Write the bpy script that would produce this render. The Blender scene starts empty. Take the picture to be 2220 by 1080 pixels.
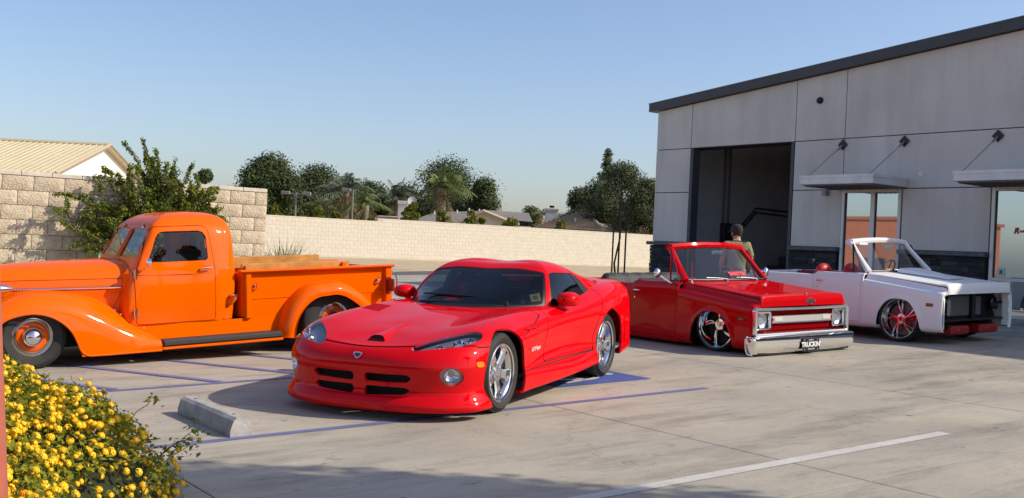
import bpy, bmesh, math, random
import numpy as np
from mathutils import Matrix, Vector
R = math.radians
rng = random.Random(7)

# ------------------------------------------------------------------ camera, world, sun, exposure
SLOPE = 0.0286                      # the lot climbs gently towards the workshop
SUN = Vector((0.95, -0.92, 1.0)).normalized()
scene = bpy.context.scene
COL = scene.collection
cam_data = bpy.data.cameras.new('camera')
cam_data.sensor_width = 36.0
cam_data.lens = 36.0 * 2269.7 / 2220.0
cam_data.clip_start = 0.05
cam_data.clip_end = 3000.0
camera = bpy.data.objects.new('camera', cam_data)
COL.objects.link(camera)
scene.camera = camera
def aim(th, pitch, roll):
    fw = Vector((math.cos(th) * math.cos(pitch), math.sin(th) * math.cos(pitch), math.sin(pitch)))
    rt = Vector((math.sin(th), -math.cos(th), 0))
    up = rt.cross(fw)
    x = rt * math.cos(roll) + up * math.sin(roll)
    y = -rt * math.sin(roll) + up * math.cos(roll)
    m = Matrix((x, y, -fw)).transposed().to_4x4()
    m.translation = (0, 0, 1.515)
    return m
camera.matrix_world = aim(R(53.054), R(-0.191), R(2.63))

world = bpy.data.worlds.new('World')
scene.world = world
world.use_nodes = True
wn = world.node_tree
wn.nodes.clear()
w_out = wn.nodes.new('ShaderNodeOutputWorld')
w_bg = wn.nodes.new('ShaderNodeBackground')
w_sky = wn.nodes.new('ShaderNodeTexSky')
w_sky.sky_type = 'NISHITA'
w_sky.sun_disc = False
w_sky.sun_elevation = math.asin(SUN.z)
w_sky.sun_rotation = math.atan2(SUN.x, SUN.y)
w_sky.altitude = 0.0
w_sky.air_density = 1.0
w_sky.dust_density = 1.5
w_sky.ozone_density = 3.0
w_bg.inputs['Strength'].default_value = 0.145
w_tint = wn.nodes.new('ShaderNodeMix')          # camera white balance: a touch less green
w_tint.data_type = 'RGBA'
w_tint.blend_type = 'MULTIPLY'
w_tint.inputs[0].default_value = 1.0
w_tint.inputs[7].default_value = (0.965, 0.925, 0.955, 1)
wn.links.new(w_sky.outputs[0], w_tint.inputs[6])
wn.links.new(w_tint.outputs[2], w_bg.inputs[0])
wn.links.new(w_bg.outputs[0], w_out.inputs[0])

sun_data = bpy.data.lights.new('sun', 'SUN')
sun_data.energy = 4.1
sun_data.angle = R(0.55)
sun_data.color = (1.0, 0.90, 0.74)
sun_lamp = bpy.data.objects.new('sun', sun_data)
COL.objects.link(sun_lamp)
sun_lamp.rotation_euler = SUN.to_track_quat('Z', 'Y').to_euler()
sun_lamp.location = SUN * 60
vs = scene.view_settings
vs.view_transform = 'Standard'
vs.look = 'None'
vs.exposure = 0.28
vs.gamma = 1.0
vs.use_curve_mapping = False
scene.render.film_transparent = False
try:
    scene.cycles.max_bounces = 8
    scene.cycles.transparent_max_bounces = 12
    scene.cycles.caustics_reflective = False
    scene.cycles.caustics_refractive = False
except Exception:
    pass

# ------------------------------------------------------------------ materials
MATS = {}
def nt(m):
    return m.node_tree.nodes, m.node_tree.links
def mat(name, col, rough=0.6, metal=0.0, coat=0.0, spec=0.5, noise=None, bump=None, alpha=1.0, trans=0.0, ior=1.45, emit=None):
    """plain principled material; noise=(scale, amount) varies the colour, bump=(scale, strength) adds relief"""
    if name in MATS:
        return MATS[name]
    m = bpy.data.materials.new(name)
    m.use_nodes = True
    N, L = nt(m)
    b = N['Principled BSDF']
    b.inputs['Base Color'].default_value = (*col, 1)
    b.inputs['Roughness'].default_value = rough
    b.inputs['Metallic'].default_value = metal
    b.inputs['Coat Weight'].default_value = coat
    b.inputs['Coat Roughness'].default_value = 0.03
    b.inputs['Specular IOR Level'].default_value = spec
    b.inputs['IOR'].default_value = ior
    b.inputs['Transmission Weight'].default_value = trans
    if alpha < 1:
        b.inputs['Alpha'].default_value = alpha
    tc = N.new('ShaderNodeTexCoord')
    if noise:
        sc, amt = noise[0], noise[1]
        t = N.new('ShaderNodeTexNoise')
        t.inputs['Scale'].default_value = sc
        t.inputs['Detail'].default_value = 6
        t.inputs['Roughness'].default_value = 0.65
        L.new(tc.outputs['Object'], t.inputs['Vector'])
        mx = N.new('ShaderNodeMix')
        mx.data_type = 'RGBA'
        lo = [max(0, c * (1 - amt)) for c in col]
        hi = [min(1, c * (1 + amt)) for c in col]
        if len(noise) > 2:
            hi = noise[2]
        mx.inputs[6].default_value = (*lo, 1)
        mx.inputs[7].default_value = (*hi, 1)
        mr = N.new('ShaderNodeMapRange')
        mr.inputs[1].default_value = 0.3
        mr.inputs[2].default_value = 0.7
        L.new(t.outputs[0], mr.inputs[0])
        L.new(mr.outputs[0], mx.inputs[0])
        L.new(mx.outputs[2], b.inputs['Base Color'])
    if bump:
        t2 = N.new('ShaderNodeTexNoise')
        t2.inputs['Scale'].default_value = bump[0]
        t2.inputs['Detail'].default_value = 5
        L.new(tc.outputs['Object'], t2.inputs['Vector'])
        bp = N.new('ShaderNodeBump')
        bp.inputs['Strength'].default_value = bump[1]
        bp.inputs['Distance'].default_value = bump[2] if len(bump) > 2 else 0.02
        L.new(t2.outputs[0], bp.inputs['Height'])
        L.new(bp.outputs[0], b.inputs['Normal'])
    MATS[name] = m
    return m

# ------------------------------------------------------------------ mesh helpers
class MB:
    """collects vertices and faces; build() links them as one mesh object"""
    def __init__(s):
        s.v = []
        s.f = []
    def add(s, v, f):
        o = len(s.v)
        s.v += [tuple(map(float, p)) for p in v]
        s.f += [tuple(i + o for i in q) for q in f]
        return s
    def join(s, o):
        return s.add(o.v, o.f)
    def xf(s, m):
        s.v = [tuple(m @ Vector(p)) for p in s.v]
        return s
    def mirror(s):
        n = MB()
        n.v = [(x, -y, z) for x, y, z in s.v]
        n.f = [tuple(reversed(q)) for q in s.f]
        return n
    def box(s, x0, x1, y0, y1, z0, z1):
        return s.add([(x0, y0, z0), (x1, y0, z0), (x1, y1, z0), (x0, y1, z0), (x0, y0, z1), (x1, y0, z1), (x1, y1, z1), (x0, y1, z1)],
                     [(0, 3, 2, 1), (4, 5, 6, 7), (0, 1, 5, 4), (1, 2, 6, 5), (2, 3, 7, 6), (3, 0, 4, 7)])
    def cbox(s, x0, x1, y0, y1, z0, z1, b=0.01):
        """box with chamfered edges"""
        lo, hi = (x0, y0, z0), (x1, y1, z1)
        V, idx = [], {}
        for c in range(8):
            p = [(hi if c >> k & 1 else lo)[k] for k in range(3)]
            for a in range(3):
                q = list(p)
                for k in range(3):
                    if k != a:
                        q[k] += -b if c >> k & 1 else b
                idx[c, a] = len(V)
                V.append(q)
        F = []
        for a in range(3):
            u, w = (a + 1) % 3, (a + 2) % 3
            for sgn in (0, 1):
                base = sgn << a
                cs = [base, base | 1 << u, base | 1 << u | 1 << w, base | 1 << w]
                q = [idx[k, a] for k in cs]
                F.append(q if sgn else q[::-1])
            for su in (0, 1):
                for sw in (0, 1):
                    c0 = (su << u) | (sw << w)
                    c1 = c0 | (1 << a)
                    q = [idx[c0, u], idx[c1, u], idx[c1, w], idx[c0, w]]
                    F.append(q if (su ^ sw) else q[::-1])
        for c in range(8):
            q = [idx[c, 0], idx[c, 1], idx[c, 2]]
            par = bin(c).count('1') % 2
            F.append(q if par else q[::-1])
        return s.add(V, F)
    def cyl(s, p0, p1, r0, r1=None, n=12, caps=True):
        r1 = r0 if r1 is None else r1
        return s.tube([p0, p1], [r0, r1], n, caps)
    def tube(s, path, rad, n=8, caps=True):
        P = [Vector(p) for p in path]
        if not hasattr(rad, '__len__'):
            rad = [rad] * len(P)
        V, F = [], []
        prev = None
        for i, p in enumerate(P):
            t = (P[min(i + 1, len(P) - 1)] - P[max(i - 1, 0)]).normalized()
            if prev is None:
                a = Vector((0, 0, 1)) if abs(t.z) < 0.9 else Vector((1, 0, 0))
                u = t.cross(a).normalized()
            else:
                u = (prev - t * prev.dot(t)).normalized()
            prev = u
            w = t.cross(u)
            for k in range(n):
                an = 2 * math.pi * k / n
                V.append(p + (u * math.cos(an) + w * math.sin(an)) * rad[i])
        for i in range(len(P) - 1):
            for k in range(n):
                k2 = (k + 1) % n
                F.append((i * n + k, i * n + k2, (i + 1) * n + k2, (i + 1) * n + k))
        if caps:
            F.append(tuple(range(n))[::-1])
            F.append(tuple((len(P) - 1) * n + k for k in range(n)))
        return s.add(V, F)
    def lathe(s, prof, n=32, m=None, close=False):
        """profile of (radius, height) turned round local z, then moved by m"""
        V, F = [], []
        for r, h in prof:
            for k in range(n):
                a = 2 * math.pi * k / n
                V.append(Vector((r * math.cos(a), r * math.sin(a), h)))
        for i in range(len(prof) - 1):
            for k in range(n):
                k2 = (k + 1) % n
                F.append((i * n + k, i * n + k2, (i + 1) * n + k2, (i + 1) * n + k))
        if m is not None:
            V = [m @ p for p in V]
        return s.add(V, F)
    def prism(s, poly, h0, h1, m=None):
        """2D polygon (counter-clockwise) pulled from h0 to h1 along local z"""
        n = len(poly)
        V = [Vector((x, y, h0)) for x, y in poly] + [Vector((x, y, h1)) for x, y in poly]
        if m is not None:
            V = [m @ p for p in V]
        F = [tuple(range(n))[::-1], tuple(range(n, 2 * n))]
        F += [(i, (i + 1) % n, n + (i + 1) % n, n + i) for i in range(n)]
        return s.add(V, F)
    def grid(s, G, flip=False, wrap=False):
        """G[i][j] points"""
        ni, nj = len(G), len(G[0])
        V = [p for row in G for p in row]
        F = []
        for i in range(ni - 1):
            for j in range(nj if wrap else nj - 1):
                j2 = (j + 1) % nj
                q = (i * nj + j, i * nj + j2, (i + 1) * nj + j2, (i + 1) * nj + j)
                F.append(q[::-1] if flip else q)
        return s.add(V, F)
    def ball(s, c, r, n=10, sc=(1, 1, 1)):
        G = []
        for i in range(n // 2 + 1):
            ph = math.pi * i / (n // 2) - math.pi / 2
            G.append([(c[0] + r * sc[0] * math.cos(ph) * math.cos(2 * math.pi * k / n),
                       c[1] + r * sc[1] * math.cos(ph) * math.sin(2 * math.pi * k / n),
                       c[2] + r * sc[2] * math.sin(ph)) for k in range(n)])
        return s.grid(G, wrap=True)
    def weld(s, d=1e-5):
        key, mp, V = {}, [], []
        for p in s.v:
            k = (round(p[0] / d), round(p[1] / d), round(p[2] / d))
            if k not in key:
                key[k] = len(V)
                V.append(p)
            mp.append(key[k])
        F = []
        for q in s.f:
            r = []
            for i in q:
                j = mp[i]
                if not r or r[-1] != j:
                    r.append(j)
            if len(r) > 1 and r[0] == r[-1]:
                r.pop()
            if len(r) > 2:
                F.append(tuple(r))
        s.v, s.f = V, F
        return s
    def normals(s):
        P = np.array(s.v, float).reshape(-1, 3)
        Nn = np.zeros_like(P)
        for q in s.f:
            a = np.zeros(3)
            for k in range(1, len(q) - 1):
                a += np.cross(P[q[k]] - P[q[0]], P[q[k + 1]] - P[q[0]])
            for i in q:
                Nn[i] += a
        l = np.linalg.norm(Nn, axis=1)
        l[l == 0] = 1
        return Nn / l[:, None]
    def offset(s, d):
        Nn = s.normals()
        n = MB()
        n.v = [tuple(np.array(p) + Nn[i] * d) for i, p in enumerate(s.v)]
        n.f = list(s.f)
        return n
    def flange(s, d):
        """turn the open edges inwards by d so a panel shows thickness"""
        cnt = {}
        for q in s.f:
            for k in range(len(q)):
                e = (q[k], q[(k + 1) % len(q)])
                cnt[e] = 1
        bnd = [e for e in cnt if (e[1], e[0]) not in cnt]
        Nn = s.normals()
        mp = {}
        V = list(s.v)
        F = []
        base = np.array(s.v)
        def low(i):
            if i not in mp:
                mp[i] = len(V)
                V.append(tuple(base[i] - Nn[i] * d))
            return mp[i]
        top = {}
        def dupv(i):
            if i not in top:
                top[i] = len(V)
                V.append(tuple(base[i]))
            return top[i]
        for a, b in bnd:
            F.append((dupv(b), dupv(a), low(a), low(b)))
        n = MB()
        n.v = V
        n.f = list(s.f) + F
        return n
    def cut(s, fn):
        """split along fn==0; returns (inside fn<0, outside)"""
        P = np.array(s.v, float).reshape(-1, 3)
        D = fn(P)
        D = np.where(np.abs(D) < 1e-7, 1e-7, D)
        V = list(s.v)
        DV = list(D)
        cache = {}
        def xp(a, b):
            k = (a, b) if a < b else (b, a)
            if k not in cache:
                a, b = k
                t0, t1, d0, d1 = 0.0, 1.0, D[a], D[b]
                t = d0 / (d0 - d1)
                cache[k] = len(V)
                V.append(tuple(P[a] + (P[b] - P[a]) * t))
            return cache[k]
        A, B = [], []
        for q in s.f:
            dq = [D[i] for i in q]
            if max(dq) < 0:
                A.append(q)
            elif min(dq) > 0:
                B.append(q)
            else:
                ia, ib = [], []
                n = len(q)
                for k in range(n):
                    i, j = q[k], q[(k + 1) % n]
                    (ia if D[i] < 0 else ib).append(i)
                    if (D[i] < 0) != (D[j] < 0):
                        c = xp(i, j)
                        ia.append(c)
                        ib.append(c)
                if len(ia) > 2:
                    A.append(tuple(ia))
                if len(ib) > 2:
                    B.append(tuple(ib))
        out = []
        for FF in (A, B):
            used, mp = [], {}
            nf = []
            for q in FF:
                r = []
                for i in q:
                    if i not in mp:
                        mp[i] = len(used)
                        used.append(i)
                    r.append(mp[i])
                nf.append(tuple(r))
            m = MB()
            m.v = [V[i] for i in used]
            m.f = nf
            out.append(m)
        return out
    def build(s, name, material, parent=None, smooth=True, angle=35, mw=None):
        me = bpy.data.meshes.new(name)
        me.from_pydata(s.v, [], s.f)
        me.validate()
        if smooth:
            me.shade_smooth()
            me.set_sharp_from_angle(angle=R(angle))
        if material is not None:
            me.materials.append(material)
        o = bpy.data.objects.new(name, me)
        COL.objects.link(o)
        if parent is not None:
            o.parent = parent
        if mw is not None:
            o.matrix_world = mw
        return o

def tag(o, label=None, cat=None, group=None, kind=None):
    if label:
        o['label'] = label
    if cat:
        o['category'] = cat
    if group:
        o['group'] = group
    if kind:
        o['kind'] = kind
    return o
def empty(name, mw, label, cat, group=None):
    o = bpy.data.objects.new(name, None)
    o.empty_display_size = 0.2
    COL.objects.link(o)
    o.matrix_world = mw
    return tag(o, label, cat, group)
def copy_tree(o, parent=None):
    c = o.copy()
    COL.objects.link(c)
    if parent is not None:
        c.parent = parent
    for ch in o.children:
        copy_tree(ch, c)
    return c
def ground_z(x):
    return SLOPE * x
def on_lot(x, y, yaw):
    """frame resting on the sloping lot: x forward, y left, z up"""
    F = Vector((math.cos(yaw), math.sin(yaw), SLOPE * math.cos(yaw))).normalized()
    U = Vector((-SLOPE, 0, 1)).normalized()
    Lf = U.cross(F)
    m = Matrix((F, Lf, U)).transposed().to_4x4()
    m.translation = (x, y, SLOPE * x)
    return m

# 2D signed distance to a polygon in the chosen axes, negative inside, corners rounded by r
def poly_sd(poly, ax=(0, 2), r=0.0, absy=False, flipy=False):
    A = np.array(poly, float)
    def fn(P):
        Q = P[:, list(ax)].copy()
        for k, a in enumerate(ax):
            if a == 1 and absy:
                Q[:, k] = np.abs(Q[:, k])
        d = np.full(len(Q), 1e9)
        ins = np.zeros(len(Q), bool)
        n = len(A)
        for i in range(n):
            a, b = A[i], A[(i + 1) % n]
            e = b - a
            w = Q - a
            t = np.clip((w @ e) / (e @ e), 0, 1)
            d = np.minimum(d, np.hypot(*(w - t[:, None] * e).T))
            c = ((a[1] > Q[:, 1]) != (b[1] > Q[:, 1]))
            with np.errstate(divide='ignore', invalid='ignore'):
                xx = a[0] + (Q[:, 1] - a[1]) / (b[1] - a[1]) * (b[0] - a[0])
            ins ^= c & (Q[:, 0] < xx)
        return np.where(ins, -d, d) - r
    return fn
def circ_sd(c, r, ax=(0, 2), sc=(1, 1)):
    def fn(P):
        return np.hypot((P[:, ax[0]] - c[0]) / sc[0], (P[:, ax[1]] - c[1]) / sc[1]) - r
    return fn
def both(f, g):
    return lambda P: np.maximum(f(P), g(P))
def either(f, g):
    return lambda P: np.minimum(f(P), g(P))
def plane_sd(ax, v, sign=1):
    return lambda P: sign * (P[:, ax] - v)
def smooth_poly(pts, n=6):
    """closed Catmull-Rom through the points"""
    A = [np.array(p, float) for p in pts]
    m = len(A)
    out = []
    for i in range(m):
        p0, p1, p2, p3 = A[i - 1], A[i], A[(i + 1) % m], A[(i + 2) % m]
        for k in range(n):
            t = k / n
            out.append(tuple(0.5 * (2 * p1 + (p2 - p0) * t + (2 * p0 - 5 * p1 + 4 * p2 - p3) * t * t + (3 * p1 - p0 - 3 * p2 + p3) * t ** 3)))
    return out
def crom(pts, n, ends=True):
    """open Catmull-Rom, chord-length weighted, n samples per span"""
    A = np.array(pts, float)
    m = len(A)
    d = np.maximum(np.linalg.norm(np.diff(A, axis=0), axis=1), 1e-6) ** 0.5
    T = np.zeros_like(A)
    for i in range(m):
        if i == 0:
            T[i] = (A[1] - A[0]) / d[0]
        elif i == m - 1:
            T[i] = (A[-1] - A[-2]) / d[-1]
        else:
            a, b = (A[i] - A[i - 1]) / d[i - 1], (A[i + 1] - A[i]) / d[i]
            T[i] = (a * d[i] + b * d[i - 1]) / (d[i] + d[i - 1])
    out = []
    for i in range(m - 1):
        for k in range(n):
            t = k / n
            h = d[i]
            out.append((2 * t ** 3 - 3 * t * t + 1) * A[i] + (t ** 3 - 2 * t * t + t) * h * T[i] + (-2 * t ** 3 + 3 * t * t) * A[i + 1] + (t ** 3 - t * t) * h * T[i + 1])
    out.append(A[-1])
    return np.array(out)
def net(cols, nu=6, nv=6):
    """spline surface through a net of 3D points; cols[i][j]"""
    C1 = [crom(c, nv) for c in cols]
    C1 = np.array(C1)
    rows = [crom(C1[:, j], nu) for j in range(C1.shape[1])]
    return np.array(rows).transpose(1, 0, 2)
def carve(body, fn, gap=0.004):
    """returns (panel, seam, rest)"""
    ins, rest = body.cut(lambda P: fn(P) - gap)
    panel, seam = ins.cut(lambda P: fn(P) + gap)
    return panel, seam, rest
# ------------------------------------------------------------------ shared materials
def paint(name, col, rough=0.45, coat=0.55):
    m = mat(name, col, rough=rough, coat=coat, spec=0.0)
    N, L = nt(m)
    b = N['Principled BSDF']
    b.inputs['Coat Roughness'].default_value = 0.035
    # faint orange peel in the clear coat
    t = N.new('ShaderNodeTexNoise')
    t.inputs['Scale'].default_value = 90
    tc = N.new('ShaderNodeTexCoord')
    L.new(tc.outputs['Object'], t.inputs['Vector'])
    bp = N.new('ShaderNodeBump')
    bp.inputs['Strength'].default_value = 0.012
    bp.inputs['Distance'].default_value = 0.01
    L.new(t.outputs[0], bp.inputs['Height'])
    L.new(bp.outputs[0], b.inputs['Coat Normal'])
    return m
def thin_glass(name, tint, refl=1.0, rough=0.0, ior=1.5):
    m = bpy.data.materials.new(name)
    m.use_nodes = True
    N, L = nt(m)
    N.clear()
    o = N.new('ShaderNodeOutputMaterial')
    tr = N.new('ShaderNodeBsdfTransparent')
    tr.inputs[0].default_value = (*tint, 1)
    gl = N.new('ShaderNodeBsdfGlossy')
    gl.inputs[0].default_value = (refl, refl, refl, 1)
    gl.inputs['Roughness'].default_value = rough
    fr = N.new('ShaderNodeFresnel')
    # a pane has two faces: treat rays leaving through the back like rays entering
    geo = N.new('ShaderNodeNewGeometry')
    mr = N.new('ShaderNodeMapRange')
    mr.inputs[3].default_value = ior
    mr.inputs[4].default_value = 1 / ior
    L.new(geo.outputs['Backfacing'], mr.inputs[0])
    L.new(mr.outputs[0], fr.inputs[0])
    mx = N.new('ShaderNodeMixShader')
    L.new(fr.outputs[0], mx.inputs[0])
    L.new(tr.outputs[0], mx.inputs[1])
    L.new(gl.outputs[0], mx.inputs[2])
    L.new(mx.outputs[0], o.inputs[0])
    return m
RED = paint('sports_car_red_paint', (0.64, 0.001, 0.004))
CRED = paint('truck_red_paint', (0.52, 0.003, 0.006))
ORANGE = paint('orange_paint', (0.82, 0.115, 0.0))
WHITE = paint('white_paint', (0.86, 0.85, 0.84))
SEAM = mat('seam_black', (0.006, 0.005, 0.005), 0.8)
BLACKP = mat('black_plastic', (0.012, 0.012, 0.014), 0.45)
DARK = mat('cabin_dark', (0.010, 0.011, 0.014), 0.75)
LEATHER = mat('black_leather', (0.020, 0.021, 0.024), 0.62)
REDLEATHER = mat('red_leather', (0.50, 0.015, 0.018), 0.42)
RUBBER = mat('tyre_rubber', (0.022, 0.021, 0.020), 0.72, noise=(9, 0.3), bump=(120, 0.15))
CHROME = mat('chrome', (0.82, 0.82, 0.83), 0.06, metal=1.0)
SATIN = mat('polished_alloy', (0.74, 0.74, 0.75), 0.17, metal=1.0)
BRAKE = mat('brake_steel', (0.16, 0.155, 0.15), 0.5, metal=0.7)
STEEL = mat('bare_steel', (0.35, 0.35, 0.36), 0.4, metal=0.9)
AMBER = mat('amber_lens', (0.75, 0.22, 0.01), 0.2, coat=0.6)
LENS = mat('frosted_lamp_lens', (0.62, 0.40, 0.36), 0.3, metal=.2)
GLASS = thin_glass('tinted_glass', (0.36, 0.40, 0.42))
CLEAR = thin_glass('clear_glass', (0.80, 0.86, 0.84))
LAMPGLASS = thin_glass('lamp_cover_glass', (0.82, 0.85, 0.88))
INKRED = mat('red_marker', (0.75, 0.03, 0.05), 0.5)
SILVER = mat('silver_badge', (0.72, 0.68, 0.62), 0.25, metal=0.9)

def text_mesh(body, size, name, material, parent, mtx, extrude=0.001, shear=0.0, bold=0.0, align='CENTER'):
    cu = bpy.data.curves.new(name, 'FONT')
    cu.body = body
    cu.size = size
    cu.extrude = extrude
    cu.shear = shear
    cu.offset = bold
    cu.align_x = align
    cu.align_y = 'CENTER'
    cu.resolution_u = 3
    tmp = bpy.data.objects.new(name, cu)
    me = bpy.data.meshes.new_from_object(tmp)
    bpy.data.objects.remove(tmp)
    bpy.data.curves.remove(cu)
    me.name = name
    me.materials.clear()
    me.materials.append(material)
    o = bpy.data.objects.new(name, me)
    COL.objects.link(o)
    o.parent = parent
    o.matrix_local = mtx
    return o
def frame(o, x, z):
    """matrix with local x along x, local z along z"""
    x = Vector(x).normalized()
    z = Vector(z)
    z = (z - x * z.dot(x)).normalized()
    m = Matrix((x, z.cross(x), z)).transposed().to_4x4()
    m.translation = o
    return m

def tyre_mb(Ro, Ri, w, tread=36, camber=0):
    """tyre round the local z axis (outer face at +z), width w, with grooved tread"""
    h = w / 2
    sw = min(0.012, w * 0.06)
    prof = [(Ri, -h * 0.86), (Ri + (Ro - Ri) * 0.25, -h - sw * 0.3), (Ri + (Ro - Ri) * 0.62, -h - sw), (Ro - 0.022, -h * 0.96), (Ro - 0.006, -h * 0.86), (Ro, -h * 0.72)]
    for k in (-0.42, 0.0, 0.42):
        prof += [(Ro + 0.001, h * (k - 0.06)), (Ro - 0.008, h * (k - 0.045)), (Ro - 0.008, h * (k + 0.045)), (Ro + 0.001, h * (k + 0.06))]
    prof += [(Ro, h * 0.72), (Ro - 0.006, h * 0.86), (Ro - 0.022, h * 0.96), (Ri + (Ro - Ri) * 0.62, h + sw), (Ri + (Ro - Ri) * 0.25, h + sw * 0.3), (Ri + 0.004, h * 0.93), (Ri, h * 0.86)]
    m = MB().lathe(prof, 48)
    # shoulder blocks
    for k in range(tread):
        a = 2 * math.pi * k / tread
        for sg in (-1, 1):
            b = MB().box(Ro - 0.012, Ro + 0.0008, -math.pi * Ro / tread * 0.72, math.pi * Ro / tread * 0.72, sg * h * 0.70 - h * 0.17, sg * h * 0.70 + h * 0.17)
            b.xf(Matrix.Rotation(a, 4, 'Z'))
            m.join(b)
    return m
def wheel_frame(x, y, z, side, steer=0.0, camber=0.0, spin=0.0):
    """local z points outboard; side +1 = left"""
    m = Matrix.Translation((x, y, z)) @ Matrix.Rotation(steer, 4, 'Z') @ Matrix.Rotation(camber * side, 4, 'X')
    m = m @ Matrix.Rotation(-math.pi / 2 * side, 4, 'X')
    return m @ Matrix.Rotation(spin, 4, 'Z')
# ------------------------------------------------------------------ ground, lot, paint
def node_concrete():
    m = bpy.data.materials.new('concrete_slab')
    m.use_nodes = True
    N, L = nt(m)
    b = N['Principled BSDF']
    b.inputs['Roughness'].default_value = 0.82
    b.inputs['Specular IOR Level'].default_value = 0.35
    geo = N.new('ShaderNodeNewGeometry')
    def noise(scale, detail, stretch=None, rough=.6):
        t = N.new('ShaderNodeTexNoise')
        t.inputs['Scale'].default_value = scale
        t.inputs['Detail'].default_value = detail
        t.inputs['Roughness'].default_value = rough
        if stretch:
            mp = N.new('ShaderNodeMapping')
            mp.inputs['Scale'].default_value = stretch
            mp.inputs['Rotation'].default_value = (0, 0, stretch[0] * .13)
            L.new(geo.outputs['Position'], mp.inputs['Vector'])
            L.new(mp.outputs[0], t.inputs['Vector'])
        else:
            L.new(geo.outputs['Position'], t.inputs['Vector'])
        return t
    def ramp(t, lo, hi, a, bb):
        r = N.new('ShaderNodeMapRange')
        r.inputs[1].default_value = lo
        r.inputs[2].default_value = hi
        r.inputs[3].default_value = a
        r.inputs[4].default_value = bb
        L.new(t.outputs[0], r.inputs[0])
        return r
    big = ramp(noise(.55, 5), .3, .7, .80, 1.10)
    fine = ramp(noise(38, 6), .25, .75, .90, 1.08)
    streak = ramp(noise(1.1, 6, (.5, 2.2, 1), .7), .50, .74, 1.0, .52)
    spot = ramp(noise(3.2, 5, None, .7), .62, .76, 1.0, .50)
    sw = ramp(noise(9, 6, (.35, 2.6, 1), .75), .5, .8, 1.0, .80)
    def mul(a, c):
        q = N.new('ShaderNodeMath')
        q.operation = 'MULTIPLY'
        L.new(a.outputs[0], q.inputs[0])
        L.new(c.outputs[0], q.inputs[1])
        return q
    vor = N.new('ShaderNodeTexVoronoi')
    vor.feature = 'DISTANCE_TO_EDGE'
    vor.inputs['Scale'].default_value = .21
    wob = noise(1.6, 6, None, .7)
    va = N.new('ShaderNodeVectorMath')
    va.operation = 'MULTIPLY_ADD'
    va.inputs[1].default_value = (.9, .9, .9)
    L.new(wob.outputs[1], va.inputs[0])
    L.new(geo.outputs['Position'], va.inputs[2])
    L.new(va.outputs[0], vor.inputs['Vector'])
    crack = ramp(vor, .0, .0016, .55, 1.0)
    drip = ramp(noise(7.5, 3, None, .5), .70, .76, 1.0, .45)
    f = mul(mul(mul(mul(mul(mul(big, fine), streak), spot), sw), crack), drip)
    mx = N.new('ShaderNodeMix')
    mx.data_type = 'RGBA'
    mx.blend_type = 'MULTIPLY'
    mx.inputs[0].default_value = 1
    hue = N.new('ShaderNodeMix')
    hue.data_type = 'RGBA'
    hue.inputs[6].default_value = (.39, .357, .296, 1)
    hue.inputs[7].default_value = (.43, .382, .302, 1)
    hr = ramp(noise(.9, 3), .4, .65, 0, 1)
    L.new(hr.outputs[0], hue.inputs[0])
    L.new(hue.outputs[2], mx.inputs[6])
    cmb = N.new('ShaderNodeCombineColor')
    for i in range(3):
        L.new(f.outputs[0], cmb.inputs[i])
    L.new(cmb.outputs[0], mx.inputs[7])
    L.new(mx.outputs[2], b.inputs['Base Color'])
    bp = N.new('ShaderNodeBump')
    bp.inputs['Strength'].default_value = .25
    bp.inputs['Distance'].default_value = .004
    L.new(noise(140, 4).outputs[0], bp.inputs['Height'])
    L.new(bp.outputs[0], b.inputs['Normal'])
    return m
CONC = node_concrete()
def worn_paint(name, col, lo=.34, hi=.44):
    """paint film, chipped through in places so the concrete below shows"""
    m = bpy.data.materials.new(name)
    m.use_nodes = True
    N, L = nt(m)
    b = N['Principled BSDF']
    b.inputs['Roughness'].default_value = .7
    geo = N.new('ShaderNodeNewGeometry')
    def noise(scale, det, rough):
        t = N.new('ShaderNodeTexNoise')
        t.inputs['Scale'].default_value = scale
        t.inputs['Detail'].default_value = det
        t.inputs['Roughness'].default_value = rough
        L.new(geo.outputs['Position'], t.inputs['Vector'])
        return t
    t = noise(14, 9, .85)
    r = N.new('ShaderNodeMapRange')
    r.inputs[1].default_value = lo
    r.inputs[2].default_value = hi
    r.inputs[3].default_value = .15
    r.inputs[4].default_value = .92
    L.new(t.outputs[0], r.inputs[0])
    t2 = noise(3, 4, .6)
    mx = N.new('ShaderNodeMix')
    mx.data_type = 'RGBA'
    mx.inputs[6].default_value = (*[c * .75 for c in col], 1)
    mx.inputs[7].default_value = (*[min(1, c * 1.2 + .03) for c in col], 1)
    L.new(t2.outputs[0], mx.inputs[0])
    L.new(mx.outputs[2], b.inputs['Base Color'])
    L.new(r.outputs[0], b.inputs['Alpha'])
    return m
BLUEP = worn_paint('blue_stall_paint', (.125, .145, .33))
BLUEP2 = worn_paint('blue_symbol_paint', (.050, .085, .33))
WHITEP = worn_paint('white_stall_paint', (.56, .54, .49))
DIRT = mat('dry_dirt', (.44, .345, .215), .95, noise=(.8, .25), bump=(6, .5, .05))
def sheet(name, pts, dz, material, parent=None, thick=0):
    mb = MB()
    v = [(x, y, ground_z(x) + dz) for x, y in pts]
    mb.add(v, [tuple(range(len(v)))])
    return mb.build(name, material, parent, smooth=False)
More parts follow.
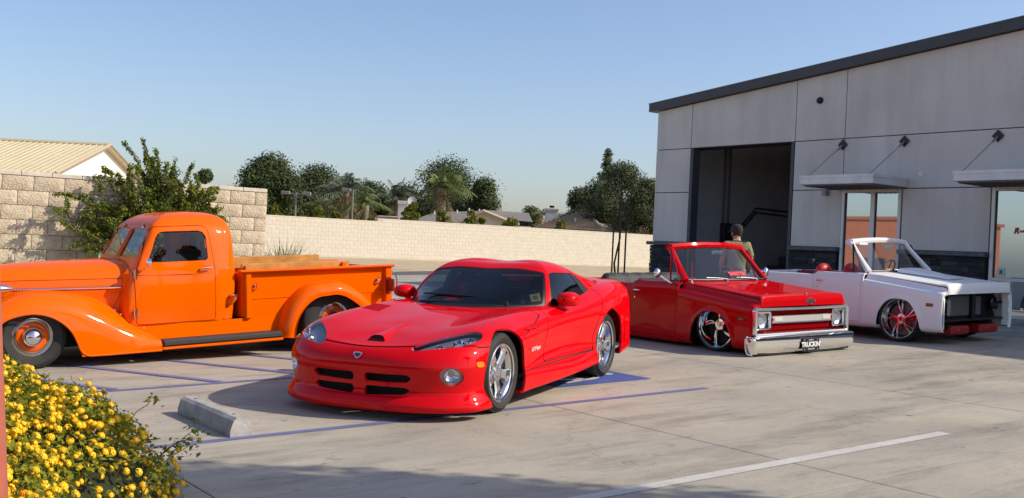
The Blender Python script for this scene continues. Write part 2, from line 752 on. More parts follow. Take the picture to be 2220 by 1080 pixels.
# far ground: slopes with the lot, then level beyond the workshop line
g = MB()
xs = [-140, -40, -12, 19.45, 60, 160, 400]
ys = [-160, -30, 0, 21, 48, 120, 500]
g.grid([[(x, y, ground_z(min(max(x, -12), 19.45)) - .03) for y in ys] for x in xs], flip=True)
tag(g.build('ground', DIRT, smooth=False), kind='structure')
lot = MB().add([(-9, -14, ground_z(-9) - .012), (19.3, -14, ground_z(19.3) - .012), (19.3, 21.2, ground_z(19.3) - .012), (-9, 21.2, ground_z(-9) - .012)], [(0, 1, 2, 3)])
lot_o = tag(lot.build('parking_lot', mat('joint_dirt', (.07, .062, .052), .95), smooth=False), kind='structure')
jx = [-4.79, -1.30, 2.19, 5.70, 9.17, 12.60, 16.0, 19.3]
jy = [-10.2, -5.4, -.9, 3.80, 8.6 + .15, 13.4, 17.6, 21.2]
jy = [-10.2, -5.4, -.9, 3.80, 12.9, 21.2]
for i in range(len(jx) - 1):
    for j in range(len(jy) - 1):
        a, b_, c_, d_ = jx[i] + .005, jx[i + 1] - .005, jy[j] + .004, jy[j + 1] - .004
        e = .012
        v = [(a, c_), (b_, c_), (b_, d_), (a, d_)]
        vi = [(a + e, c_ + e), (b_ - e, c_ + e), (b_ - e, d_ - e), (a + e, d_ - e)]
        V = [(x, y, ground_z(x) - .009) for x, y in v] + [(x, y, ground_z(x) - .002) for x, y in v] + [(x, y, ground_z(x)) for x, y in vi]
        F = [(8, 9, 10, 11)] + [(4 + k, 4 + (k + 1) % 4, 8 + (k + 1) % 4, 8 + k) for k in range(4)] + [(k, (k + 1) % 4, 4 + (k + 1) % 4, 4 + k) for k in range(4)]
        MB().add(V, F).build('concrete_slab', CONC, lot_o, smooth=False)
# drive lane and kerb beyond the lot
sheet('drive_lane', [(-9, 21.32), (19.3, 21.32), (19.3, 27.2), (-9, 27.2)], .004, CONC)
tag(bpy.data.objects['drive_lane'], kind='structure')
kb = MB()
kb.grid([[(x, 21.2, ground_z(x) - .02), (x, 21.2, ground_z(x) + .02), (x, 21.26, ground_z(x) - .03), (x, 21.32, ground_z(x) + .015)] for x in (-9, 0, 10, 19.3)], flip=False)
tag(kb.build('gutter', mat('gutter_concrete', (.22, .205, .185), .9)), kind='structure')
tag(sheet('shade_wedge', [(13.5, 27.2), (22, 27.2), (24, 30.5), (15.2, 29.2)], -.012, mat('painted_shade', (.10, .095, .09), .9)), kind='structure')  # dark sheet painted as the cast shadow lying across the far dirt
# painted lines
def line(name, x0, y0, x1, y1, w, material, par, dz=.004):
    d = Vector((x1 - x0, y1 - y0))
    n = Vector((-d.y, d.x)).normalized() * w / 2
    return sheet(name, [(x0 - n.x, y0 - n.y), (x1 - n.x, y1 - n.y), (x1 + n.x, y1 + n.y), (x0 + n.x, y0 + n.y)], dz, material, par)
line('stall_line', 2.21, 6.94, 7.66, 6.945, .085, BLUEP, lot_o)
line('stall_line', 2.21, 9.41, 7.7, 9.41, .09, BLUEP, lot_o)
line('stall_line', 2.21, 4.42, 7.60, 4.42, .105, WHITEP, lot_o)
line('stall_line', 2.21, 1.95, 7.60, 1.95, .105, WHITEP, lot_o)
line('stall_line', 2.21, 11.9, 7.7, 11.9, .09, BLUEP, lot_o)
for k in range(6):
    x = 2.8 + .96 * k
    y1 = 9.455
    line('hatch_line', x, y1, x - 1.22, y1 + 2.44, .095, BLUEP, lot_o, .008) if x - 1.22 > 2.2 else line('hatch_line', x, y1, 2.21, y1 + (x - 2.21) * 2, .095, BLUEP, lot_o, .008)
# accessible-bay symbol: blue square with white figure
sq = sheet('stall_symbol', [(6.38, 7.66), (7.62, 7.66), (7.62, 8.86), (6.38, 8.86)], .004, BLUEP2, lot_o)
def flat_poly(name, pts, dz, m_):
    return sheet(name, pts, dz, m_, sq)
arc = []
cx, cy = 6.95, 8.20
for k in range(15):
    a = R(150 + 220 * k / 14)
    arc.append((cx + .33 * math.cos(a), cy + .33 * math.sin(a)))
for k in range(14, -1, -1):
    a = R(150 + 220 * k / 14)
    arc.append((cx + .26 * math.cos(a), cy + .26 * math.sin(a)))
for k in range(14):
    p = [arc[k], arc[k + 1], arc[28 - k], arc[29 - k]]
    flat_poly('symbol_stroke', p, .008, WHITEP)
flat_poly('symbol_stroke', [(7.42 + .07 * math.cos(R(30 * k)), 8.12 + .07 * math.sin(R(30 * k))) for k in range(12)], .008, WHITEP)
flat_poly('symbol_stroke', [(6.93, 8.16), (7.30, 8.16), (7.30, 8.23), (6.93, 8.23)], .008, WHITEP)
flat_poly('symbol_stroke', [(6.90, 7.86), (6.97, 7.86), (6.97, 8.23), (6.90, 8.23)], .008, WHITEP)
flat_poly('symbol_stroke', [(6.62, 7.80), (6.90, 7.86), (6.90, 7.92), (6.62, 7.86)], .008, WHITEP)
# concrete wheel stop
ws_prof = [(-.085, 0), (-.085, .045), (-.062, .115), (-.035, .135), (.035, .135), (.062, .115), (.085, .045), (.085, 0)]
ST = mat('weathered_concrete', (.36, .345, .32), .9, noise=(7, .28), bump=(40, .5, .008))
m_ws = on_lot(2.955, 7.52, R(90))
G = []
for x in [-.53 + 1.06 * i / 12 for i in range(13)]:
    G.append([(x, y + rng.uniform(-.002, .002), max(0, z + rng.uniform(-.002, .002))) for y, z in ws_prof])
stop = MB().grid(G, flip=True).add(G[0], [tuple(range(8))]).add(G[-1], [tuple(range(8))[::-1]])
so = empty('wheel_stop', m_ws, 'grey concrete wheel stop lying between the blue stall lines', 'wheel stop')
stop.build('stop_block', ST, so, angle=25)
for x in (-.38, .38):
    MB().lathe([(.0001, .138), (.013, .137), (.014, .130)], 10, Matrix.Translation((x, 0, 0))).build('anchor_pin', mat('rusty_pin', (.09, .05, .03), .8), so)

# ------------------------------------------------------------------ block walls
def split_block(seed, L_, H_, D_, rough):
    r = random.Random(seed)
    nx, nz = 6, 4
    G = []
    for i in range(nx + 1):
        row = []
        for j in range(nz + 1):
            edge = i in (0, nx) or j in (0, nz)
            x = L_ * i / nx + (0 if edge else r.uniform(-.012, .012))
            z = H_ * j / nz + (0 if edge else r.uniform(-.008, .008))
            row.append((x, -(r.uniform(.0, .004) if edge else r.uniform(.25, 1) * rough), z))
        G.append(row)
    mb = MB().grid(G)
    n0 = len(mb.v)
    c0 = [G[0][0], G[nx][0], G[nx][nz], G[0][nz]]
    mb.add([(0, 0, 0), (L_, 0, 0), (L_, 0, H_), (0, 0, H_), (0, D_, 0), (L_, D_, 0), (L_, D_, H_), (0, D_, H_)],
           [(1, 0, 4, 5), (2, 1, 5, 6), (3, 2, 6, 7), (0, 3, 7, 4)])
    return mb
def share(name, me, parent, loc):
    o = bpy.data.objects.new(name, me)
    COL.objects.link(o)
    o.parent = parent
    o.location = loc
    return o
TAN = mat('split_face_block', (.54, .45, .325), .95, noise=(9, .22), bump=(45, 1.0, .02))
TAN2 = mat('split_face_block_pale', (.57, .48, .35), .95, noise=(9, .2), bump=(45, 1.0, .02))
JOINT = mat('mortar', (.26, .22, .17), .95)
CAPM = mat('wall_cap', (.58, .52, .42), .9, noise=(6, .15))
WY, WX1, WTOP = 15.65, 6.86, 2.235
wall = empty('block_wall', Matrix.Translation((WX1, WY, 0)), 'tan split-face concrete block wall behind the orange pickup', 'wall')
MB().box(-6.0, -.012, .006, .19, .0, 2.17).build('mortar_core', JOINT, wall, smooth=False)
variants = []
for k in range(8):
    me_o = split_block(k, .398, .195, .15, .032)
    o = me_o.build('tmp', TAN if k % 3 else TAN2, None, smooth=True, angle=60)
    variants.append(o.data)
    bpy.data.objects.remove(o)
ho_ = split_block(50, .195, .195, .15, .02).build('tmp', TAN, None, smooth=True, angle=60)
half_me = ho_.data
bpy.data.objects.remove(ho_)
for row in range(11):
    z = 2.17 - .2032 * (row + 1)
    if z < -.05:
        break
    odd = row % 2
    x = 0.0
    first = True
    while x > -5.6:
        if first and odd == 0:
            share('block', half_me, wall, (x - .195, 0, z + .004))
            x -= .2032
        else:
            share('block', variants[rng.randrange(8)], wall, (x - .398, 0, z + .004))
            x -= .4064
        first = False
for k in range(14):
    MB().cbox(-.402 * (k + 1), -.402 * k - .005, -.012, .205, 2.172, 2.232, .006).build('cap_block', CAPM, wall)
# pale boundary wall in the distance
bw = empty('boundary_wall', Matrix.Translation((18.5, 47.5, 0)), 'long pale cream block boundary wall across the back lot', 'wall')
CREAM = mat('cream_block', (.57, .525, .43), .95, noise=(3, .10), bump=(40, .3, .004))
CREAM2 = mat('cream_block_b', (.59, .54, .45), .95, noise=(3, .10), bump=(40, .3, .004))
MB().box(0, 42, .006, .2, .2, 2.40).box(8.45, 42, .006, .2, 2.38, 2.53).build('mortar_core', mat('cream_mortar', (.50, .455, .37), .95), bw, smooth=False)
bm = []
for k in range(2):
    o = MB().cbox(0, .4015, -.006, .05, 0, .1985, .003).build('tmp', (CREAM, CREAM2)[k], None, smooth=False)
    bm.append(o.data)
    bpy.data.objects.remove(o)
rest = MB()
cnt = 0
for row in range(-1, 10):
    z = 2.40 - .2032 * (row + 1) if row >= 0 else 2.405
    for i in range(104):
        x = i * .4064 - (.2032 if row % 2 else 0)
        if row < 0 and x < 8.45:
            continue
        X = 18.5 + x
        if 20.6 < X < 33 and row >= 0 and cnt < 300 and row < 9:
            share('block', bm[rng.randrange(2)], bw, (x, 0, z + .004))
            cnt += 1
        else:
            zt = min(.1965, 2.535 - z - .006) if row < 0 else .1985
            rest.box(x, x + .4015, -.006, .05, z + .004, z + .004 + zt)
tag(rest.build('block_field', CREAM, bw, smooth=False), kind='stuff')
MB().box(0, 8.44, -.012, .21, 2.405, 2.46).box(8.45, 42, -.012, .21, 2.54, 2.595).build('wall_cap', CAPM, bw, smooth=False)
# ------------------------------------------------------------------ workshop building
STUCCO = mat('grey_stucco', (.56, .525, .475), .92, bump=(110, .7, .010))
def stain(m, col):
    """cloudy weathering and faint vertical run-off on a wall"""
    N, L = nt(m)
    b = N['Principled BSDF']
    geo = N.new('ShaderNodeNewGeometry')
    out = None
    for sc, st, lo, hi, amt in ((.7, (1, 1, 1), .35, .7, .86), (3.0, (1, 1, .12), .45, .75, .88), (26, (1, 1, 1), .3, .7, .92)):
        mp = N.new('ShaderNodeMapping')
        mp.inputs['Scale'].default_value = st
        t = N.new('ShaderNodeTexNoise')
        t.inputs['Scale'].default_value = sc
        t.inputs['Detail'].default_value = 6
        L.new(geo.outputs['Position'], mp.inputs['Vector'])
        L.new(mp.outputs[0], t.inputs['Vector'])
        r = N.new('ShaderNodeMapRange')
        r.inputs[1].default_value = lo
        r.inputs[2].default_value = hi
        r.inputs[3].default_value = 1.0
        r.inputs[4].default_value = amt
        L.new(t.outputs[0], r.inputs[0])
        if out is None:
            out = r
        else:
            q = N.new('ShaderNodeMath')
            q.operation = 'MULTIPLY'
            L.new(out.outputs[0], q.inputs[0])
            L.new(r.outputs[0], q.inputs[1])
            out = q
    vm = N.new('ShaderNodeVectorMath')
    vm.operation = 'SCALE'
    vm.inputs[0].default_value = col
    L.new(out.outputs[0], vm.inputs['Scale'])
    L.new(vm.outputs[0], b.inputs['Base Color'])
stain(STUCCO, (.74, .69, .63))
REVEAL = mat('reveal_shadow', (.12, .118, .115), .9)
FASCIA = mat('dark_fascia', (.055, .052, .056), .45, noise=(3, .15))
ALUM = mat('window_frame_metal', (.62, .61, .60), .45, metal=.3)
def build_shop():
    X, zg = 19.0, .54
    root = empty('workshop', Matrix.Translation((X, 12, 0)), 'grey stucco workshop with open bay door, metal canopies and dark stone base', 'building')
    T = Matrix.Translation((-X, -12, 0))
    def B(mb, name, mt, par=None, **k):
        return mb.xf(T).build(name, mt, par or root, **k)
    def roof_z(y):
        return 5.12 + (19.3 - y) * .0866 if y > 6.0 else 5.12 + 13.3 * .0866
    yl, yr = 19.3, -9.0
    D0, D1, DT = 18.10, 14.95, 4.12
    # backing wall with openings left free
    bk = MB()
    def slab(y0, y1, z0, z1):
        bk.box(X + .03, X + .22, min(y0, y1), max(y0, y1), z0, z1)
    W1, W2 = (13.65, 12.24), (10.34, 6.2)
    slab(yl - .02, D0, zg - .1, 5.1)
    slab(D1, W1[0], zg - .1, 5.4)
    slab(W1[1], W2[0], zg - .1, 5.6)
    slab(W2[1], yr, zg - .1, 6.2)
    slab(D0, D1, DT, 5.2)
    slab(W1[0], W1[1], 3.03, 5.5)
    slab(W2[0], W2[1], 3.03, 5.8)
    B(bk, 'wall_backing', REVEAL, smooth=False)
    # stucco panels between the reveals
    gap = .011
    def panel(y0, y1, z0, z1, slope=False):
        a, b_ = max(y0, y1) - gap, min(y0, y1) + gap
        mb = MB()
        ta, tb = (z1, z1) if not slope else (roof_z(a) - .005, roof_z(b_) - .005)
        x0, x1 = X, X + .06
        V = [(x0, a, z0 + gap), (x0, b_, z0 + gap), (x0, b_, tb - gap), (x0, a, ta - gap), (x1, a, z0 + gap), (x1, b_, z0 + gap), (x1, b_, tb - gap), (x1, a, ta - gap)]
        mb.add(V, [(3, 2, 1, 0), (4, 5, 6, 7), (0, 1, 5, 4), (1, 2, 6, 5), (2, 3, 7, 6), (3, 0, 4, 7)])
        return B(mb, 'wall_panel', STUCCO, smooth=False)
    J1, J2, CAP = 3.03, 4.12, 1.79
    panel(yl, D0, J2, 0, True)
    panel(yl, D0, J1, J2)
    panel(yl, D0, CAP, J1)
    panel(D0, D1, DT, 0, True)
    panel(D1, W1[0], J2, 0, True)
    panel(D1, W1[0], J1, J2)
    panel(D1, W1[0], CAP, J1)
    for y0, y1 in ((W1[0], 6.0), (6.0, yr)):
        panel(y0, y1, J2, 0, True)
        panel(y0, y1, J1, J2)
    panel(W1[1] - .02, W2[0] + .02, CAP, J1)
    panel(W2[1], yr, CAP, J1)
    # return walls, back and roof
    sh = MB().box(X + .06, X + 16, yl - .2, yl - .005, zg - .2, 5.10).box(X + 16, X + 16.2, yr, yl, zg - .2, 5.6).box(X + .06, X + 16, yr, yr + .2, zg - .2, 6.2)
    B(sh, 'side_wall', STUCCO, smooth=False)
    rf = MB()
    ys = [19.5, 6.0, -9.1]
    for y0, y1 in zip(ys, ys[1:]):
        za, zb = roof_z(min(y0, 19.3)) - (y0 - 19.3) * .0866 * (y0 > 19.3), roof_z(y1)
        V = []
        for xx in (X - .14, X + 16.3):
            V += [(xx, y0, za), (xx, y1, zb), (xx, y1, zb + .20), (xx, y0, za + .20)]
        rf.add(V, [(0, 1, 2, 3), (7, 6, 5, 4), (3, 2, 6, 7), (1, 0, 4, 5), (0, 3, 7, 4), (2, 1, 5, 6)])
    B(rf, 'roof', FASCIA, smooth=False)
    # drip edge
    B(MB().add([(X - .15, 19.52, roof_z(19.3) + .175), (X - .15, 6, roof_z(6) + .19), (X - .15, 6, roof_z(6) + .215), (X - .15, 19.52, roof_z(19.3) + .20)], [(0, 1, 2, 3)]), 'drip_edge', mat('drip_metal', (.10, .10, .11), .35, metal=.6), smooth=False)
    # door jambs and inside
    for ya_, yb_ in ((D0 - .09, D0 - .012), (D1 + .012, D1 + .09)):
        B(MB().box(X - .004, X + .24, ya_, yb_, zg, DT), 'door_track', mat('door_track', (.055, .06, .07), .5), smooth=False)
    B(MB().cbox(X + .10, X + .45, D1 - .2, D0 + .2, DT - .02, DT + .33, .03), 'door_roll', BLACKP)
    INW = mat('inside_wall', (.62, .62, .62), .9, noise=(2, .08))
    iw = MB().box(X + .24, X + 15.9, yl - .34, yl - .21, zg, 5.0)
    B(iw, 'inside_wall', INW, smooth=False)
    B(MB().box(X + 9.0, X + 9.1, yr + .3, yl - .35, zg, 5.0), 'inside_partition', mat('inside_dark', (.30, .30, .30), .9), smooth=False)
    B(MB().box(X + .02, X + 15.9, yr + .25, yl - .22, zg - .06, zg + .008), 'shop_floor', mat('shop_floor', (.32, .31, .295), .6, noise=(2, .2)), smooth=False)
    Yi = yl - .345
    B(MB().cbox(21.13, 21.62, Yi - .16, Yi, 1.35, 2.37, .01), 'electrical_cabinet', mat('cabinet_grey', (.035, .04, .045), .5))
    B(MB().cbox(21.17, 21.24, Yi - .05, Yi, 2.37, 4.9, .01).cbox(21.36, 21.43, Yi - .05, Yi, 2.37, 4.9, .01), 'cable_trunking', mat('trunking', (.21, .215, .225), .7))
    for dz in (0, .12):
        B(MB().tube([(21.6, Yi - .04, 2.08 + dz), (21.80, Yi - .04, 2.10 + dz), (22.5, Yi - .04, 2.72 + dz), (24.9, Yi - .04, 2.66 + dz)], .022, 6), 'conduit', BLACKP)
    B(MB().cbox(23.0, 24.2, Yi - .7, Yi - .1, zg, 1.3, .02).cbox(23.2, 23.6, Yi - .6, Yi - .3, 1.3, 1.55, .02).cbox(23.8, 23.95, Yi - .5, Yi - .35, 1.3, 1.62, .02), 'work_bench', mat('bench_dark', (.07, .068, .066), .6))
    # ---------------- stone base
    stones = [mat('ledge_stone_%d' % k, c, .85, noise=(10, .35), bump=(30, .6, .01)) for k, c in enumerate(((.030, .030, .034), (.045, .044, .048), (.022, .022, .026), (.065, .062, .062)))]
    sme = []
    for k in range(16):
        r = random.Random(k)
        L_, H_ = 1.0, 1.0
        o = split_block(100 + k, 1.0, 1.0, .06, .02).build('tmp', stones[r.choice((0, 0, 1, 1, 2, 2, 3))], None, smooth=True, angle=50)
        sme.append(o.data)
        bpy.data.objects.remove(o)
    for ya_, yb_ in ((D0, yl - .01), (W1[0] + .03, D1), (W2[0] + .03, W1[1] - .03)):
        B(MB().box(X - .03, X + .02, ya_, yb_, zg - .05, 1.70), 'stone_base', mat('stone_joint', (.012, .012, .013), .95), smooth=False)
    nst = 0
    for ya, yb in ((yl + .03, D0 + .01), (D1, W1[0] + .05), (W1[1] - .05, W2[0] + .05)):
        z = zg - .02
        while z < 1.68:
            h = rng.choice((.05, .065, .08, .10))
            h = min(h, 1.70 - z)
            if h < .02:
                break
            y = ya
            while y > yb + .02:
                l = min(rng.uniform(.14, .46), y - yb)
                if y - l - yb < .08:
                    l = y - yb
                if z > 1.0 or rng.random() < .9:
                    if z + h > .95 and nst < 299:
                        o = bpy.data.objects.new('ledge_stone', rng.choice(sme))
                        COL.objects.link(o)
                        o.parent = root
                        o.location = (-.03 - rng.uniform(0, .022), y - 12, z)
                        o.rotation_euler = (0, 0, -math.pi / 2)
                        o.scale = (l - .006, 1, h - .006)
                        nst += 1
                y -= l
            z += h
    capm = mat('stone_cap', (.12, .118, .118), .8, noise=(8, .3), bump=(30, .5, .008))
    for ya, yb in ((yl + .10, D0 + .01), (D1, W1[0] + .02), (W1[1] - .02, W2[0] + .02)):
        B(MB().cbox(X - .13, X + .005, yb, ya, 1.705, 1.79, .012), 'base_cap', capm)
    # ---------------- storefront windows
    GL = bpy.data.materials.new('storefront_glass')
    GL.use_nodes = True
    N, L = nt(GL)
    bs = N['Principled BSDF']
    bs.inputs['Base Color'].default_value = (.50, .55, .57, 1)
    bs.inputs['Metallic'].default_value = .85
    bs.inputs['Roughness'].default_value = .015
    def window(y0, y1, sill, mull, panes_below):
        f = MB()
        fx0, fx1 = X - .01, X + .08
        ya, yb = max(y0, y1), min(y0, y1)
        f.cbox(fx0, fx1, ya - .07, ya, zg, 3.03, .004)
        f.cbox(fx0, fx1, yb, yb + .07, zg, 3.03, .004)
        f.cbox(fx0, fx1, yb + .07, ya - .07, 2.955, 3.03, .004)
        f.cbox(fx0, fx1, yb + .07, ya - .07, zg, zg + .10, .004)
        if sill:
            f.cbox(fx0 - .01, fx1, yb + .07, ya - .07, sill - .06, sill, .004)
        for m_ in mull:
            f.cbox(fx0 + .005, fx1, m_ - .05, m_ + .05, zg + .10, 2.955, .004)
        fo = B(f, 'window_frame', ALUM)
        ed = [ya - .07] + [v for m_ in mull for v in (m_ + .05, m_ - .05)] + [yb + .07]
        for k in range(0, len(ed), 2):
            for z0, z1 in (((zg + .10, sill - .06), (sill, 2.955)) if sill else ((zg + .10, 2.955),)):
                B(MB().box(X + .045, X + .055, ed[k + 1] + .002, ed[k] - .002, z0 + .002, z1 - .002), 'window_pane', GL, fo, smooth=False)
                g = MB().box(X + .03, X + .045, ed[k] - .018, ed[k], z0, z1)
                B(g, 'glazing_seal', BLACKP, fo, smooth=False)
        return fo
    window(W1[0], W1[1], 0, [12.90], False)
    w2 = window(W2[0], W2[1], 1.33, [8.3], True)
    # logo on the right-hand window and a small alarm sticker
    lm = frame((X + .035, 9.87, 2.21), (0, -1, 0), (-1, 0, 0))
    for tx, sz, dx, mt_, dz in (('R', .15, 0, mat('logo_navy', (.03, .035, .10), .4), .001), ('R', .13, 0, mat('logo_red', (.55, .02, .04), .4), .003), ('ods', .09, .12, mat('logo_red', (.55, .02, .04), .4), .003)):
        text_mesh(tx, sz, 'window_logo', mt_, root, T @ lm @ Matrix.Translation((dx, 0, dz)), .0005, .25, .006 if sz > .14 else .002)
    sk = B(MB().box(X + .036, X + .040, 10.05, 10.20, 1.36, 1.52), 'window_sticker', mat('sticker_pale', (.6, .62, .58), .6), smooth=False)
    B(MB().box(X + .033, X + .036, 10.09, 10.15, 1.40, 1.48), 'sticker_mark', mat('sticker_blue', (.06, .2, .22), .6), sk, smooth=False)
    # low kerb step along the glass
    B(MB().cbox(X - .35, X - .02, 6.0, 19.2 - 4.4, zg - .03, zg + .05, .02), 'kerb_step', mat('kerb_concrete', (.33, .32, .30), .9, noise=(6, .15)))
    # ---------------- canopies with tie rods
    CAN = mat('canopy_metal', (.66, .65, .64), .45, metal=.3, noise=(3, .12))
    for ya, yb, rods in ((13.85, 12.10, (13.68, 12.22)), (10.44, 6.2, (10.27, 7.0))):
        c = MB().cbox(17.80, X - .005, yb, ya, 3.05, 3.22, .008)
        c.join(MB().box(17.79, 17.80, yb - .01, ya + .01, 3.18, 3.24))
        c.join(MB().box(17.80, X - .01, yb - .012, yb, 3.18, 3.235)).join(MB().box(17.80, X - .01, ya, ya + .012, 3.18, 3.235))
        co = B(c, 'canopy', CAN, smooth=False)
        B(MB().box(17.86, X - .03, yb + .05, ya - .05, 3.03, 3.048), 'canopy_soffit', mat('soffit', (.20, .20, .205), .7), co, smooth=False)
        n = int((ya - yb) / .12)
        for k in range(n):
            B(MB().box(17.88, X - .04, yb + .08 + k * .12, yb + .095 + k * .12, 3.015, 3.03), 'soffit_rib', mat('soffit', (.20, .20, .205), .7), co, smooth=False)
        for y in rods:
            dm = MB().prism([(.115, 0), (0, .115), (-.115, 0), (0, -.115)], 0, .03, frame((X - .002, y, 3.985), (0, -1, 0), (-1, 0, 0)))
            do = B(dm, 'tie_plate', BLACKP)
            B(MB().tube([(X - .03, y, 3.97), (18.02, y + .12, 3.245)], .010, 6), 'tie_rod', STEEL, do)
            B(MB().cyl((18.02, y + .12, 3.22), (18.02, y + .12, 3.27), .02, .02, 8), 'rod_foot', BLACKP, do)
            B(MB().tube([(X - .03, y, 3.97), (X - .16, y + .015, 3.87)], .022, 6), 'rod_clevis', STEEL, do)
    # camera dome, box lamp, hook, tap
    B(MB().lathe([(.075, 0), (.075, .03), (.055, .075), (.0001, .095)], 16, frame((X - .002, 14.32, 4.99), (0, 1, 0), (-1, 0, -.3))), 'camera_dome', BLACKP)
    B(MB().cbox(X - .12, X - .002, 13.98, 14.10, 2.90, 3.02, .01), 'box_lamp', mat('box_lamp', (.30, .30, .30), .5))
    B(MB().cbox(X - .02, X, 11.78, 11.84, 3.27, 3.35, .004).tube([(X - .015, 11.81, 3.33), (X - .08, 11.81, 3.34), (X - .09, 11.81, 3.28)], .012, 6), 'wall_hook', WHITE)
    for y, z in ((14.60, 1.10), (14.15, 1.22), (14.25, 1.50)):
        B(MB().cbox(X - .075, X - .04, y - .03, y + .03, z - .03, z + .03, .008), 'pipe_outlet', mat('outlet_grey', (.30, .29, .28), .5))
    return root
build_shop()
# ------------------------------------------------------------------ red two-seat coupe
def strip_mirror(half):
    """half body (y>=0) plus its mirror image, welded on the centre line"""
    m = MB().join(half).join(half.mirror())
    return m.weld(2e-5)
def uv_patch(S, u0, u1, v0, v1, nu, nv):
    """flat patch in parameter space"""
    G = [[(u0 + (u1 - u0) * i / nu, v0 + (v1 - v0) * j / nv, 0) for j in range(nv + 1)] for i in range(nu + 1)]
    return MB().grid(G)
def uv_map(mb, S, per):
    """send a patch in parameter space onto the dense surface S (per samples per span)"""
    ni, nj = S.shape[0], S.shape[1]
    out = MB()
    for u, v, _ in mb.v:
        a, b = min(max(u * per, 0), ni - 1.0001), min(max(v * per, 0), nj - 1.0001)
        i, j = int(a), int(b)
        s, t = a - i, b - j
        p = S[i, j] * (1 - s) * (1 - t) + S[i + 1, j] * s * (1 - t) + S[i, j + 1] * (1 - s) * t + S[i + 1, j + 1] * s * t
        out.v.append(tuple(p))
    out.f = list(mb.f)
    return out
def spoke_wheel(style, Rr, w, parent, m, paint_mat=None):
    """one wheel: rim (part) > tyre etc. handled by caller; returns rim object"""
    rim = MB()
    h = w / 2
    rim.lathe([(Rr - 0.012, -h), (Rr - 0.035, -h * 0.5), (Rr - 0.05, h * 0.35), (Rr - 0.028, h * 0.78), (Rr - 0.016, h * 0.88), (Rr + 0.006, h * 0.92), (Rr + 0.010, h * 1.0), (Rr + 0.002, h * 1.03), (Rr - 0.012, h * 0.99)], 48)
    return rim

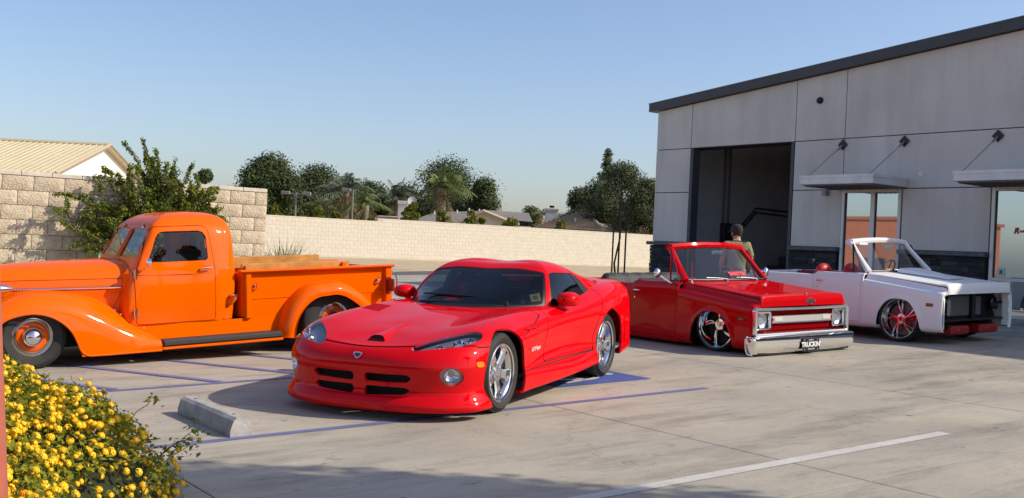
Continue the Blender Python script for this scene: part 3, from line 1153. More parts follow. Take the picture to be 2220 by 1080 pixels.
def build_viper():
    root = empty('sports_car', on_lot(4.71, 7.63, R(-151.4)), 'low red two-seat coupe with silver five-spoke wheels parked in front', 'car')
    C = [
     [(.74,0,.09),(.825,0,.075),(.838,0,.12),(.815,0,.17),(.785,0,.20),(.79,0,.34),(.812,0,.40),(.80,0,.475),(.745,0,.54),(.65,0,.566),(.56,0,.588),(.46,0,.612)],
     [(.72,.32,.09),(.812,.33,.075),(.825,.335,.12),(.80,.33,.17),(.77,.32,.20),(.775,.32,.34),(.797,.325,.40),(.783,.32,.475),(.715,.28,.545),(.60,.20,.577),(.48,.12,.604),(.36,0,.634)],
     [(.62,.56,.09),(.73,.60,.075),(.745,.61,.12),(.72,.595,.17),(.70,.58,.21),(.71,.585,.345),(.725,.595,.41),(.705,.585,.49),(.625,.53,.575),(.50,.40,.613),(.37,.22,.637),(.24,0,.656)],
     [(.50,.72,.09),(.60,.79,.075),(.612,.80,.12),(.59,.785,.175),(.575,.775,.22),(.58,.785,.35),(.585,.79,.42),(.56,.775,.51),(.475,.71,.612),(.34,.55,.657),(.21,.30,.667),(.10,0,.676)],
     [(.38,.82,.09),(.44,.905,.08),(.445,.912,.125),(.42,.89,.18),(.40,.878,.23),(.39,.89,.36),(.385,.893,.44),(.355,.878,.54),(.29,.82,.645),(.18,.67,.697),(.06,.37,.690),(-.04,0,.700)],
     [(.05,.85,.10),(.05,.925,.10),(.05,.935,.16),(.04,.93,.22),(.04,.93,.28),(.03,.938,.42),(.02,.94,.50),(.0,.93,.595),(-.05,.87,.685),(-.10,.72,.737),(-.17,.40,.716),(-.22,0,.724)],
     [(-.4,.86,.13),(-.4,.93,.13),(-.4,.94,.20),(-.4,.935,.27),(-.4,.92,.33),(-.4,.918,.44),(-.4,.925,.53),(-.4,.92,.61),(-.42,.87,.70),(-.44,.74,.762),(-.47,.42,.747),(-.5,0,.752)],
     [(-.85,.86,.14),(-.85,.945,.14),(-.85,.95,.22),(-.85,.937,.29),(-.85,.905,.35),(-.85,.893,.45),(-.85,.903,.54),(-.85,.905,.63),(-.85,.875,.72),(-.85,.77,.782),(-.86,.45,.778),(-.86,0,.778)],
     [(-1.5,.86,.15),(-1.5,.955,.155),(-1.5,.96,.235),(-1.5,.938,.30),(-1.5,.90,.36),(-1.5,.888,.46),(-1.5,.905,.56),(-1.5,.916,.655),(-1.5,.893,.74),(-1.5,.79,.792),(-1.5,.45,.80),(-1.5,0,.80)],
     [(-2.05,.86,.17),(-2.05,.955,.18),(-2.05,.958,.25),(-2.05,.947,.315),(-2.05,.93,.38),(-2.05,.933,.49),(-2.05,.95,.60),(-2.05,.953,.70),(-2.05,.925,.80),(-2.05,.82,.868),(-2.05,.45,.88),(-2.05,0,.88)],
     [(-2.45,.86,.20),(-2.45,.955,.20),(-2.45,.96,.27),(-2.45,.962,.33),(-2.45,.965,.40),(-2.45,.972,.52),(-2.45,.974,.63),(-2.45,.965,.745),(-2.45,.93,.85),(-2.45,.82,.925),(-2.45,.45,.93),(-2.45,0,.93)],
     [(-2.95,.84,.22),(-2.95,.93,.22),(-2.95,.935,.29),(-2.95,.937,.36),(-2.95,.94,.43),(-2.95,.942,.55),(-2.95,.94,.66),(-2.95,.93,.77),(-2.95,.90,.87),(-2.95,.80,.948),(-2.95,.45,.965),(-2.95,0,.97)],
     [(-3.36,.74,.25),(-3.42,.80,.25),(-3.43,.81,.32),(-3.43,.81,.39),(-3.42,.81,.46),(-3.42,.81,.57),(-3.42,.80,.68),(-3.41,.79,.79),(-3.38,.76,.89),(-3.33,.68,.952),(-3.27,.4,.975),(-3.23,0,.98)],
     [(-3.46,0,.26),(-3.54,0,.26),(-3.56,0,.33),(-3.56,0,.40),(-3.55,0,.47),(-3.55,0,.58),(-3.54,0,.69),(-3.52,0,.80),(-3.48,0,.89),(-3.42,0,.945),(-3.36,0,.968),(-3.30,0,.975)]]
    G = net(C, 9, 7)
    half = MB().grid([[tuple(p) for p in r] for r in G], flip=True)
    half.v = [(x, max(y, 0.0), z) for x, y, z in half.v]
    body = strip_mirror(half)
    side = lambda P: 0.55 - np.abs(P[:, 1])
    # wheel openings
    for cx, cz, rr in ((0.01, .325, .362), (-2.443, .335, .372)):
        arch = both(circ_sd((cx, cz), rr), side)
        drop, body = body.cut(arch)
    seams = MB()
    def take(fn, gap=0.0045):
        nonlocal body
        p, sm, body = carve(body, fn, gap)
        seams.join(sm.offset(-0.009))
        return p
    def simple(fn):
        nonlocal body
        p, body = body.cut(fn)
        return p
    # cabin opening
    cab = smooth_poly([(-.80, 0), (-.87, .34), (-1.06, .60), (-1.34, .735), (-1.9, .79), (-2.4, .76), (-2.85, .64), (-3.05, .35), (-3.1, 0), (-3.05, -.35), (-2.85, -.64), (-2.4, -.76), (-1.9, -.79), (-1.34, -.735), (-1.06, -.60), (-.87, -.34)], 4)
    simple(both(poly_sd(cab, (0, 1)), plane_sd(2, .60, -1)))
    # grille mouths
    holes = []
    for (ya, yb, z0, z1, tz) in ((.055, .445, .292, .352, .012), (.055, .43, .192, .252, .020)):
        holes.append([(ya, z0), (yb - .03, z0 + tz), (yb, (z0 + z1) / 2 + tz), (yb - .03, z1), (ya, z1)])
    mouth = []
    front = plane_sd(0, .55, -1)
    for hpoly in holes:
        fn = both(poly_sd(hpoly, (1, 2), 0.006, absy=True), front)
        simple(fn)
    # fog lamps, side markers, headlamps
    fogfn = both(lambda P: np.hypot(np.abs(P[:, 1]) - .733, P[:, 2] - .352) - .074, plane_sd(0, .45, -1))
    fog = simple(fogfn)
    mark = simple(both(poly_sd([(.392, .425), (.45, .425), (.45, .452), (.392, .452)], (0, 2), .008), side))
    hl_poly = smooth_poly([(.695, .41), (.645, .555), (.565, .68), (.47, .765), (.375, .815), (.295, .828), (.250, .79), (.290, .705), (.390, .605), (.535, .485)], 5)
    hl = simple(both(poly_sd(hl_poly, (0, 1), .004, absy=True), plane_sd(2, .47, -1)))
    # hood scoop mouth
    scoop = simple(both(poly_sd([(.545, -.07), (.590, -.07), (.590, .085), (.545, .085)], (0, 1), .004), plane_sd(2, .5, -1)))
    # clam-shell hood
    def shut(P):
        y = np.abs(P[:, 1])
        zc = .552 + .028 * np.clip(y / .5, 0, 1) ** 2 + .0 * y
        zc = np.where(P[:, 0] < .40, .565, zc)
        rear = np.where(P[:, 0] < -.30, .60 + (-.30 - P[:, 0]) * .28, zc)
        zcut = np.where(P[:, 0] < -.30, rear, zc)
        return np.maximum(zcut - P[:, 2], -.80 - P[:, 0])
    hood = take(shut)
    door_poly = [(-.80, .335), (-.845, .50), (-.90, .66), (-.98, .86), (-2.3, .98), (-2.16, .72), (-2.06, .60), (-1.99, .45), (-1.985, .335)]
    doors = take(both(poly_sd(door_poly, (0, 2), .004), side))
    dl, dr = doors.cut(plane_sd(1, 0, -1))
    sills = take(both(poly_sd([(-.30, .0), (-.30, .30), (-2.03, .325), (-2.03, .0)], (0, 2)), side))
    sl, sr = sills.cut(plane_sd(1, 0, -1))
    bump = take(lambda P: np.maximum(plane_sd(0, .15, -1)(P), P[:, 2] - .9))
    rear_b = take(both(plane_sd(0, -2.98), plane_sd(2, .62)))
    body.flange(.02).build('body', RED, root)
    ho = hood.flange(.02).build('hood', RED, root)
    bo = bump.flange(.03).build('front_bumper', RED, root)
    rear_b.flange(.02).build('rear_bumper', RED, root)
    for d in (dl, dr):
        d.flange(.02).build('door', RED, root)
    for d in (sl, sr):
        d.flange(.02).build('side_sill', RED, root)
    seams.build('panel_seam', SEAM, root)
    # lower lip split line and black backing behind the mouths
    MB().box(.60, .70, -.50, .50, .16, .40).build('grille_backing', SEAM, bo)
    tr = MB()
    # lamps
    for sgn in (1, -1):
        lens, _ = fog.cut(plane_sd(1, 0, -sgn))
        f_ = lens.build('fog_lamp', LAMPGLASS, bo)
        lens.offset(-.030).build('reflector', LENS, f_)
        fc = Vector(np.mean(np.array(lens.v), axis=0))
        fq = Vector((.80, .58 * sgn, .05)).to_track_quat('Z', 'Y').to_matrix().to_4x4()
        fq.translation = fc - Vector((.80, .58 * sgn, .05)).normalized() * .012
        MB().lathe([(.056, .006), (.046, -.004), (.024, -.016), (.0001, -.020)], 24, fq).build('lamp_bowl', CHROME, f_)
        mk, _ = mark.cut(plane_sd(1, 0, -sgn))
        mk.offset(.004).flange(.02).build('side_marker', AMBER, bo)
        cov, _ = hl.cut(plane_sd(1, 0, -sgn))
        hb = cov.build('headlight', LAMPGLASS, root)
        cov.offset(-.05).build('lamp_bucket', mat('lamp_bucket', (.34, .36, .40), .35, metal=.5), hb)
        cov.offset(-.012).flange(.05)
        for (px, py, pz, rr) in ((.462, .712, .576, .046), (.372, .768, .592, .037), (.570, .595, .553, .030)):
            c = Vector((px, py * sgn, pz))
            ax = Vector((.80, .35 * sgn, .35)).normalized()
            q = ax.to_track_quat('Z', 'Y').to_matrix().to_4x4()
            q.translation = c
            b_ = MB().lathe([(rr, .02), (rr * .97, .026), (rr * .8, .012), (rr * .45, -.01), (0.0001, -.014)], 20, q)
            b_.build('lamp_reflector', CHROME, hb)
    # emblem: shield with pointed foot, lettering, fog of small details
    fm = frame((.806, 0, .492), (0, 1, 0), (1, 0, .35))
    em = MB().prism(smooth_poly([(-.034, .020), (.034, .020), (.032, -.004), (0, -.028), (-.032, -.004)], 3), 0, .006, fm)
    eo = em.build('emblem', CHROME, root)
    MB().prism(smooth_poly([(-.027, .014), (.027, .014), (.025, -.004), (0, -.021), (-.025, -.004)], 3), .006, .0075, fm).build('emblem_inset', mat('emblem_red', (.25, .03, .06), .3, metal=.3), eo)
    # hood scoop: dark throat and front lip
    MB().box(.48, .588, -.062, .078, .52, .578).build('scoop_throat', SEAM, ho)
    G = []
    for i in range(11):
        t = i / 10
        x = .52 - .42 * t
        h = .022 * (1 - t) ** 1.8
        w0 = .078 - .025 * t
        zb = .603 + (.52 - x) * .20
        G.append([(x + .03 * (1 - t) * (k / 5 - 1) ** 2, .01 + w0 * (k / 5 - 1), zb - .014 + (h + .014) * (1 - abs(k / 5 - 1) ** 3.5)) for k in range(11)])
    MB().grid(G, flip=True).build('hood_scoop', RED, ho)
    MB().add([(p[0] - .004, p[1] * .94, p[2] - .004) for p in G[0]] + [(.54, -.065, .56), (.54, .085, .56)], [(0, 1, 2, 3, 4, 5, 6, 7, 8, 9, 10, 12, 11)]).build('scoop_mouth', SEAM, ho)
    # hood louvres over the wheels, cut flush
    HV = np.array(hood.v)
    def zs(x, y):
        d = (HV[:, 0] - x) ** 2 + (HV[:, 1] - y) ** 2
        k = np.argsort(d)[:4]
        w = 1 / (d[k] + 1e-6)
        return float((HV[k, 2] * w).sum() / w.sum())
    LOUV = mat('louvre_slot', (.16, .002, .004), .5)
    for sgn in (1, -1):
        for k in range(6):
            x = -.30 - k * .052
            ya, yb = sgn * (.50 + k * .008), sgn * (.68 + k * .008)
            G = []
            for i in range(7):
                y = ya + (yb - ya) * i / 6
                G.append([(x, y, zs(x, y) + .0005), (x - .010, y, zs(x - .01, y) + .006), (x - .030, y, zs(x - .03, y) + .0015)])
            MB().grid(G, flip=sgn < 0).build('hood_louvre', RED, ho)
            MB().grid([[tuple(np.array(p) + (.012, 0, -.0005)) for p in r[:1]] + [(r[1][0] + .008, r[1][1], r[1][2] - .0052)] for r in G], flip=sgn < 0).build('louvre_slot', LOUV, ho)
    # side gills behind the front wheel
    for sgn in (1, -1):
        for k in range(3):
            z = .60 + .025 * k
            MB().cbox(-.74 + .02 * k, -.50 + .06 * k, sgn * .905 - .012, sgn * .905 + .016, z, z + .008, .003).build('side_gill', RED, root)
        # flying script on the flank
        text_mesh('GTS Viper', .045, 'fender_script', mat('script_pale', (.82, .76, .68), .35), root, frame((-.56, sgn * .932, .475), (-sgn, 0, .06), (0, sgn, .1)), .002, .3)
        # door handle dimple and fuel cap hint
    # ---------------- greenhouse
    K = [
     [(-.78,0,.755),(-.98,0,.865),(-1.25,0,.995),(-1.50,0,1.108),(-1.62,0,1.150),(-1.72,0,1.166),(-1.80,0,1.172)],
     [(-.86,.36,.755),(-1.04,.345,.87),(-1.29,.33,1.0),(-1.52,.32,1.115),(-1.64,.31,1.163),(-1.75,.2,1.172),(-1.87,0,1.175)],
     [(-1.27,.735,.755),(-1.335,.71,.865),(-1.43,.66,.985),(-1.55,.59,1.085),(-1.65,.505,1.150),(-1.80,.34,1.192),(-1.96,0,1.175)],
     [(-1.40,.79,.76),(-1.435,.752,.865),(-1.51,.692,.985),(-1.62,.617,1.083),(-1.73,.525,1.150),(-1.87,.35,1.193),(-2.02,0,1.173)],
     [(-1.88,.825,.80),(-1.88,.785,.89),(-1.89,.725,.99),(-1.90,.655,1.075),(-1.93,.555,1.142),(-1.98,.36,1.188),(-2.08,0,1.166)],
     [(-2.28,.81,.86),(-2.25,.765,.93),(-2.22,.708,1.0),(-2.18,.635,1.065),(-2.17,.53,1.125),(-2.18,.35,1.165),(-2.22,0,1.150)],
     [(-2.92,.70,.92),(-2.80,.66,.955),(-2.67,.615,.985),(-2.53,.55,1.025),(-2.44,.45,1.07),(-2.39,.3,1.105),(-2.37,0,1.112)],
     [(-3.18,0,.955),(-3.02,0,.978),(-2.86,0,1.0),(-2.71,0,1.032),(-2.61,0,1.062),(-2.53,0,1.082),(-2.46,0,1.097)]]
    per = 16
    S = net(K, per, per)
    flat = uv_patch(S, 0, 7, 0, 6, 84, 60)
    def rr(u0, u1, v0, v1, r=.12):
        return poly_sd([(u0 + r, v0 + r), (u1 - r, v0 + r), (u1 - r, v1 - r), (u0 + r, v1 - r)], (0, 1), r)
    ws, flat = flat.cut(rr(-1, 1.93, .10, 3.05, .16))
    ws_in, ws_frit = ws.cut(rr(-1, 1.86, .42, 2.92, .14))
    swf = poly_sd([(2.28, .12), (4.6, .10), (4.93, .12), (4.78, 1.2), (4.68, 2.6), (4.5, 2.98), (3.2, 3.02), (2.42, 2.85)], (0, 1), .05)
    sw, flat = flat.cut(swf)
    sglass, strim = sw.cut(lambda P: np.maximum(swf(P) + .05, P[:, 0] - (4.52 - .07 * P[:, 1])))
    rg, flat = flat.cut(rr(5.75, 9, .35, 3.3, .2))
    def put(mb, name, mt, sides, off=0.0, fl=0.0, par=None):
        m3 = uv_map(mb, S, per)
        m3.f = [q[::-1] for q in m3.f]
        m3.v = [(x, max(y, 0.0), z) for x, y, z in m3.v]
        if off:
            m3 = m3.offset(off)
            m3.v = [(x, max(y, 0.0), z) for x, y, z in m3.v]
        objs = []
        if sides == 'c':
            m4 = strip_mirror(m3)
            objs.append((m4.flange(fl) if fl else m4).build(name, mt, par or root))
        else:
            for q in (m3, m3.mirror()):
                objs.append((q.flange(fl) if fl else q).build(name, mt, par or root))
        return objs
    put(flat, 'roof', RED, 'c', 0, .03)
    w = put(ws_in, 'windscreen', GLASS, 'c', -.006)
    put(ws_frit, 'windscreen_border', BLACKP, 'c', -.004, 0, w[0])
    sgs = put(sglass, 'side_window', GLASS, 's', -.006)
    for q, o in zip((0, 1), sgs):
        pass
    st = put(strim, 'window_trim', BLACKP, 's', -.003, .02)
    put(rg, 'rear_window', GLASS, 'c', -.006)
    # cowl and wiper
    cw = MB()
    for i in range(12):
        pass
    MB().tube([(-.92, -.42, .800), (-.90, -.1, .806), (-.97, .25, .812), (-1.02, .42, .815)], .011, 6).build('wiper_arm', BLACKP, root)
    MB().tube([(-1.03, -.45, .868), (-.98, -.05, .868), (-1.03, .35, .855)], .008, 6).build('wiper_blade', BLACKP, root)
    MB().cyl((-1.0, .44, .77), (-1.0, .44, .83), .022, .016, 10).build('wiper_pivot', BLACKP, root)
    # ---------------- cabin
    tub = MB()
    tub.box(-2.7, -1.15, -.70, .70, .25, .30)
    tub.box(-2.75, -2.45, -.68, .68, .30, .86)
    tub.box(-1.32, -1.12, -.68, .68, .30, .76)
    tub.box(-2.45, -1.3, -.09, .09, .30, .52)
    tub.build('cabin_floor', DARK, root)
    MB().add([(-1.0, -.70, .765), (-1.0, .70, .765), (-1.36, .72, .79), (-1.36, -.72, .79), (-1.42, -.70, .68), (-1.42, .70, .68)], [(0, 1, 2, 3), (3, 2, 5, 4)]).build('dashboard', DARK, root)
    for sy in (.36, -.36):
        s_ = MB().cbox(-2.1, -1.62, sy - .24, sy + .24, .32, .46, .04)
        s_.join(MB().cbox(-.09, .09, -.24, .24, 0, .62, .05).xf(Matrix.Translation((-2.12, sy, .40)) @ Matrix.Rotation(R(-18), 4, 'Y')))
        so = s_.build('seat', LEATHER, root)
        MB().cbox(-.05, .05, -.13, .13, 0, .16, .03).xf(Matrix.Translation((-2.3, sy, .96)) @ Matrix.Rotation(R(-14), 4, 'Y')).build('headrest', LEATHER, so)
    q = Matrix.Translation((-1.55, .36, .80)) @ Matrix.Rotation(R(-65), 4, 'Y')
    ring = MB().tube([q @ Vector((.18 * math.cos(a), .18 * math.sin(a), 0)) for a in [2 * math.pi * k / 24 for k in range(25)]], .014, 6, False)
    ring.tube([q @ Vector((-.17, 0, 0)), q @ Vector((.17, 0, 0))], .012, 6).tube([q @ Vector((0, 0, 0)), q @ Vector((0, 0, -.3))], .025, 8)
    ring.build('steering_wheel', LEATHER, root)
    # inspection sticker in the lower corner of the screen
    fmx = frame((-1.262, .615, .862), (-.62, .75, .15), (.62, .52, .58))
    st_ = MB().prism([(-.048, -.04), (.048, -.04), (.048, .04), (-.048, .04)], 0, .001, fmx).build('windscreen_sticker', mat('sticker_yellow', (.55, .52, .22), .6), w[0])
    MB().prism([(-.025, -.02), (.025, -.02), (.02, .022), (-.02, .022)], .001, .0018, fmx).build('sticker_print', mat('sticker_print', (.16, .17, .08), .6), w[0])
    # ---------------- mirrors
    for sgn in (1, -1):
        ctr = Vector((-1.40, .885 * sgn, .852))
        mm = MB()
        Gm = []
        for (dx, ry, rz) in ((.105, .010, .008), (.095, .05, .032), (.06, .085, .055), (.01, .102, .066), (-.05, .105, .068), (-.075, .098, .063)):
            Gm.append([(ctr.x + dx, ctr.y + ry * math.copysign(abs(math.cos(a)) ** .8, math.cos(a)), ctr.z + rz * math.copysign(abs(math.sin(a)) ** .8, math.sin(a))) for a in [2 * math.pi * k / 20 for k in range(20)]])
        mm.grid(Gm, wrap=True, flip=True)
        mm.tube([(ctr.x, sgn * .85, .815), (ctr.x + .015, sgn * .83, .785), (ctr.x + .02, sgn * .81, .755)], [.03, .030, .040], 8)
        mo = mm.build('door_mirror', RED, root)
        MB().add([(ctr.x - .070, ctr.y + .095 * math.cos(a), ctr.z + .06 * math.sin(a)) for a in [2 * math.pi * k / 16 for k in range(16)]], [tuple(range(16))]).build('mirror_glass', CHROME, mo)
    # ---------------- wheels
    for (x, z, ro, w_, yo, rim) in ((0, .325, .325, .27, .872, .232), (-2.443, .335, .335, .33, .902, .238)):
        for sgn in (1, -1):
            m = wheel_frame(x, (yo - w_ / 2) * sgn, z, sgn, 0, 0, .35 + x)
            h = w_ / 2
            rm = spoke_wheel('five', rim, w_, None, m)
            hubz = h * .70
            rm.lathe([(.0001, hubz + .015), (.036, hubz + .013), (.042, hubz + .002), (.075, hubz), (.085, hubz - .02), (.085, -h * .2)], 24)
            for k in range(5):
                a = 2 * math.pi * k / 5
                Gs = []
                for (r, hw, zz, th) in ((.050, .046, hubz - .004, .05), (.09, .042, hubz + .004, .05), (.14, .044, hubz + .012, .05), (.18, .054, hubz + .014, .05), (rim - .020, .076, h * .84, .06)):
                    Gs.append([(r, -hw, zz - .012), (r, -hw * .7, zz), (r, hw * .7, zz), (r, hw, zz - .012), (r, hw * .8, zz - th), (r, -hw * .8, zz - th)])
                sp = MB().grid(Gs, wrap=True)
                rm.join(sp.xf(Matrix.Rotation(a, 4, 'Z')))
            for k in range(6):
                a = 2 * math.pi * (k + .5) / 6
                rm.cyl((.058 * math.cos(a), .058 * math.sin(a), hubz - .01), (.058 * math.cos(a), .058 * math.sin(a), hubz + .012), .009, .008, 6)
            ro_ = rm.build('wheel', SATIN, root)
            ro_.matrix_local = m
            tyre_mb(ro, rim - .003, w_).build('tyre', RUBBER, ro_)
            dk = MB().lathe([(.0001, -h * .25), (rim - .055, -h * .25), (rim - .055, -h * .4)], 32)
            dk.build('brake_disc', BRAKE, ro_)
    # dark wheel housings
    for cx, cz, rr_ in ((0.01, .325, .366), (-2.443, .335, .376)):
        for sgn in (1, -1):
            hs = MB().lathe([(rr_, .0), (rr_, .36), (.0001, .36)], 32, Matrix.Translation((cx, sgn * .84, cz)) @ Matrix.Rotation(math.pi / 2 * sgn, 4, 'X'))
            top, low = hs.cut(plane_sd(2, .16, -1))
            top.build('wheel_housing', SEAM, root)
    MB().box(-3.3, .45, -.55, .55, .13, .17).build('floor_pan', SEAM, root)
    return root
build_viper()
# ------------------------------------------------------------------ two slammed open-top trucks
def lerp(a, b, t):
    return tuple(p + (q - p) * t for p, q in zip(a, b))
REARP = [(.90,.055),(.947,.095),(.966,.25),(.970,.42),(.966,.58),(.960,.695),(.936,.748),(.893,.766),(.868,.788),(.836,.840),(.70,.858),(.40,.866),(0,.872)]
FRNTP = [(.90,.075),(.942,.11),(.960,.24),(.963,.38),(.958,.49),(.950,.578),(.926,.622),(.882,.640),(.856,.662),(.822,.735),(.70,.752),(.40,.758),(0,.766)]
def open_truck(root, PA, red, dz, rimR, tyR, trim_mat, seat_mat):
    up = Matrix.Translation((0, 0, dz))
    def B(mb, name, mt, par=None, **k):
        return mb.xf(up).build(name, mt, par or root, **k)
    cols = []
    for x in (-.66, -.45, -.2, .05, .3, .48):
        t = (x + .66) / (.52 + .66)
        cols.append([(x, *lerp(REARP[j], FRNTP[j], t)) for j in range(13)])
    ex = [.575] * 6 + [.585, .592, .60, .608, .612, .628, .642]
    cols.append([(ex[j], FRNTP[j][0] - .004, FRNTP[j][1] - (.006 if j > 5 else 0)) for j in range(13)])
    ex2 = [.60] * 6 + [.606, .615, .622, .630, .634, .650, .664]
    ez2 = [.08, .115, .24, .375, .48, .555, .598, .612, .632, .685, .698, .704, .712]
    ey2 = [.895, .93, .945, .948, .942, .93, .905, .866, .842, .808, .70, .40, 0]
    cols.append([(ex2[j], ey2[j], ez2[j]) for j in range(13)])
    ex3 = [.585] * 6 + [.602, .615, .625, .634, .638, .655, .668]
    ez3 = [.09, .12, .24, .37, .465, .54, .582, .596, .602, .606, .608, .610, .612]
    ey3 = [.86, .885, .90, .905, .90, .89, .87, .845, .825, .795, .69, .40, 0]
    cols.append([(ex3[j], ey3[j], ez3[j]) for j in range(13)])
    def flare(p):
        # raised lip round the wheel opening
        d = math.hypot((p[0] + .07) / .365, (p[2] - .10) / .415)
        k = max(0, 1 - abs(d - 1.0) / .16)
        return (p[0], p[1] + (.016 * k * k * (3 - 2 * k) if p[1] > .85 else 0), p[2])
    G = net(cols, 10, 7)
    half = MB().grid([[tuple(p) for p in r] for r in G], flip=False)
    half.v = [flare(p) for p in half.v]
    clip = strip_mirror(half)
    side = lambda P: 0.6 - np.abs(P[:, 1])
    # wheel opening, flattened towards the ground
    def arch(cx, w, top):
        return both(poly_sd(smooth_poly([(cx - w, -.3), (cx - w * .99, .10), (cx - w * .86, top * .62), (cx - w * .5, top * .93), (cx, top), (cx + w * .48, top * .93), (cx + w * .78, top * .66), (cx + w * .98, .12), (cx + w * 1.06, -.3)], 5), (0, 2)), side)
    _, clip = clip.cut(arch(-.07, .355, .508))
    seams = MB()
    hood, sm, clip = carve(clip, lambda P: np.maximum(np.abs(P[:, 1]) - .838 , -.50 - P[:, 0]), .003)
    # keep only the top face in the hood
    seams.join(sm.offset(-.008))
    marker, clip = clip.cut(both(poly_sd([(.375, .435), (.468, .435), (.468, .468), (.375, .468)], (0, 2), .006), side))
    cowl, fenders = clip.cut(both(plane_sd(0, -.50), lambda P: np.abs(P[:, 1]) - .842))
    fl, fr = fenders.cut(plane_sd(1, 0, -1))
    for f_ in (fl, fr):
        B(f_.flange(.02), 'front_fender', PA)
    ho = B(hood.flange(.02), 'hood', PA)
    B(cowl.flange(.02), 'cowl', PA)
    mats_mark = mat('dark_marker', (.10, .03, .02), .25, coat=.5)
    for sg in (1, -1):
        q, _ = marker.cut(plane_sd(1, 0, -sg))
        mo = B(q.offset(.006).flange(.02), 'side_marker', mats_mark)
        y = .968 * sg
        for zz in (.442, .458):
            B(MB().cbox(.385, .458, y - .003 if sg > 0 else y - .004, y + .004 if sg > 0 else y + .003, zz, zz + .006, .001), 'marker_bar', mat('marker_amber', (.42, .24, .12), .3), mo)
    # ---------------- body side behind the fenders
    SP = [(.90,.05),(.947,.09),(.967,.25),(.972,.42),(.968,.58),(.960,.70),(.948,.765),(.935,.80),(.925,.818),(.905,.826),(.865,.824)]
    sc = []
    for x, zt, yin in ((-.662, .845, 0), (-.9, .843, 0), (-1.2, .836, 0), (-1.50, .830, 0), (-1.57, .795, 0), (-1.9, .79, 0), (-2.4, .785, 0), (-2.9, .78, -.01), (-3.2, .775, -.03), (-3.3, .77, -.10)):
        k = (zt - .05) / (.826 - .05)
        sc.append([(x, y + yin, .05 + (z - .05) * k) for y, z in SP])
    Gs = net(sc, 8, 5)
    sd = MB().grid([[tuple(p) for p in r] for r in Gs], flip=True)
    _, sd = sd.cut(arch(-2.66, .36, .50))
    dpoly = [(-.705, .13), (-.705, .95), (-1.535, .95), (-1.535, .13)]
    door, sm, quarter = carve(sd, poly_sd(dpoly, (0, 2), .01), .003)
    sm = sm.offset(-.008)
    seams.join(sm).join(sm.mirror())
    for q in (quarter, quarter.mirror()):
        B(q.flange(.02), 'body_side', PA)
    doors = []
    for q in (door, door.mirror()):
        doors.append(B(q.flange(.03), 'door', PA))
    B(seams, 'panel_seam', SEAM)
    # rear panel, floor, inner walls
    B(MB().cbox(-3.31, -3.24, -.86, .86, .12, .765, .01), 'tailgate', PA)
    tub = MB()
    tub.box(-3.24, -.66, -.86, .86, .14, .18)
    for sg in (1, -1):
        tub.box(-3.24, -1.57, min(sg * .845, sg * .885), max(sg * .845, sg * .885), .18, .775)
        tub.box(-1.56, -.70, min(sg * .85, sg * .885), max(sg * .85, sg * .885), .18, .815)
    B(tub, 'cabin_tub', trim_mat)
    B(MB().cbox(-.98, -.66, -.85, .85, .42, .862, .04), 'dashboard', trim_mat)
    # inner wheel wells and chassis
    for cx in (-.07, -2.66):
        for sg in (1, -1):
            hs = MB().lathe([(.40, 0), (.40, .40), (.0001, .40)], 24, Matrix.Translation((cx, sg * .90, .13)) @ Matrix.Rotation(math.pi / 2 * sg, 4, 'X'))
            top, low = hs.cut(plane_sd(2, .10, -1))
            B(top, 'wheel_housing', SEAM)
    ch = MB().box(-3.2, .50, -.62, -.50, .10, .16).box(-3.2, .50, .50, .62, .10, .16).box(-.15, .1, -.5, .5, .09, .2)
    B(ch, 'chassis_frame', SEAM)
    # seats
    for sy in (-.36, .36):
        s_ = MB().cbox(-1.72, -1.22, sy - .27, sy + .27, .30, .47, .05)
        s_.join(MB().cbox(-.08, .08, -.27, .27, 0, .44, .06).xf(Matrix.Translation((-1.70, sy, .40)) @ Matrix.Rotation(R(-12), 4, 'Y')))
        so = B(s_, 'seat', seat_mat)
        if not red:
            B(MB().ball((-1.80, sy, .82), .15, 18, (.6, 1.15, .85)), 'headrest', seat_mat, so)
    if red:
        bs = MB()
        G = []
        for i in range(61):
            y = -.78 + 1.56 * i / 60
            pl = .014 * abs(math.sin(math.pi * (y + .78) / .26)) ** .5
            e = max(0, (abs(y) - .70) / .08) ** 2
            top = .50 - .05 * e
            G.append([(x, y, z) for x, z in ((.075 + pl, 0), (.085 + pl, .25), (.07 + pl, top - .06), (.035, top - .01 + pl * .5), (-.02, top), (-.07, top - .03), (-.09, top - .1), (-.09, 0))])
        bs.join(MB().grid(G, flip=True).add(G[0], [tuple(range(8))]).add(G[-1], [tuple(range(8))[::-1]]).xf(Matrix.Translation((-2.23, 0, .40)) @ Matrix.Rotation(R(-14), 4, 'Y')))
        bs.cbox(-2.25, -1.8, -.75, .75, .30, .46, .05)
        B(bs, 'rear_bench', seat_mat)
    q = Matrix.Translation((-1.18, .40, .86)) @ Matrix.Rotation(R(-58), 4, 'Y')
    ring = MB().tube([q @ Vector((.19 * math.cos(a), .19 * math.sin(a), 0)) for a in [2 * math.pi * k / 24 for k in range(25)]], .012, 6, False)
    for a in (0, 2.1, 4.2):
        ring.tube([q @ Vector((0, 0, -.03)), q @ Vector((.19 * math.cos(a), .19 * math.sin(a), 0))], .012, 6)
    ring.tube([q @ Vector((0, 0, -.03)), q @ Vector((0, 0, -.35))], .022, 8)
    B(ring, 'steering_wheel', BLACKP if red else STEEL)
    # ---------------- windscreen, posts, header, vent windows
    def wsp(s, t):
        """screen surface: s=-1..1 across, t=0..1 up"""
        hw = .79 + (.70 - .79) * t
        x = -.575 + (-.985 + .575) * t - .10 * s * s * (1 - .35 * t)
        z = .868 + (1.285 - .868) * t + .035 * t * (1 - s * s)
        return Vector((x, hw * s, z))
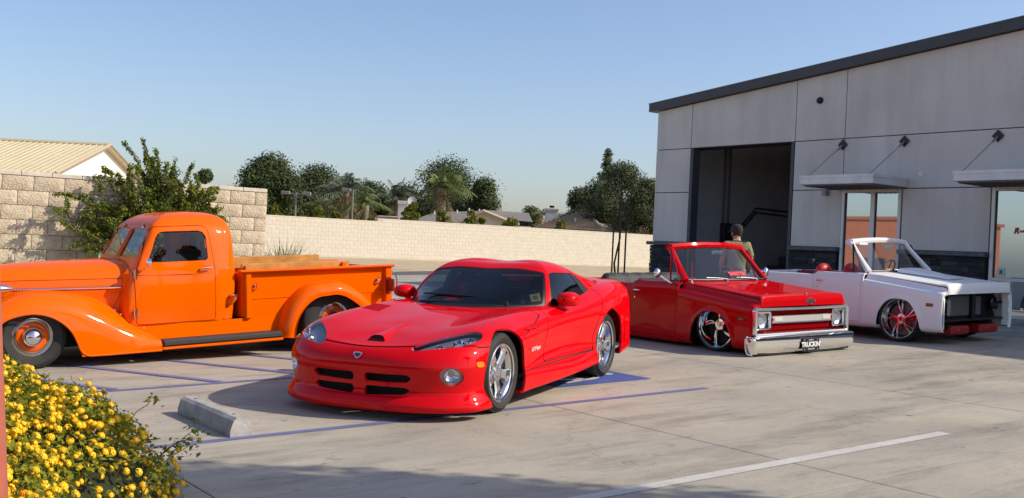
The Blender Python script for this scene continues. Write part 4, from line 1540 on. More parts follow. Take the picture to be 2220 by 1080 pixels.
    def band(s0, s1, t0, t1, ns=20, ntt=8):
        return MB().grid([[wsp(s0 + (s1 - s0) * i / ns, t0 + (t1 - t0) * j / ntt) for j in range(ntt + 1)] for i in range(ns + 1)], flip=True)
    gl = B(band(-.975, .975, .02, .985), 'windscreen', CLEAR if not red else thin_glass('screen_glass', (.62, .70, .74)))
    for sg in (1, -1):
        B(MB().tube([wsp(sg * 1.0, t) + Vector((-.012, sg * .008, 0)) for t in (-.03, .25, .5, .75, 1.03)], [.050, .042, .038, .038, .042], 8), 'windscreen_post', PA)
    hd = []
    for i in range(17):
        s = -1 + i / 8
        p = wsp(s * 1.02, 1.0)
        hd.append([p + Vector(o_) for o_ in ((.026, 0, -.018), (.036, 0, .018), (.020, 0, .052), (-.05, 0, .058), (-.10, 0, .042), (-.11, 0, -.004), (-.05, 0, -.022))])
    hm = MB().grid(hd, wrap=True)
    hm.add(hd[0], [tuple(range(7))]).add(hd[-1], [tuple(range(7))[::-1]])
    B(hm, 'windscreen_header', PA)
    # bright screen surround
    loop = [wsp(s, .985) for s in (-.97, -.6, 0, .6, .97)]
    B(MB().tube([p + Vector((.012, 0, .0)) for p in loop], .010, 6), 'screen_trim', CHROME if red else SILVER)
    B(MB().tube([wsp(s, .01) + Vector((.008, 0, .0)) for s in (-.97, -.6, -.3, 0, .3, .6, .97)], .012, 6), 'screen_seal', BLACKP)
    for sg, d_ in ((1, doors[1]), (-1, doors[0])):
        a, b_, c_ = Vector((-.72, sg * .865, .85)), Vector((-.99, sg * .755, 1.272)), Vector((-.885, sg * .875, .845))
        vf = MB().tube([c_, b_], .013, 6).tube([b_, lerp(b_, a, .98)], .010, 6)
        vo = B(vf, 'vent_frame', PA if red else BLACKP, d_)
        B(MB().add([a, c_, b_], [(0, 1, 2)]), 'vent_glass', CLEAR, vo)
        y = sg * .972
        hb = MB().cbox(-1.49, -1.36, y - .006, y + .006, .694, .706, .004)
        hb.join(MB().cbox(-1.475, -1.38, y + sg * .012 - .006, y + sg * .012 + .006, .69, .71, .005))
        B(hb, 'door_handle', CHROME, d_)
        B(MB().cyl((-1.46, y - sg * .005, .60), (-1.46, y + sg * .004, .60), .010, .010, 10), 'door_lock', CHROME, d_)
        if red:
            hx, hy, hz = -.90, sg * 1.10, .955
            m_ = MB().lathe([(.0001, .035), (.035, .03), (.058, .012), (.066, -.006), (.060, -.014)], 20, frame((hx, hy, hz), (0, 1, 0), (1, 0, 0)))
            m_.tube([(hx - .01, hy, hz), (-.86, sg * 1.03, .89), (-.80, sg * .965, .835)], .010, 6)
            m_.join(MB().cbox(-.83, -.77, sg * .955 - .012, sg * .955 + .012, .818, .842, .005))
            mo = B(m_, 'door_mirror', CHROME)
            B(MB().add([(hx - .016, hy + .06 * math.cos(a_), hz + .06 * math.sin(a_)) for a_ in [k * math.pi / 8 for k in range(16)]], [tuple(range(16))]), 'mirror_glass', CHROME, mo)
    # rear-view mirror, wipers
    B(MB().cbox(-.965, -.945, .0, .22, 1.20, 1.255, .008), 'rear_view_mirror', SILVER if red else WHITE)
    for sy in (-.12, .48):
        w_ = MB().cyl((-.545, sy, .86), (-.55, sy, .885), .014, .010, 8).tube([(-.55, sy, .885), (-.60, sy - .15, .897), (-.63, sy - .33, .90)], .006, 6)
        B(w_, 'wiper', CHROME)
    # ---------------- wheels
    for x, ydef in ((-.03 if red else -.09, .90), (-2.66, .90)):
        for sg in (1, -1):
            w_ = .22
            wz = tyR
            m = Matrix.Translation((x, sg * (ydef - w_ / 2), wz)) @ Matrix.Rotation(R(4 if red else 5) * sg, 4, 'X') @ Matrix.Rotation(-math.pi / 2 * sg, 4, 'X') @ Matrix.Rotation(R(20), 4, 'Z')
            h = w_ / 2
            rm = MB()
            lip = [(rimR - .012, -h), (rimR - .03, -h * .4), (rimR - .045, h * .2), (rimR - .020, h * .55), (rimR - .010, h * .9), (rimR + .006, h * .97), (rimR + .007, h * 1.03), (rimR - .008, h * 1.05), (rimR - .012, h * .99)]
            rm.lathe(lip, 48)
            rm.lathe([(.0001, h * .62), (.03, h * .6), (.036, h * .5), (.07, h * .46), (.075, h * .2)], 20)
            for k in range(5):
                a = 2 * math.pi * k / 5
                pairs = ((0.0, 0.0),) if red else ((-.13, .05), (.13, -.05))
                for off, tw in pairs:
                    Gs_ = []
                    for r_, hw_, zz in ((.05, .020 if red else .013, h * .42), (.10, .018 if red else .011, h * .46), (.16, .021 if red else .011, h * .40), (rimR - .03, .030 if red else .013, h * .30)):
                        an = off * (.4 + r_ / rimR) + (r_ - .05) * (1.5 if red else .9)
                        c0, s0 = math.cos(an), math.sin(an)
                        P_ = lambda u, zq: (r_ * c0 - u * s0, r_ * s0 + u * c0, zq)
                        Gs_.append([P_(-hw_, zz - .008), P_(-hw_ * .6, zz), P_(hw_ * .6, zz), P_(hw_, zz - .008), P_(hw_ * .7, zz - .035), P_(-hw_ * .7, zz - .035)])
                    rm.join(MB().grid(Gs_, wrap=True).xf(Matrix.Rotation(a, 4, 'Z')))
            ro_ = rm.build('wheel', CHROME if red else SATIN, root)
            ro_.matrix_local = m
            tyre_mb(tyR, rimR - .002, w_ + (.03 if not red else .01), 0 if red else 36).build('tyre', RUBBER, ro_)
            MB().lathe([(.0001, -h * .1), (rimR - .055, -h * .1), (rimR - .055, -h * .3)], 32).build('brake_disc', SEAM if red else BRAKE, ro_)
            if not red:
                cal = MB().cbox(.09, .20, -.07, .07, -h * .1, h * .12, .015)
                cal.build('brake_calliper', REDLEATHER, ro_)
                acc = MB()
                for k in range(5):
                    a = 2 * math.pi * (k + .5) / 5
                    acc.join(MB().cbox(.055, .17, -.011, .011, h * .1, h * .34, .004).xf(Matrix.Rotation(a - .14, 4, 'Z')))
                acc.lathe([(.0001, h * .625), (.028, h * .61)], 16)
                acc.build('red_accent', REDLEATHER, ro_)
    return up, B, doors, ho, wsp

def build_red_truck():
    root = empty('open_top_truck', on_lot(11.03, 9.03, R(-90)), 'slammed red open-top truck with chrome grille and bumper', 'truck', 'slammed open-top trucks by the workshop')
    up, B, doors, ho, wsp = open_truck(root, CRED, True, 0.0, .298, .338, DARK, LEATHER)
    # grille surround: rounded chrome frame
    def rrect(y0, y1, z0, z1, r, n=5):
        out = []
        for cy, cz, a0 in ((y1 - r, z0 + r, -90), (y1 - r, z1 - r, 0), (y0 + r, z1 - r, 90), (y0 + r, z0 + r, 180)):
            for k in range(n + 1):
                a = R(a0 + 90 * k / n)
                out.append((cy + r * math.cos(a), cz + r * math.sin(a)))
        return out
    def frame_ring(y0, y1, z0, z1, r, wdt, prof):
        """prof: list of (inset fraction 0..1, x)"""
        G = []
        for f, x in prof:
            i = wdt * f
            ring = rrect(y0 + i, y1 - i, z0 + i, z1 - i, max(r - i, .008))
            G.append([(x, p[0], p[1]) for p in ring])
        return MB().grid(G, wrap=True, flip=True)
    back = MB().box(.53, .545, -.90, .90, .24, .60)
    gr = B(back, 'grille', CRED)
    B(frame_ring(-.945, .945, .232, .602, .05, .052, ((0, .58), (0, .618), (.2, .636), (.6, .640), (.85, .630), (1, .585))), 'grille_surround', mat('bright_trim', (.85, .85, .84), .16, metal=.9), gr)
    for k in range(7):
        for z0 in (.500, .318):
            z = z0 + k * .0105
            B(MB().box(.555, .575, -.60, .60, z, z + .004), 'grille_slat', CRED, gr)
    B(MB().cbox(.56, .612, -.60, .60, .405, .483, .006), 'centre_bar', mat('bar_silver', (.66, .65, .62), .38, metal=.5), gr)
    B(MB().cbox(.57, .617, -.605, .605, .483, .491, .003), 'bar_trim', CHROME, gr)
    B(MB().cbox(.57, .617, -.605, .605, .397, .405, .003), 'bar_trim', CHROME, gr)
    for sg in (1, -1):
        B(MB().cbox(.60, .618, min(sg * .40, sg * .56), max(sg * .40, sg * .56), .418, .47, .005), 'parking_lamp', mat('clear_lens', (.62, .6, .55), .2, coat=.6), gr)
        B(MB().cbox(.585, .616, min(sg * .575, sg * .60), max(sg * .575, sg * .60), .42, .468, .004), 'bar_end', CRED, gr)
        y0, y1 = sorted((sg * .615, sg * .885))
        hb = B(frame_ring(y0, y1, .325, .548, .03, .03, ((0, .555), (0, .606), (.3, .615), (.7, .612), (1, .57))), 'headlight', CHROME)
        yc, zc = (y0 + y1) / 2, .437
        B(MB().box(.552, .560, y0 + .01, y1 - .01, .335, .538), 'bezel_plate', mat('bezel_silver', (.62, .62, .63), .35, metal=.6), hb)
        m_ = frame((.562, yc, zc), (0, 1, 0), (1, 0, 0))
        B(MB().lathe([(.092, 0), (.094, .018), (.088, .024)], 28, m_), 'lamp_ring', CHROME, hb)
        B(MB().lathe([(.088, .020), (.07, .032), (.04, .039), (.0001, .042)], 28, m_), 'lamp_lens', thin_glass('lamp_lens_glass', (.85, .88, .9)), hb)
        B(MB().lathe([(.088, .016), (.06, -.004), (.03, -.012), (.0001, -.005)], 24, m_), 'reflector', mat('lamp_silver', (.80, .80, .82), .28, metal=.6), hb)
    # bumper with wrapped ends
    plan = [(.56, -1.03), (.60, -1.042), (.64, -1.036), (.668, -1.015), (.684, -.98)]
    plan += [(.70 - .020 * (y / 1.0) ** 2, y) for y in [-.94 + .094 * i for i in range(21)]]
    plan += [(x, -y) for x, y in plan[4::-1]]
    G = []
    for i, (x, y) in enumerate(plan):
        a, b_ = Vector(plan[max(i - 1, 0)]), Vector(plan[min(i + 1, len(plan) - 1)])
        t = (b_ - a).normalized()
        n = Vector((t.y, -t.x))
        G.append([(x + n.x * o_, y + n.y * o_, z) for o_, z in ((-.06, .228), (-.022, .238), (-.004, .226), (0, .19), (-.004, .12), (-.012, .07), (-.032, .036), (-.07, .026))])
    bm = MB().grid(G, flip=True)
    bo = B(bm.flange(.012), 'front_bumper', CHROME)
    for y, z in ((-.80, .13), (-.42, .18), (-.44, .07), (.48, .18), (.46, .07), (.86, .15)):
        x = .694 - .025 * (y / 1.045) ** 2 - (.0 if z > .1 else .007)
        B(MB().lathe([(.016, 0), (.012, .008), (.0001, .011)], 10, frame((x - .004, y, z), (0, 1, 0), (1, 0, 0))), 'bumper_bolt', CHROME, bo)
    B(MB().box(.50, .66, -.9, .9, .03, .21), 'bumper_shadow_plate', SEAM, bo)
    pm = frame((.712, .045, .118), (0, 1, 0), (1, 0, .04))
    po = B(MB().prism(rrect(-.165, .165, -.085, .085, .014), 0, .006, pm), 'licence_plate', BLACKP)
    WT = mat('plate_white', (.8, .8, .8), .5)
    for tx, sz, dy, bd in (('TRUCKIN\'', .085, 0, .003), ('CLASSIC', .026, .058, 0), ('MAGAZINE', .026, -.056, 0)):
        text_mesh(tx, sz, 'plate_lettering', WT, po, up @ pm @ Matrix.Translation((0, dy, .0075)), .0008, 0, bd)
    for y, z in ((-.13, .062), (.13, .062), (-.13, -.062), (.13, -.062)):
        B(MB().lathe([(.008, .006), (.0001, .009)], 8, pm @ Matrix.Translation((y, z, 0))), 'plate_bolt', CHROME, po)
    # bow-tie badge on the hood edge
    em = frame((.664, .075, .665), (0, 1, 0), (1, 0, .18))
    bt = [(-.085, -.012), (-.022, -.012), (-.022, -.030), (.030, -.030), (.030, -.012), (.085, -.012), (.075, .014), (.022, .014), (.022, .032), (-.030, .032), (-.030, .014), (-.075, .014)]
    eo = B(MB().prism([(a * 1.18, b * 1.3) for a, b in bt], 0, .008, em), 'hood_badge', CHROME)
    B(MB().prism(bt, .008, .010, em), 'badge_inset', BLACKP, eo)
    B(MB().cbox(.638, .668, -.01, .01, .735, .775, .006), 'hood_ornament', CHROME, ho)
    # aerial
    B(MB().cyl((-.56, -.80, .84), (-.56, -.80, .875), .016, .012, 10).tube([(-.56, -.80, .87), (-.565, -.80, 1.11)], [.0055, .004], 6), 'aerial', CHROME)
    # red writing on the glass
    o_ = (wsp(.22, .10) + wsp(.22, .22)) / 2
    nrm = (wsp(.22, .3) - wsp(.22, .0)).cross(Vector((0, 1, 0)))
    if nrm.x < 0:
        nrm = -nrm
    text_mesh('SANTTA', .085, 'window_writing', INKRED, root, frame(o_ + nrm.normalized() * .012, (0, 1, .0), nrm), .001, -.25, .006)
    return root

def build_white_truck():
    root = empty('open_top_truck', on_lot(14.46, 8.59, R(-90)), 'white open-top truck missing its grille, with red seats and bare nose', 'truck', 'slammed open-top trucks by the workshop')
    up, B, doors, ho, wsp = open_truck(root, WHITE, False, .115, .288, .325, mat('red_trim', (.25, .012, .015), .5), REDLEATHER)
    # raised cowl scoop on the hood
    G = []
    for i in range(9):
        t = i / 8
        x = -.50 + .78 * t
        h = .052 * (1 - t) + .002
        zb = .868 + (.772 - .868) * (x + .5) / 1.05
        w0, w1 = .34 - .10 * t, .27 - .10 * t
        G.append([(x, -w0, zb - .004), (x, -w1, zb + h), (x, 0, zb + h + .006), (x, w1, zb + h), (x, w0, zb - .004)])
    m = MB().grid(G, flip=True)
    B(m, 'hood_scoop', WHITE, ho, angle=20)
    B(MB().add([Vector(p) + Vector((-.001, 0, 0)) for p in G[0]], [(4, 3, 2, 1, 0)]), 'scoop_mouth', SEAM, ho)
    # open nose: core support, radiator, tanks, lamp buckets, fan
    cs = MB().box(.36, .38, -.84, .84, .22, .60)
    co = B(cs, 'core_support', SEAM)
    G8 = mat('radiator_grey', (.16, .165, .17), .5, metal=.4, bump=(200, .2))
    B(MB().cbox(.38, .41, -.45, .10, .27, .565, .01), 'radiator', G8, co)
    B(MB().cbox(.38, .44, -.50, -.42, .27, .53, .02), 'radiator_tank', mat('tank_grey', (.34, .34, .34), .45, metal=.5), co)
    B(MB().cbox(.38, .41, .22, .42, .27, .55, .01), 'oil_cooler', G8, co)
    B(MB().cbox(.40, .46, .11, .19, .20, .60, .008), 'hood_latch_brace', BLACKP, co)
    B(MB().cbox(.40, .52, -.86, .86, .205, .235, .008), 'lower_tie_bar', BLACKP, co)
    for sg in (1, -1):
        m_ = frame((.43, sg * .69, .43), (0, 1, 0), (1, 0, 0))
        bk = B(MB().lathe([(.105, .03), (.10, .045), (.085, .01), (.05, -.03), (.0001, -.04)], 24, m_), 'lamp_bucket', BLACKP)
        for a in (40, 150, 260):
            B(MB().cbox(-.012, .012, -.03, .03, .03, .05, .004).xf(m_ @ Matrix.Rotation(R(a), 4, 'Z') @ Matrix.Translation((.095, 0, 0))), 'bucket_clip', STEEL, bk)
    # red frame horns below
    for y0, y1, xo in ((-.60, -.12, 0), (.16, .66, 0)):
        h = MB().cbox(.30, .56, y0, y1, .02, .145, .03)
        fo = B(h, 'frame_horn', mat('chassis_red', (.33, .012, .012), .45))
        B(MB().lathe([(.02, 0), (.018, .01), (.0001, .012)], 10, frame((.56, (y0 + y1) / 2 - .08, .095), (0, 1, 0), (1, 0, 0))), 'horn_bolt', STEEL, fo)
    # front fender returns (bare edges where the grille bolts on)
    for sg in (1, -1):
        pts = [(.585, .60), (.592, .54), (.60, .46), (.60, .40), (.592, .34), (.60, .30), (.60, .20), (.59, .12)]
        Gr = [[(x, sg * .90, z), (x - .005, sg * (.87 - .02 * (i % 3 == 1)), z), (x - .10, sg * .85, z)] for i, (x, z) in enumerate(pts)]
        B(MB().grid(Gr, flip=sg > 0), 'fender_return', WHITE)
    B(MB().cbox(-.99, -.97, -.62, -.40, 1.255, 1.285, .004), 'windscreen_label', mat('paper_white', (.75, .75, .75), .6))
    return root
build_red_truck()
build_white_truck()
# ------------------------------------------------------------------ orange vintage pickup
def build_orange():
    root = empty('vintage_pickup', on_lot(2.497, 11.89, R(181)), 'orange vintage pickup truck with swooping fenders and wooden bed rails', 'pickup truck')
    zz = [.37, .60, .80, .94, 1.0, 1.12, 1.28, 1.40, 1.48, 1.55, 1.60]
    def col(xs, ys, zt, ridge):
        return [(xs[j], ys[j], zt[j]) for j in range(11)] + [ridge]
    C = [
     col([-.95,-.97,-1.0,-1.05,-1.09,-1.14,-1.225,-1.29,-1.33,-1.42,-1.53], [0]*11, zz[:8]+[1.473,1.542,1.588], (-1.64,0,1.608)),
     col([-.955,-.975,-1.005,-1.053,-1.093,-1.143,-1.228,-1.293,-1.335,-1.43,-1.55], [.36,.38,.38,.375,.37,.36,.35,.34,.33,.30,.22], zz[:8]+[1.473,1.543,1.592], (-1.68,0,1.615)),
     col([-1.0,-1.0,-1.03,-1.07,-1.105,-1.155,-1.24,-1.302,-1.352,-1.45,-1.58], [.66,.69,.69,.68,.665,.635,.60,.57,.535,.46,.32], zz[:8]+[1.476,1.550,1.603], (-1.74,0,1.622)),
     col([-1.08,-1.08,-1.09,-1.11,-1.14,-1.19,-1.275,-1.345,-1.405,-1.51,-1.65], [.70,.722,.725,.715,.705,.68,.645,.61,.567,.48,.33], zz[:8]+[1.483,1.558,1.609], (-1.82,0,1.627)),
     col([-1.68]*8+[-1.70,-1.74,-1.82], [.70,.725,.735,.725,.715,.69,.66,.625,.582,.49,.34], zz[:8]+[1.495,1.570,1.615], (-1.93,0,1.630)),
     col([-2.16]*8+[-2.155,-2.14,-2.12], [.69,.715,.722,.715,.705,.68,.645,.61,.565,.475,.33], zz[:8]+[1.487,1.560,1.606], (-2.09,0,1.624)),
     col([-2.33,-2.34,-2.35,-2.35,-2.35,-2.345,-2.34,-2.33,-2.315,-2.275,-2.22], [.60,.63,.64,.64,.63,.615,.59,.56,.52,.44,.30], zz[:8]+[1.476,1.546,1.593], (-2.18,0,1.613)),
     col([-2.41,-2.41,-2.41,-2.41,-2.41,-2.408,-2.405,-2.395,-2.375,-2.335,-2.285], [0]*11, zz[:8]+[1.474,1.538,1.582], (-2.24,0,1.602))]
    G = net(C, 10, 8)
    half = MB().grid([[tuple(p) for p in r] for r in G], flip=True)
    half.v = [(x, max(y, 0.0), z) for x, y, z in half.v]
    cab = strip_mirror(half)
    side = lambda P: .42 - np.abs(P[:, 1])
    front = plane_sd(0, -1.5, -1)
    rear = plane_sd(0, -2.1)
    # two-pane windscreen
    wsf = both(lambda P: np.maximum(np.maximum(np.abs(P[:, 1]) - (.60 - .35 * (P[:, 2] - 1.1)), np.abs(P[:, 2] - 1.278) - .165) + .0, .02 - np.abs(P[:, 1])), front)
    ws, cab = cab.cut(wsf)
    rw, cab = cab.cut(both(poly_sd([(-.26, 1.2), (.26, 1.2), (.26, 1.36), (-.26, 1.36)], (1, 2), .03), rear))
    winp = [(-1.245, 1.075), (-1.965, 1.082), (-1.96, 1.34), (-1.93, 1.385), (-1.88, 1.40), (-1.44, 1.395), (-1.395, 1.38), (-1.355, 1.33)]
    win, cab = cab.cut(both(poly_sd(winp, (0, 2), .012), side))
    seams = MB()
    dp = [(-1.095, .375), (-1.07, .94), (-1.115, 1.0), (-1.285, 1.40), (-1.335, 1.452), (-1.38, 1.462), (-1.92, 1.47), (-1.99, 1.44), (-2.015, 1.385), (-2.05, .98), (-2.055, .375)]
    doors, sm, cab = carve(cab, both(poly_sd(dp, (0, 2), .0), side), .0035)
    seams.join(sm.offset(-.010))
    co = cab.flange(.02).build('cab', ORANGE, root)
    dl, dr = doors.cut(plane_sd(1, 0, -1))
    dobj = []
    for sg, d in ((1, dl), (-1, dr)):
        do = d.flange(.02).build('door', ORANGE, root)
        dobj.append(do)
        g_, _ = win.cut(plane_sd(1, 0, -sg))
        g_.offset(-.012).build('side_window', thin_glass('cab_glass', (.72, .76, .74)), do)
        # window rubber
        rim = MB().tube([(x, sg * (.71 - .24 * (z - 1.0) if z < 1.3 else .665 - .36 * (z - 1.25)), z) for x, z in smooth_poly(winp, 3) + [winp[0]]], .007, 5, False)
        rim.build('window_seal', BLACKP, do)
        # belt moulding
        MB().tube([(-1.08, sg * .726, .925), (-1.3, sg * .733, .925), (-1.65, sg * .736, .925), (-2.04, sg * .726, .925)], .006, 6).build('belt_moulding', ORANGE, do)
        h = MB().tube([(-1.86, sg * .735, .975), (-1.87, sg * .765, .978), (-1.93, sg * .772, .982), (-2.0, sg * .768, .988)], [.012, .013, .011, .008], 8)
        h.build('door_handle', CHROME, do)
        for z0 in (.93, .50):
            hb = MB().cbox(-1.095, -1.06, sg * .732 - .012, sg * .732 + .012, z0 - .045, z0 + .045, .008)
            hb.join(MB().cyl((-1.085, sg * .742, z0 - .055), (-1.085, sg * .742, z0 + .055), .012, .012, 8))
            hb.build('door_hinge', CHROME, do)
        mm = MB().lathe([(.0001, .03), (.03, .026), (.048, .010), (.052, -.008), (.046, -.014)], 18, frame((-1.20, sg * .83, 1.065), (0, 1, 0), (1, 0, .1)))
        mm.tube([(-1.205, sg * .83, 1.06), (-1.19, sg * .79, 1.01), (-1.17, sg * .735, .99)], .008, 6)
        mm.build('door_mirror', CHROME, do)
    ws.offset(-.01).build('windscreen', thin_glass('cab_screen', (.62, .60, .55)), root)
    MB().cbox(-1.21, -.985, -.012, .012, 1.10, 1.12, .003)
    MB().tube([(-1.115, 0, 1.105), (-1.295, 0, 1.43)], .008, 6).build('screen_divider', ORANGE, root)
    rw.offset(-.01).build('rear_window', thin_glass('cab_rear_glass', (.5, .52, .52)), root)
    for sy in (-.3, .3):
        MB().tube([(-1.33, sy, 1.485), (-1.30, sy + .06, 1.455)], .014, 6).build('wiper_tower', CHROME, root)
    # cowl vent and seat
    MB().cbox(-1.09, -1.0, -.12, .12, 1.055, 1.075, .008).build('cowl_vent', CHROME, root)
    t = MB().box(-2.3, -1.0, -.62, .62, .36, .40).cbox(-2.05, -1.55, -.58, .58, .55, .75, .05).cbox(-2.22, -2.05, -.58, .58, .62, 1.16, .05).box(-1.14, -1.10, -.50, .50, .4, .92)
    t.box(-2.30, -2.26, -.50, -.27, 1.0, 1.42).box(-2.30, -2.26, .27, .50, 1.0, 1.42)
    t.build('cab_interior', DARK, root)
    q = Matrix.Translation((-1.52, .32, 1.05)) @ Matrix.Rotation(R(-50), 4, 'Y')
    ring = MB().tube([q @ Vector((.2 * math.cos(a), .2 * math.sin(a), 0)) for a in [2 * math.pi * k / 24 for k in range(25)]], .012, 6, False)
    ring.tube([q @ Vector((-.19, 0, 0)), q @ Vector((.19, 0, 0))], .01, 6).tube([q @ Vector((0, 0, 0)), q @ Vector((0, 0, -.5))], .018, 8)
    ring.build('steering_wheel', BLACKP, root)
    MB().cbox(-1.13, -1.0, -.645, .645, .40, .99, .06).build('cowl', ORANGE, root)
    # ---------------- hood
    base = [(.50,.40),(.515,.60),(.53,.75),(.53,.83),(.515,.90),(.48,.955),(.41,1.005),(.30,1.045),(.15,1.07),(0,1.08)]
    cols = []
    for x, ky, dzz in ((-1.24, 1.16, .012), (-1.10, 1.06, .006), (-.8, 1.0, -.008), (-.4, .93, -.022), (0, .84, -.042), (.3, .74, -.062), (.55, .60, -.09), (.72, .42, -.13), (.80, .2, -.2)):
        cols.append([(x, y * ky, z + dzz * (z - .3) / .7) for y, z in base])
    Gh = net(cols, 8, 6)
    hd = strip_mirror(MB().grid([[tuple(p) for p in r] for r in Gh], flip=False))
    top, sm, low = carve(hd, lambda P: .868 - P[:, 2] - .008 * P[:, 0], .003)
    seams.join(sm.offset(-.008))
    ho = top.flange(.015).build('hood', ORANGE, root)
    sidep, sm2, apr = carve(low, lambda P: -(P[:, 0] + 1.02 + (.80 - P[:, 2]) * -.45), .003)
    seams.join(sm2.offset(-.008))
    hs = sidep.flange(.015).build('hood_side', ORANGE, root)
    for q in apr.cut(plane_sd(1, 0)):
        q.flange(.015).build('cowl_side', ORANGE, root)
    seams.build('panel_seam', SEAM, root)
    for sg in (1, -1):
        def yh(x):
            ky = np.interp(x, [-1.06, -.8, -.4, 0, .3, .55], [1.02, 1.0, .93, .84, .74, .60])
            return sg * (.532 * ky + .004)
        for k in range(40):
            x = -.93 + k * .026
            for z0 in (.780, .762):
                y = yh(x)
                MB().box(x, x + .010, min(y, y + sg * .002), max(y, y + sg * .002), z0 - .002, z0 + .011).build('hood_louvre', SEAM, hs) if sg > 0 or k % 4 == 0 else None
        xs = [-1.02 + .1 * i for i in range(13)]
        MB().tube([(x, yh(x) + sg * .004, .776 + .0) for x in xs], [.004] + [.009] * 11 + [.004], 6).build('louvre_trim', CHROME, hs)
        MB().tube([(-1.065, sg * .58, .72), (-1.065, sg * .575, .90)], .010, 6).build('hood_latch_rod', ORANGE, root)
        MB().cbox(-1.08, -1.045, sg * .585 - .014, sg * .585 + .014, .60, .68, .008).build('hood_latch', CHROME, root)
        # headlamp: chrome bullet on the fender
        m_ = frame((.42, sg * .60, .80), (0, 1, 0), (1, 0, 0))
        hl = MB().lathe([(.0001, -.30), (.02, -.28), (.05, -.20), (.085, -.08), (.10, .02), (.104, .05), (.095, .06)], 24, m_).build('headlight', CHROME, root)
        MB().lathe([(.095, .055), (.06, .075), (.0001, .085)], 24, m_).build('lamp_lens', mat('clear_lens', (.62, .6, .55), .2, coat=.6), hl)
        MB().tube([(.38, sg * .60, .72), (.38, sg * .60, .60)], [.03, .05], 8).build('lamp_stalk', ORANGE, hl)
        # ---------------- front fender
        F = []
        for x, zi, zc, zs, zm, zl in ((.70,.40,.38,.35,.30,.22), (.58,.53,.51,.46,.40,.28), (.35,.67,.65,.60,.53,.36), (.1,.745,.735,.685,.605,.42), (-.15,.765,.755,.70,.61,.42), (-.4,.75,.725,.665,.56,.38), (-.65,.69,.635,.56,.455,.29), (-.9,.56,.48,.41,.335,.22), (-1.1,.425,.35,.30,.255,.18), (-1.31,.30,.238,.22,.205,.16)):
            k = 0 if x < .5 else (x - .5) * .6
            F.append([(x, sg * (y - k), z) for y, z in ((.36, zi + .02), (.52, zi), (.68, zc), (.79, zs), (.862, zm), (.893, zl), (.90, .165), (.905, .10))])
        Gf = net(F, 7, 6)
        fm = MB().grid([[tuple(p) for p in r] for r in Gf], flip=sg < 0)
        op = [(.42, -.3), (.42, .30), (.36, .455), (.261, .525), (.129, .560), (0, .566), (-.143, .532), (-.26, .464), (-.357, .366), (-.415, .245), (-.447, .163), (-.47, .05), (-.47, -.3)]
        _, fm = fm.cut(both(poly_sd(op, (0, 2)), lambda P: .55 - np.abs(P[:, 1])))
        fo = fm.flange(.03).build('front_fender', ORANGE, root)
        # rolled bead along the opening
        bead = [(x, sg * .903, z) for x, z in op[2:11]] + [(-.51, sg * .905, .112), (-.6, sg * .905, .104), (-.95, sg * .905, .102), (-1.30, sg * .905, .102)]
        MB().tube([tuple(p) for p in crom(bead, 3)], .011, 6).build('fender_bead', ORANGE, fo)
        # ---------------- running board and apron
        MB().cbox(-2.885, -1.318, min(sg * .70, sg * .90), max(sg * .70, sg * .90), .10, .13, .008).build('running_board', ORANGE, root)
        MB().cbox(-2.88, -1.322, min(sg * .69, sg * .898), max(sg * .69, sg * .898), .132, .205, .02).build('step_rubber', mat('step_rubber', (.035, .034, .033), .7, bump=(150, .2)), root)
        ap = MB().grid([[(x, sg * .695, .37), (x, sg * .70, .30), (x, sg * .715, .20), (x, sg * .72, .15)] for x in (-1.0, -1.6, -2.2, -2.95)], flip=sg < 0)
        ap.build('side_apron', ORANGE, root)
        # ---------------- rear fender
        F = []
        for k in range(13):
            a = R(180 - 15 * k)
            Rr = np.interp(180 - 15 * k, [0, 45, 90, 135, 180], [.93, .74, .640, .665, .70])
            sh = []
            for y, f in ((.64, 1.0), (.74, 1.0), (.80, .985), (.86, .94), (.895, .87), (.905, .80), (.90, .755)):
                r_ = Rr * f
                sh.append((-3.58 - math.cos(a) * -1 * -r_ if False else -3.58 + (-math.cos(a)) * r_, sg * y, .12 + math.sin(a) * r_))
            F.append(sh)
        Gf = net(F, 5, 5)
        MB().grid([[tuple(p) for p in r] for r in Gf], flip=sg > 0).flange(.02).build('rear_fender', ORANGE, root)
        # ---------------- bed side
        bs = MB().box(-4.66, -2.46, min(sg * .66, sg * .69), max(sg * .66, sg * .69), .36, .905)
        bo = bs.build('bed_side', ORANGE, root)
        MB().cbox(-4.75, -2.37, min(sg * .655, sg * .765), max(sg * .655, sg * .765), .905, .940, .014).build('bed_rail', ORANGE, bo)
        for x0, x1 in ((-2.535, -2.455), (-4.72, -4.61)):
            MB().cbox(x0, x1, min(sg * .66, sg * .735), max(sg * .66, sg * .735), .36, .905, .012).build('stake_post', ORANGE, bo)
        MB().cbox(-4.58, -2.56, min(sg * .688, sg * .698), max(sg * .688, sg * .698), .585, .60, .004).build('bed_swage', ORANGE, bo)
        for x in (-2.60, -4.50):
            hk = MB().cyl((x, sg * .688, .755), (x, sg * .72, .755), .020, .018, 10).tube([(x, sg * .71, .77), (x, sg * .735, .755), (x, sg * .725, .715), (x, sg * .70, .70)], .011, 6)
            hk.build('tie_hook', CHROME, bo)
        # tail lamp stand at the rear corner
        tl = MB().cbox(-4.66, -4.62, min(sg * .74, sg * .88), max(sg * .74, sg * .88), .60, .76, .008).cbox(-4.69, -4.60, min(sg * .73, sg * .76), max(sg * .73, sg * .76), .57, .78, .006)
        tlo = tl.build('tail_lamp', mat('tail_red', (.22, .02, .012), .3, coat=.6), root)
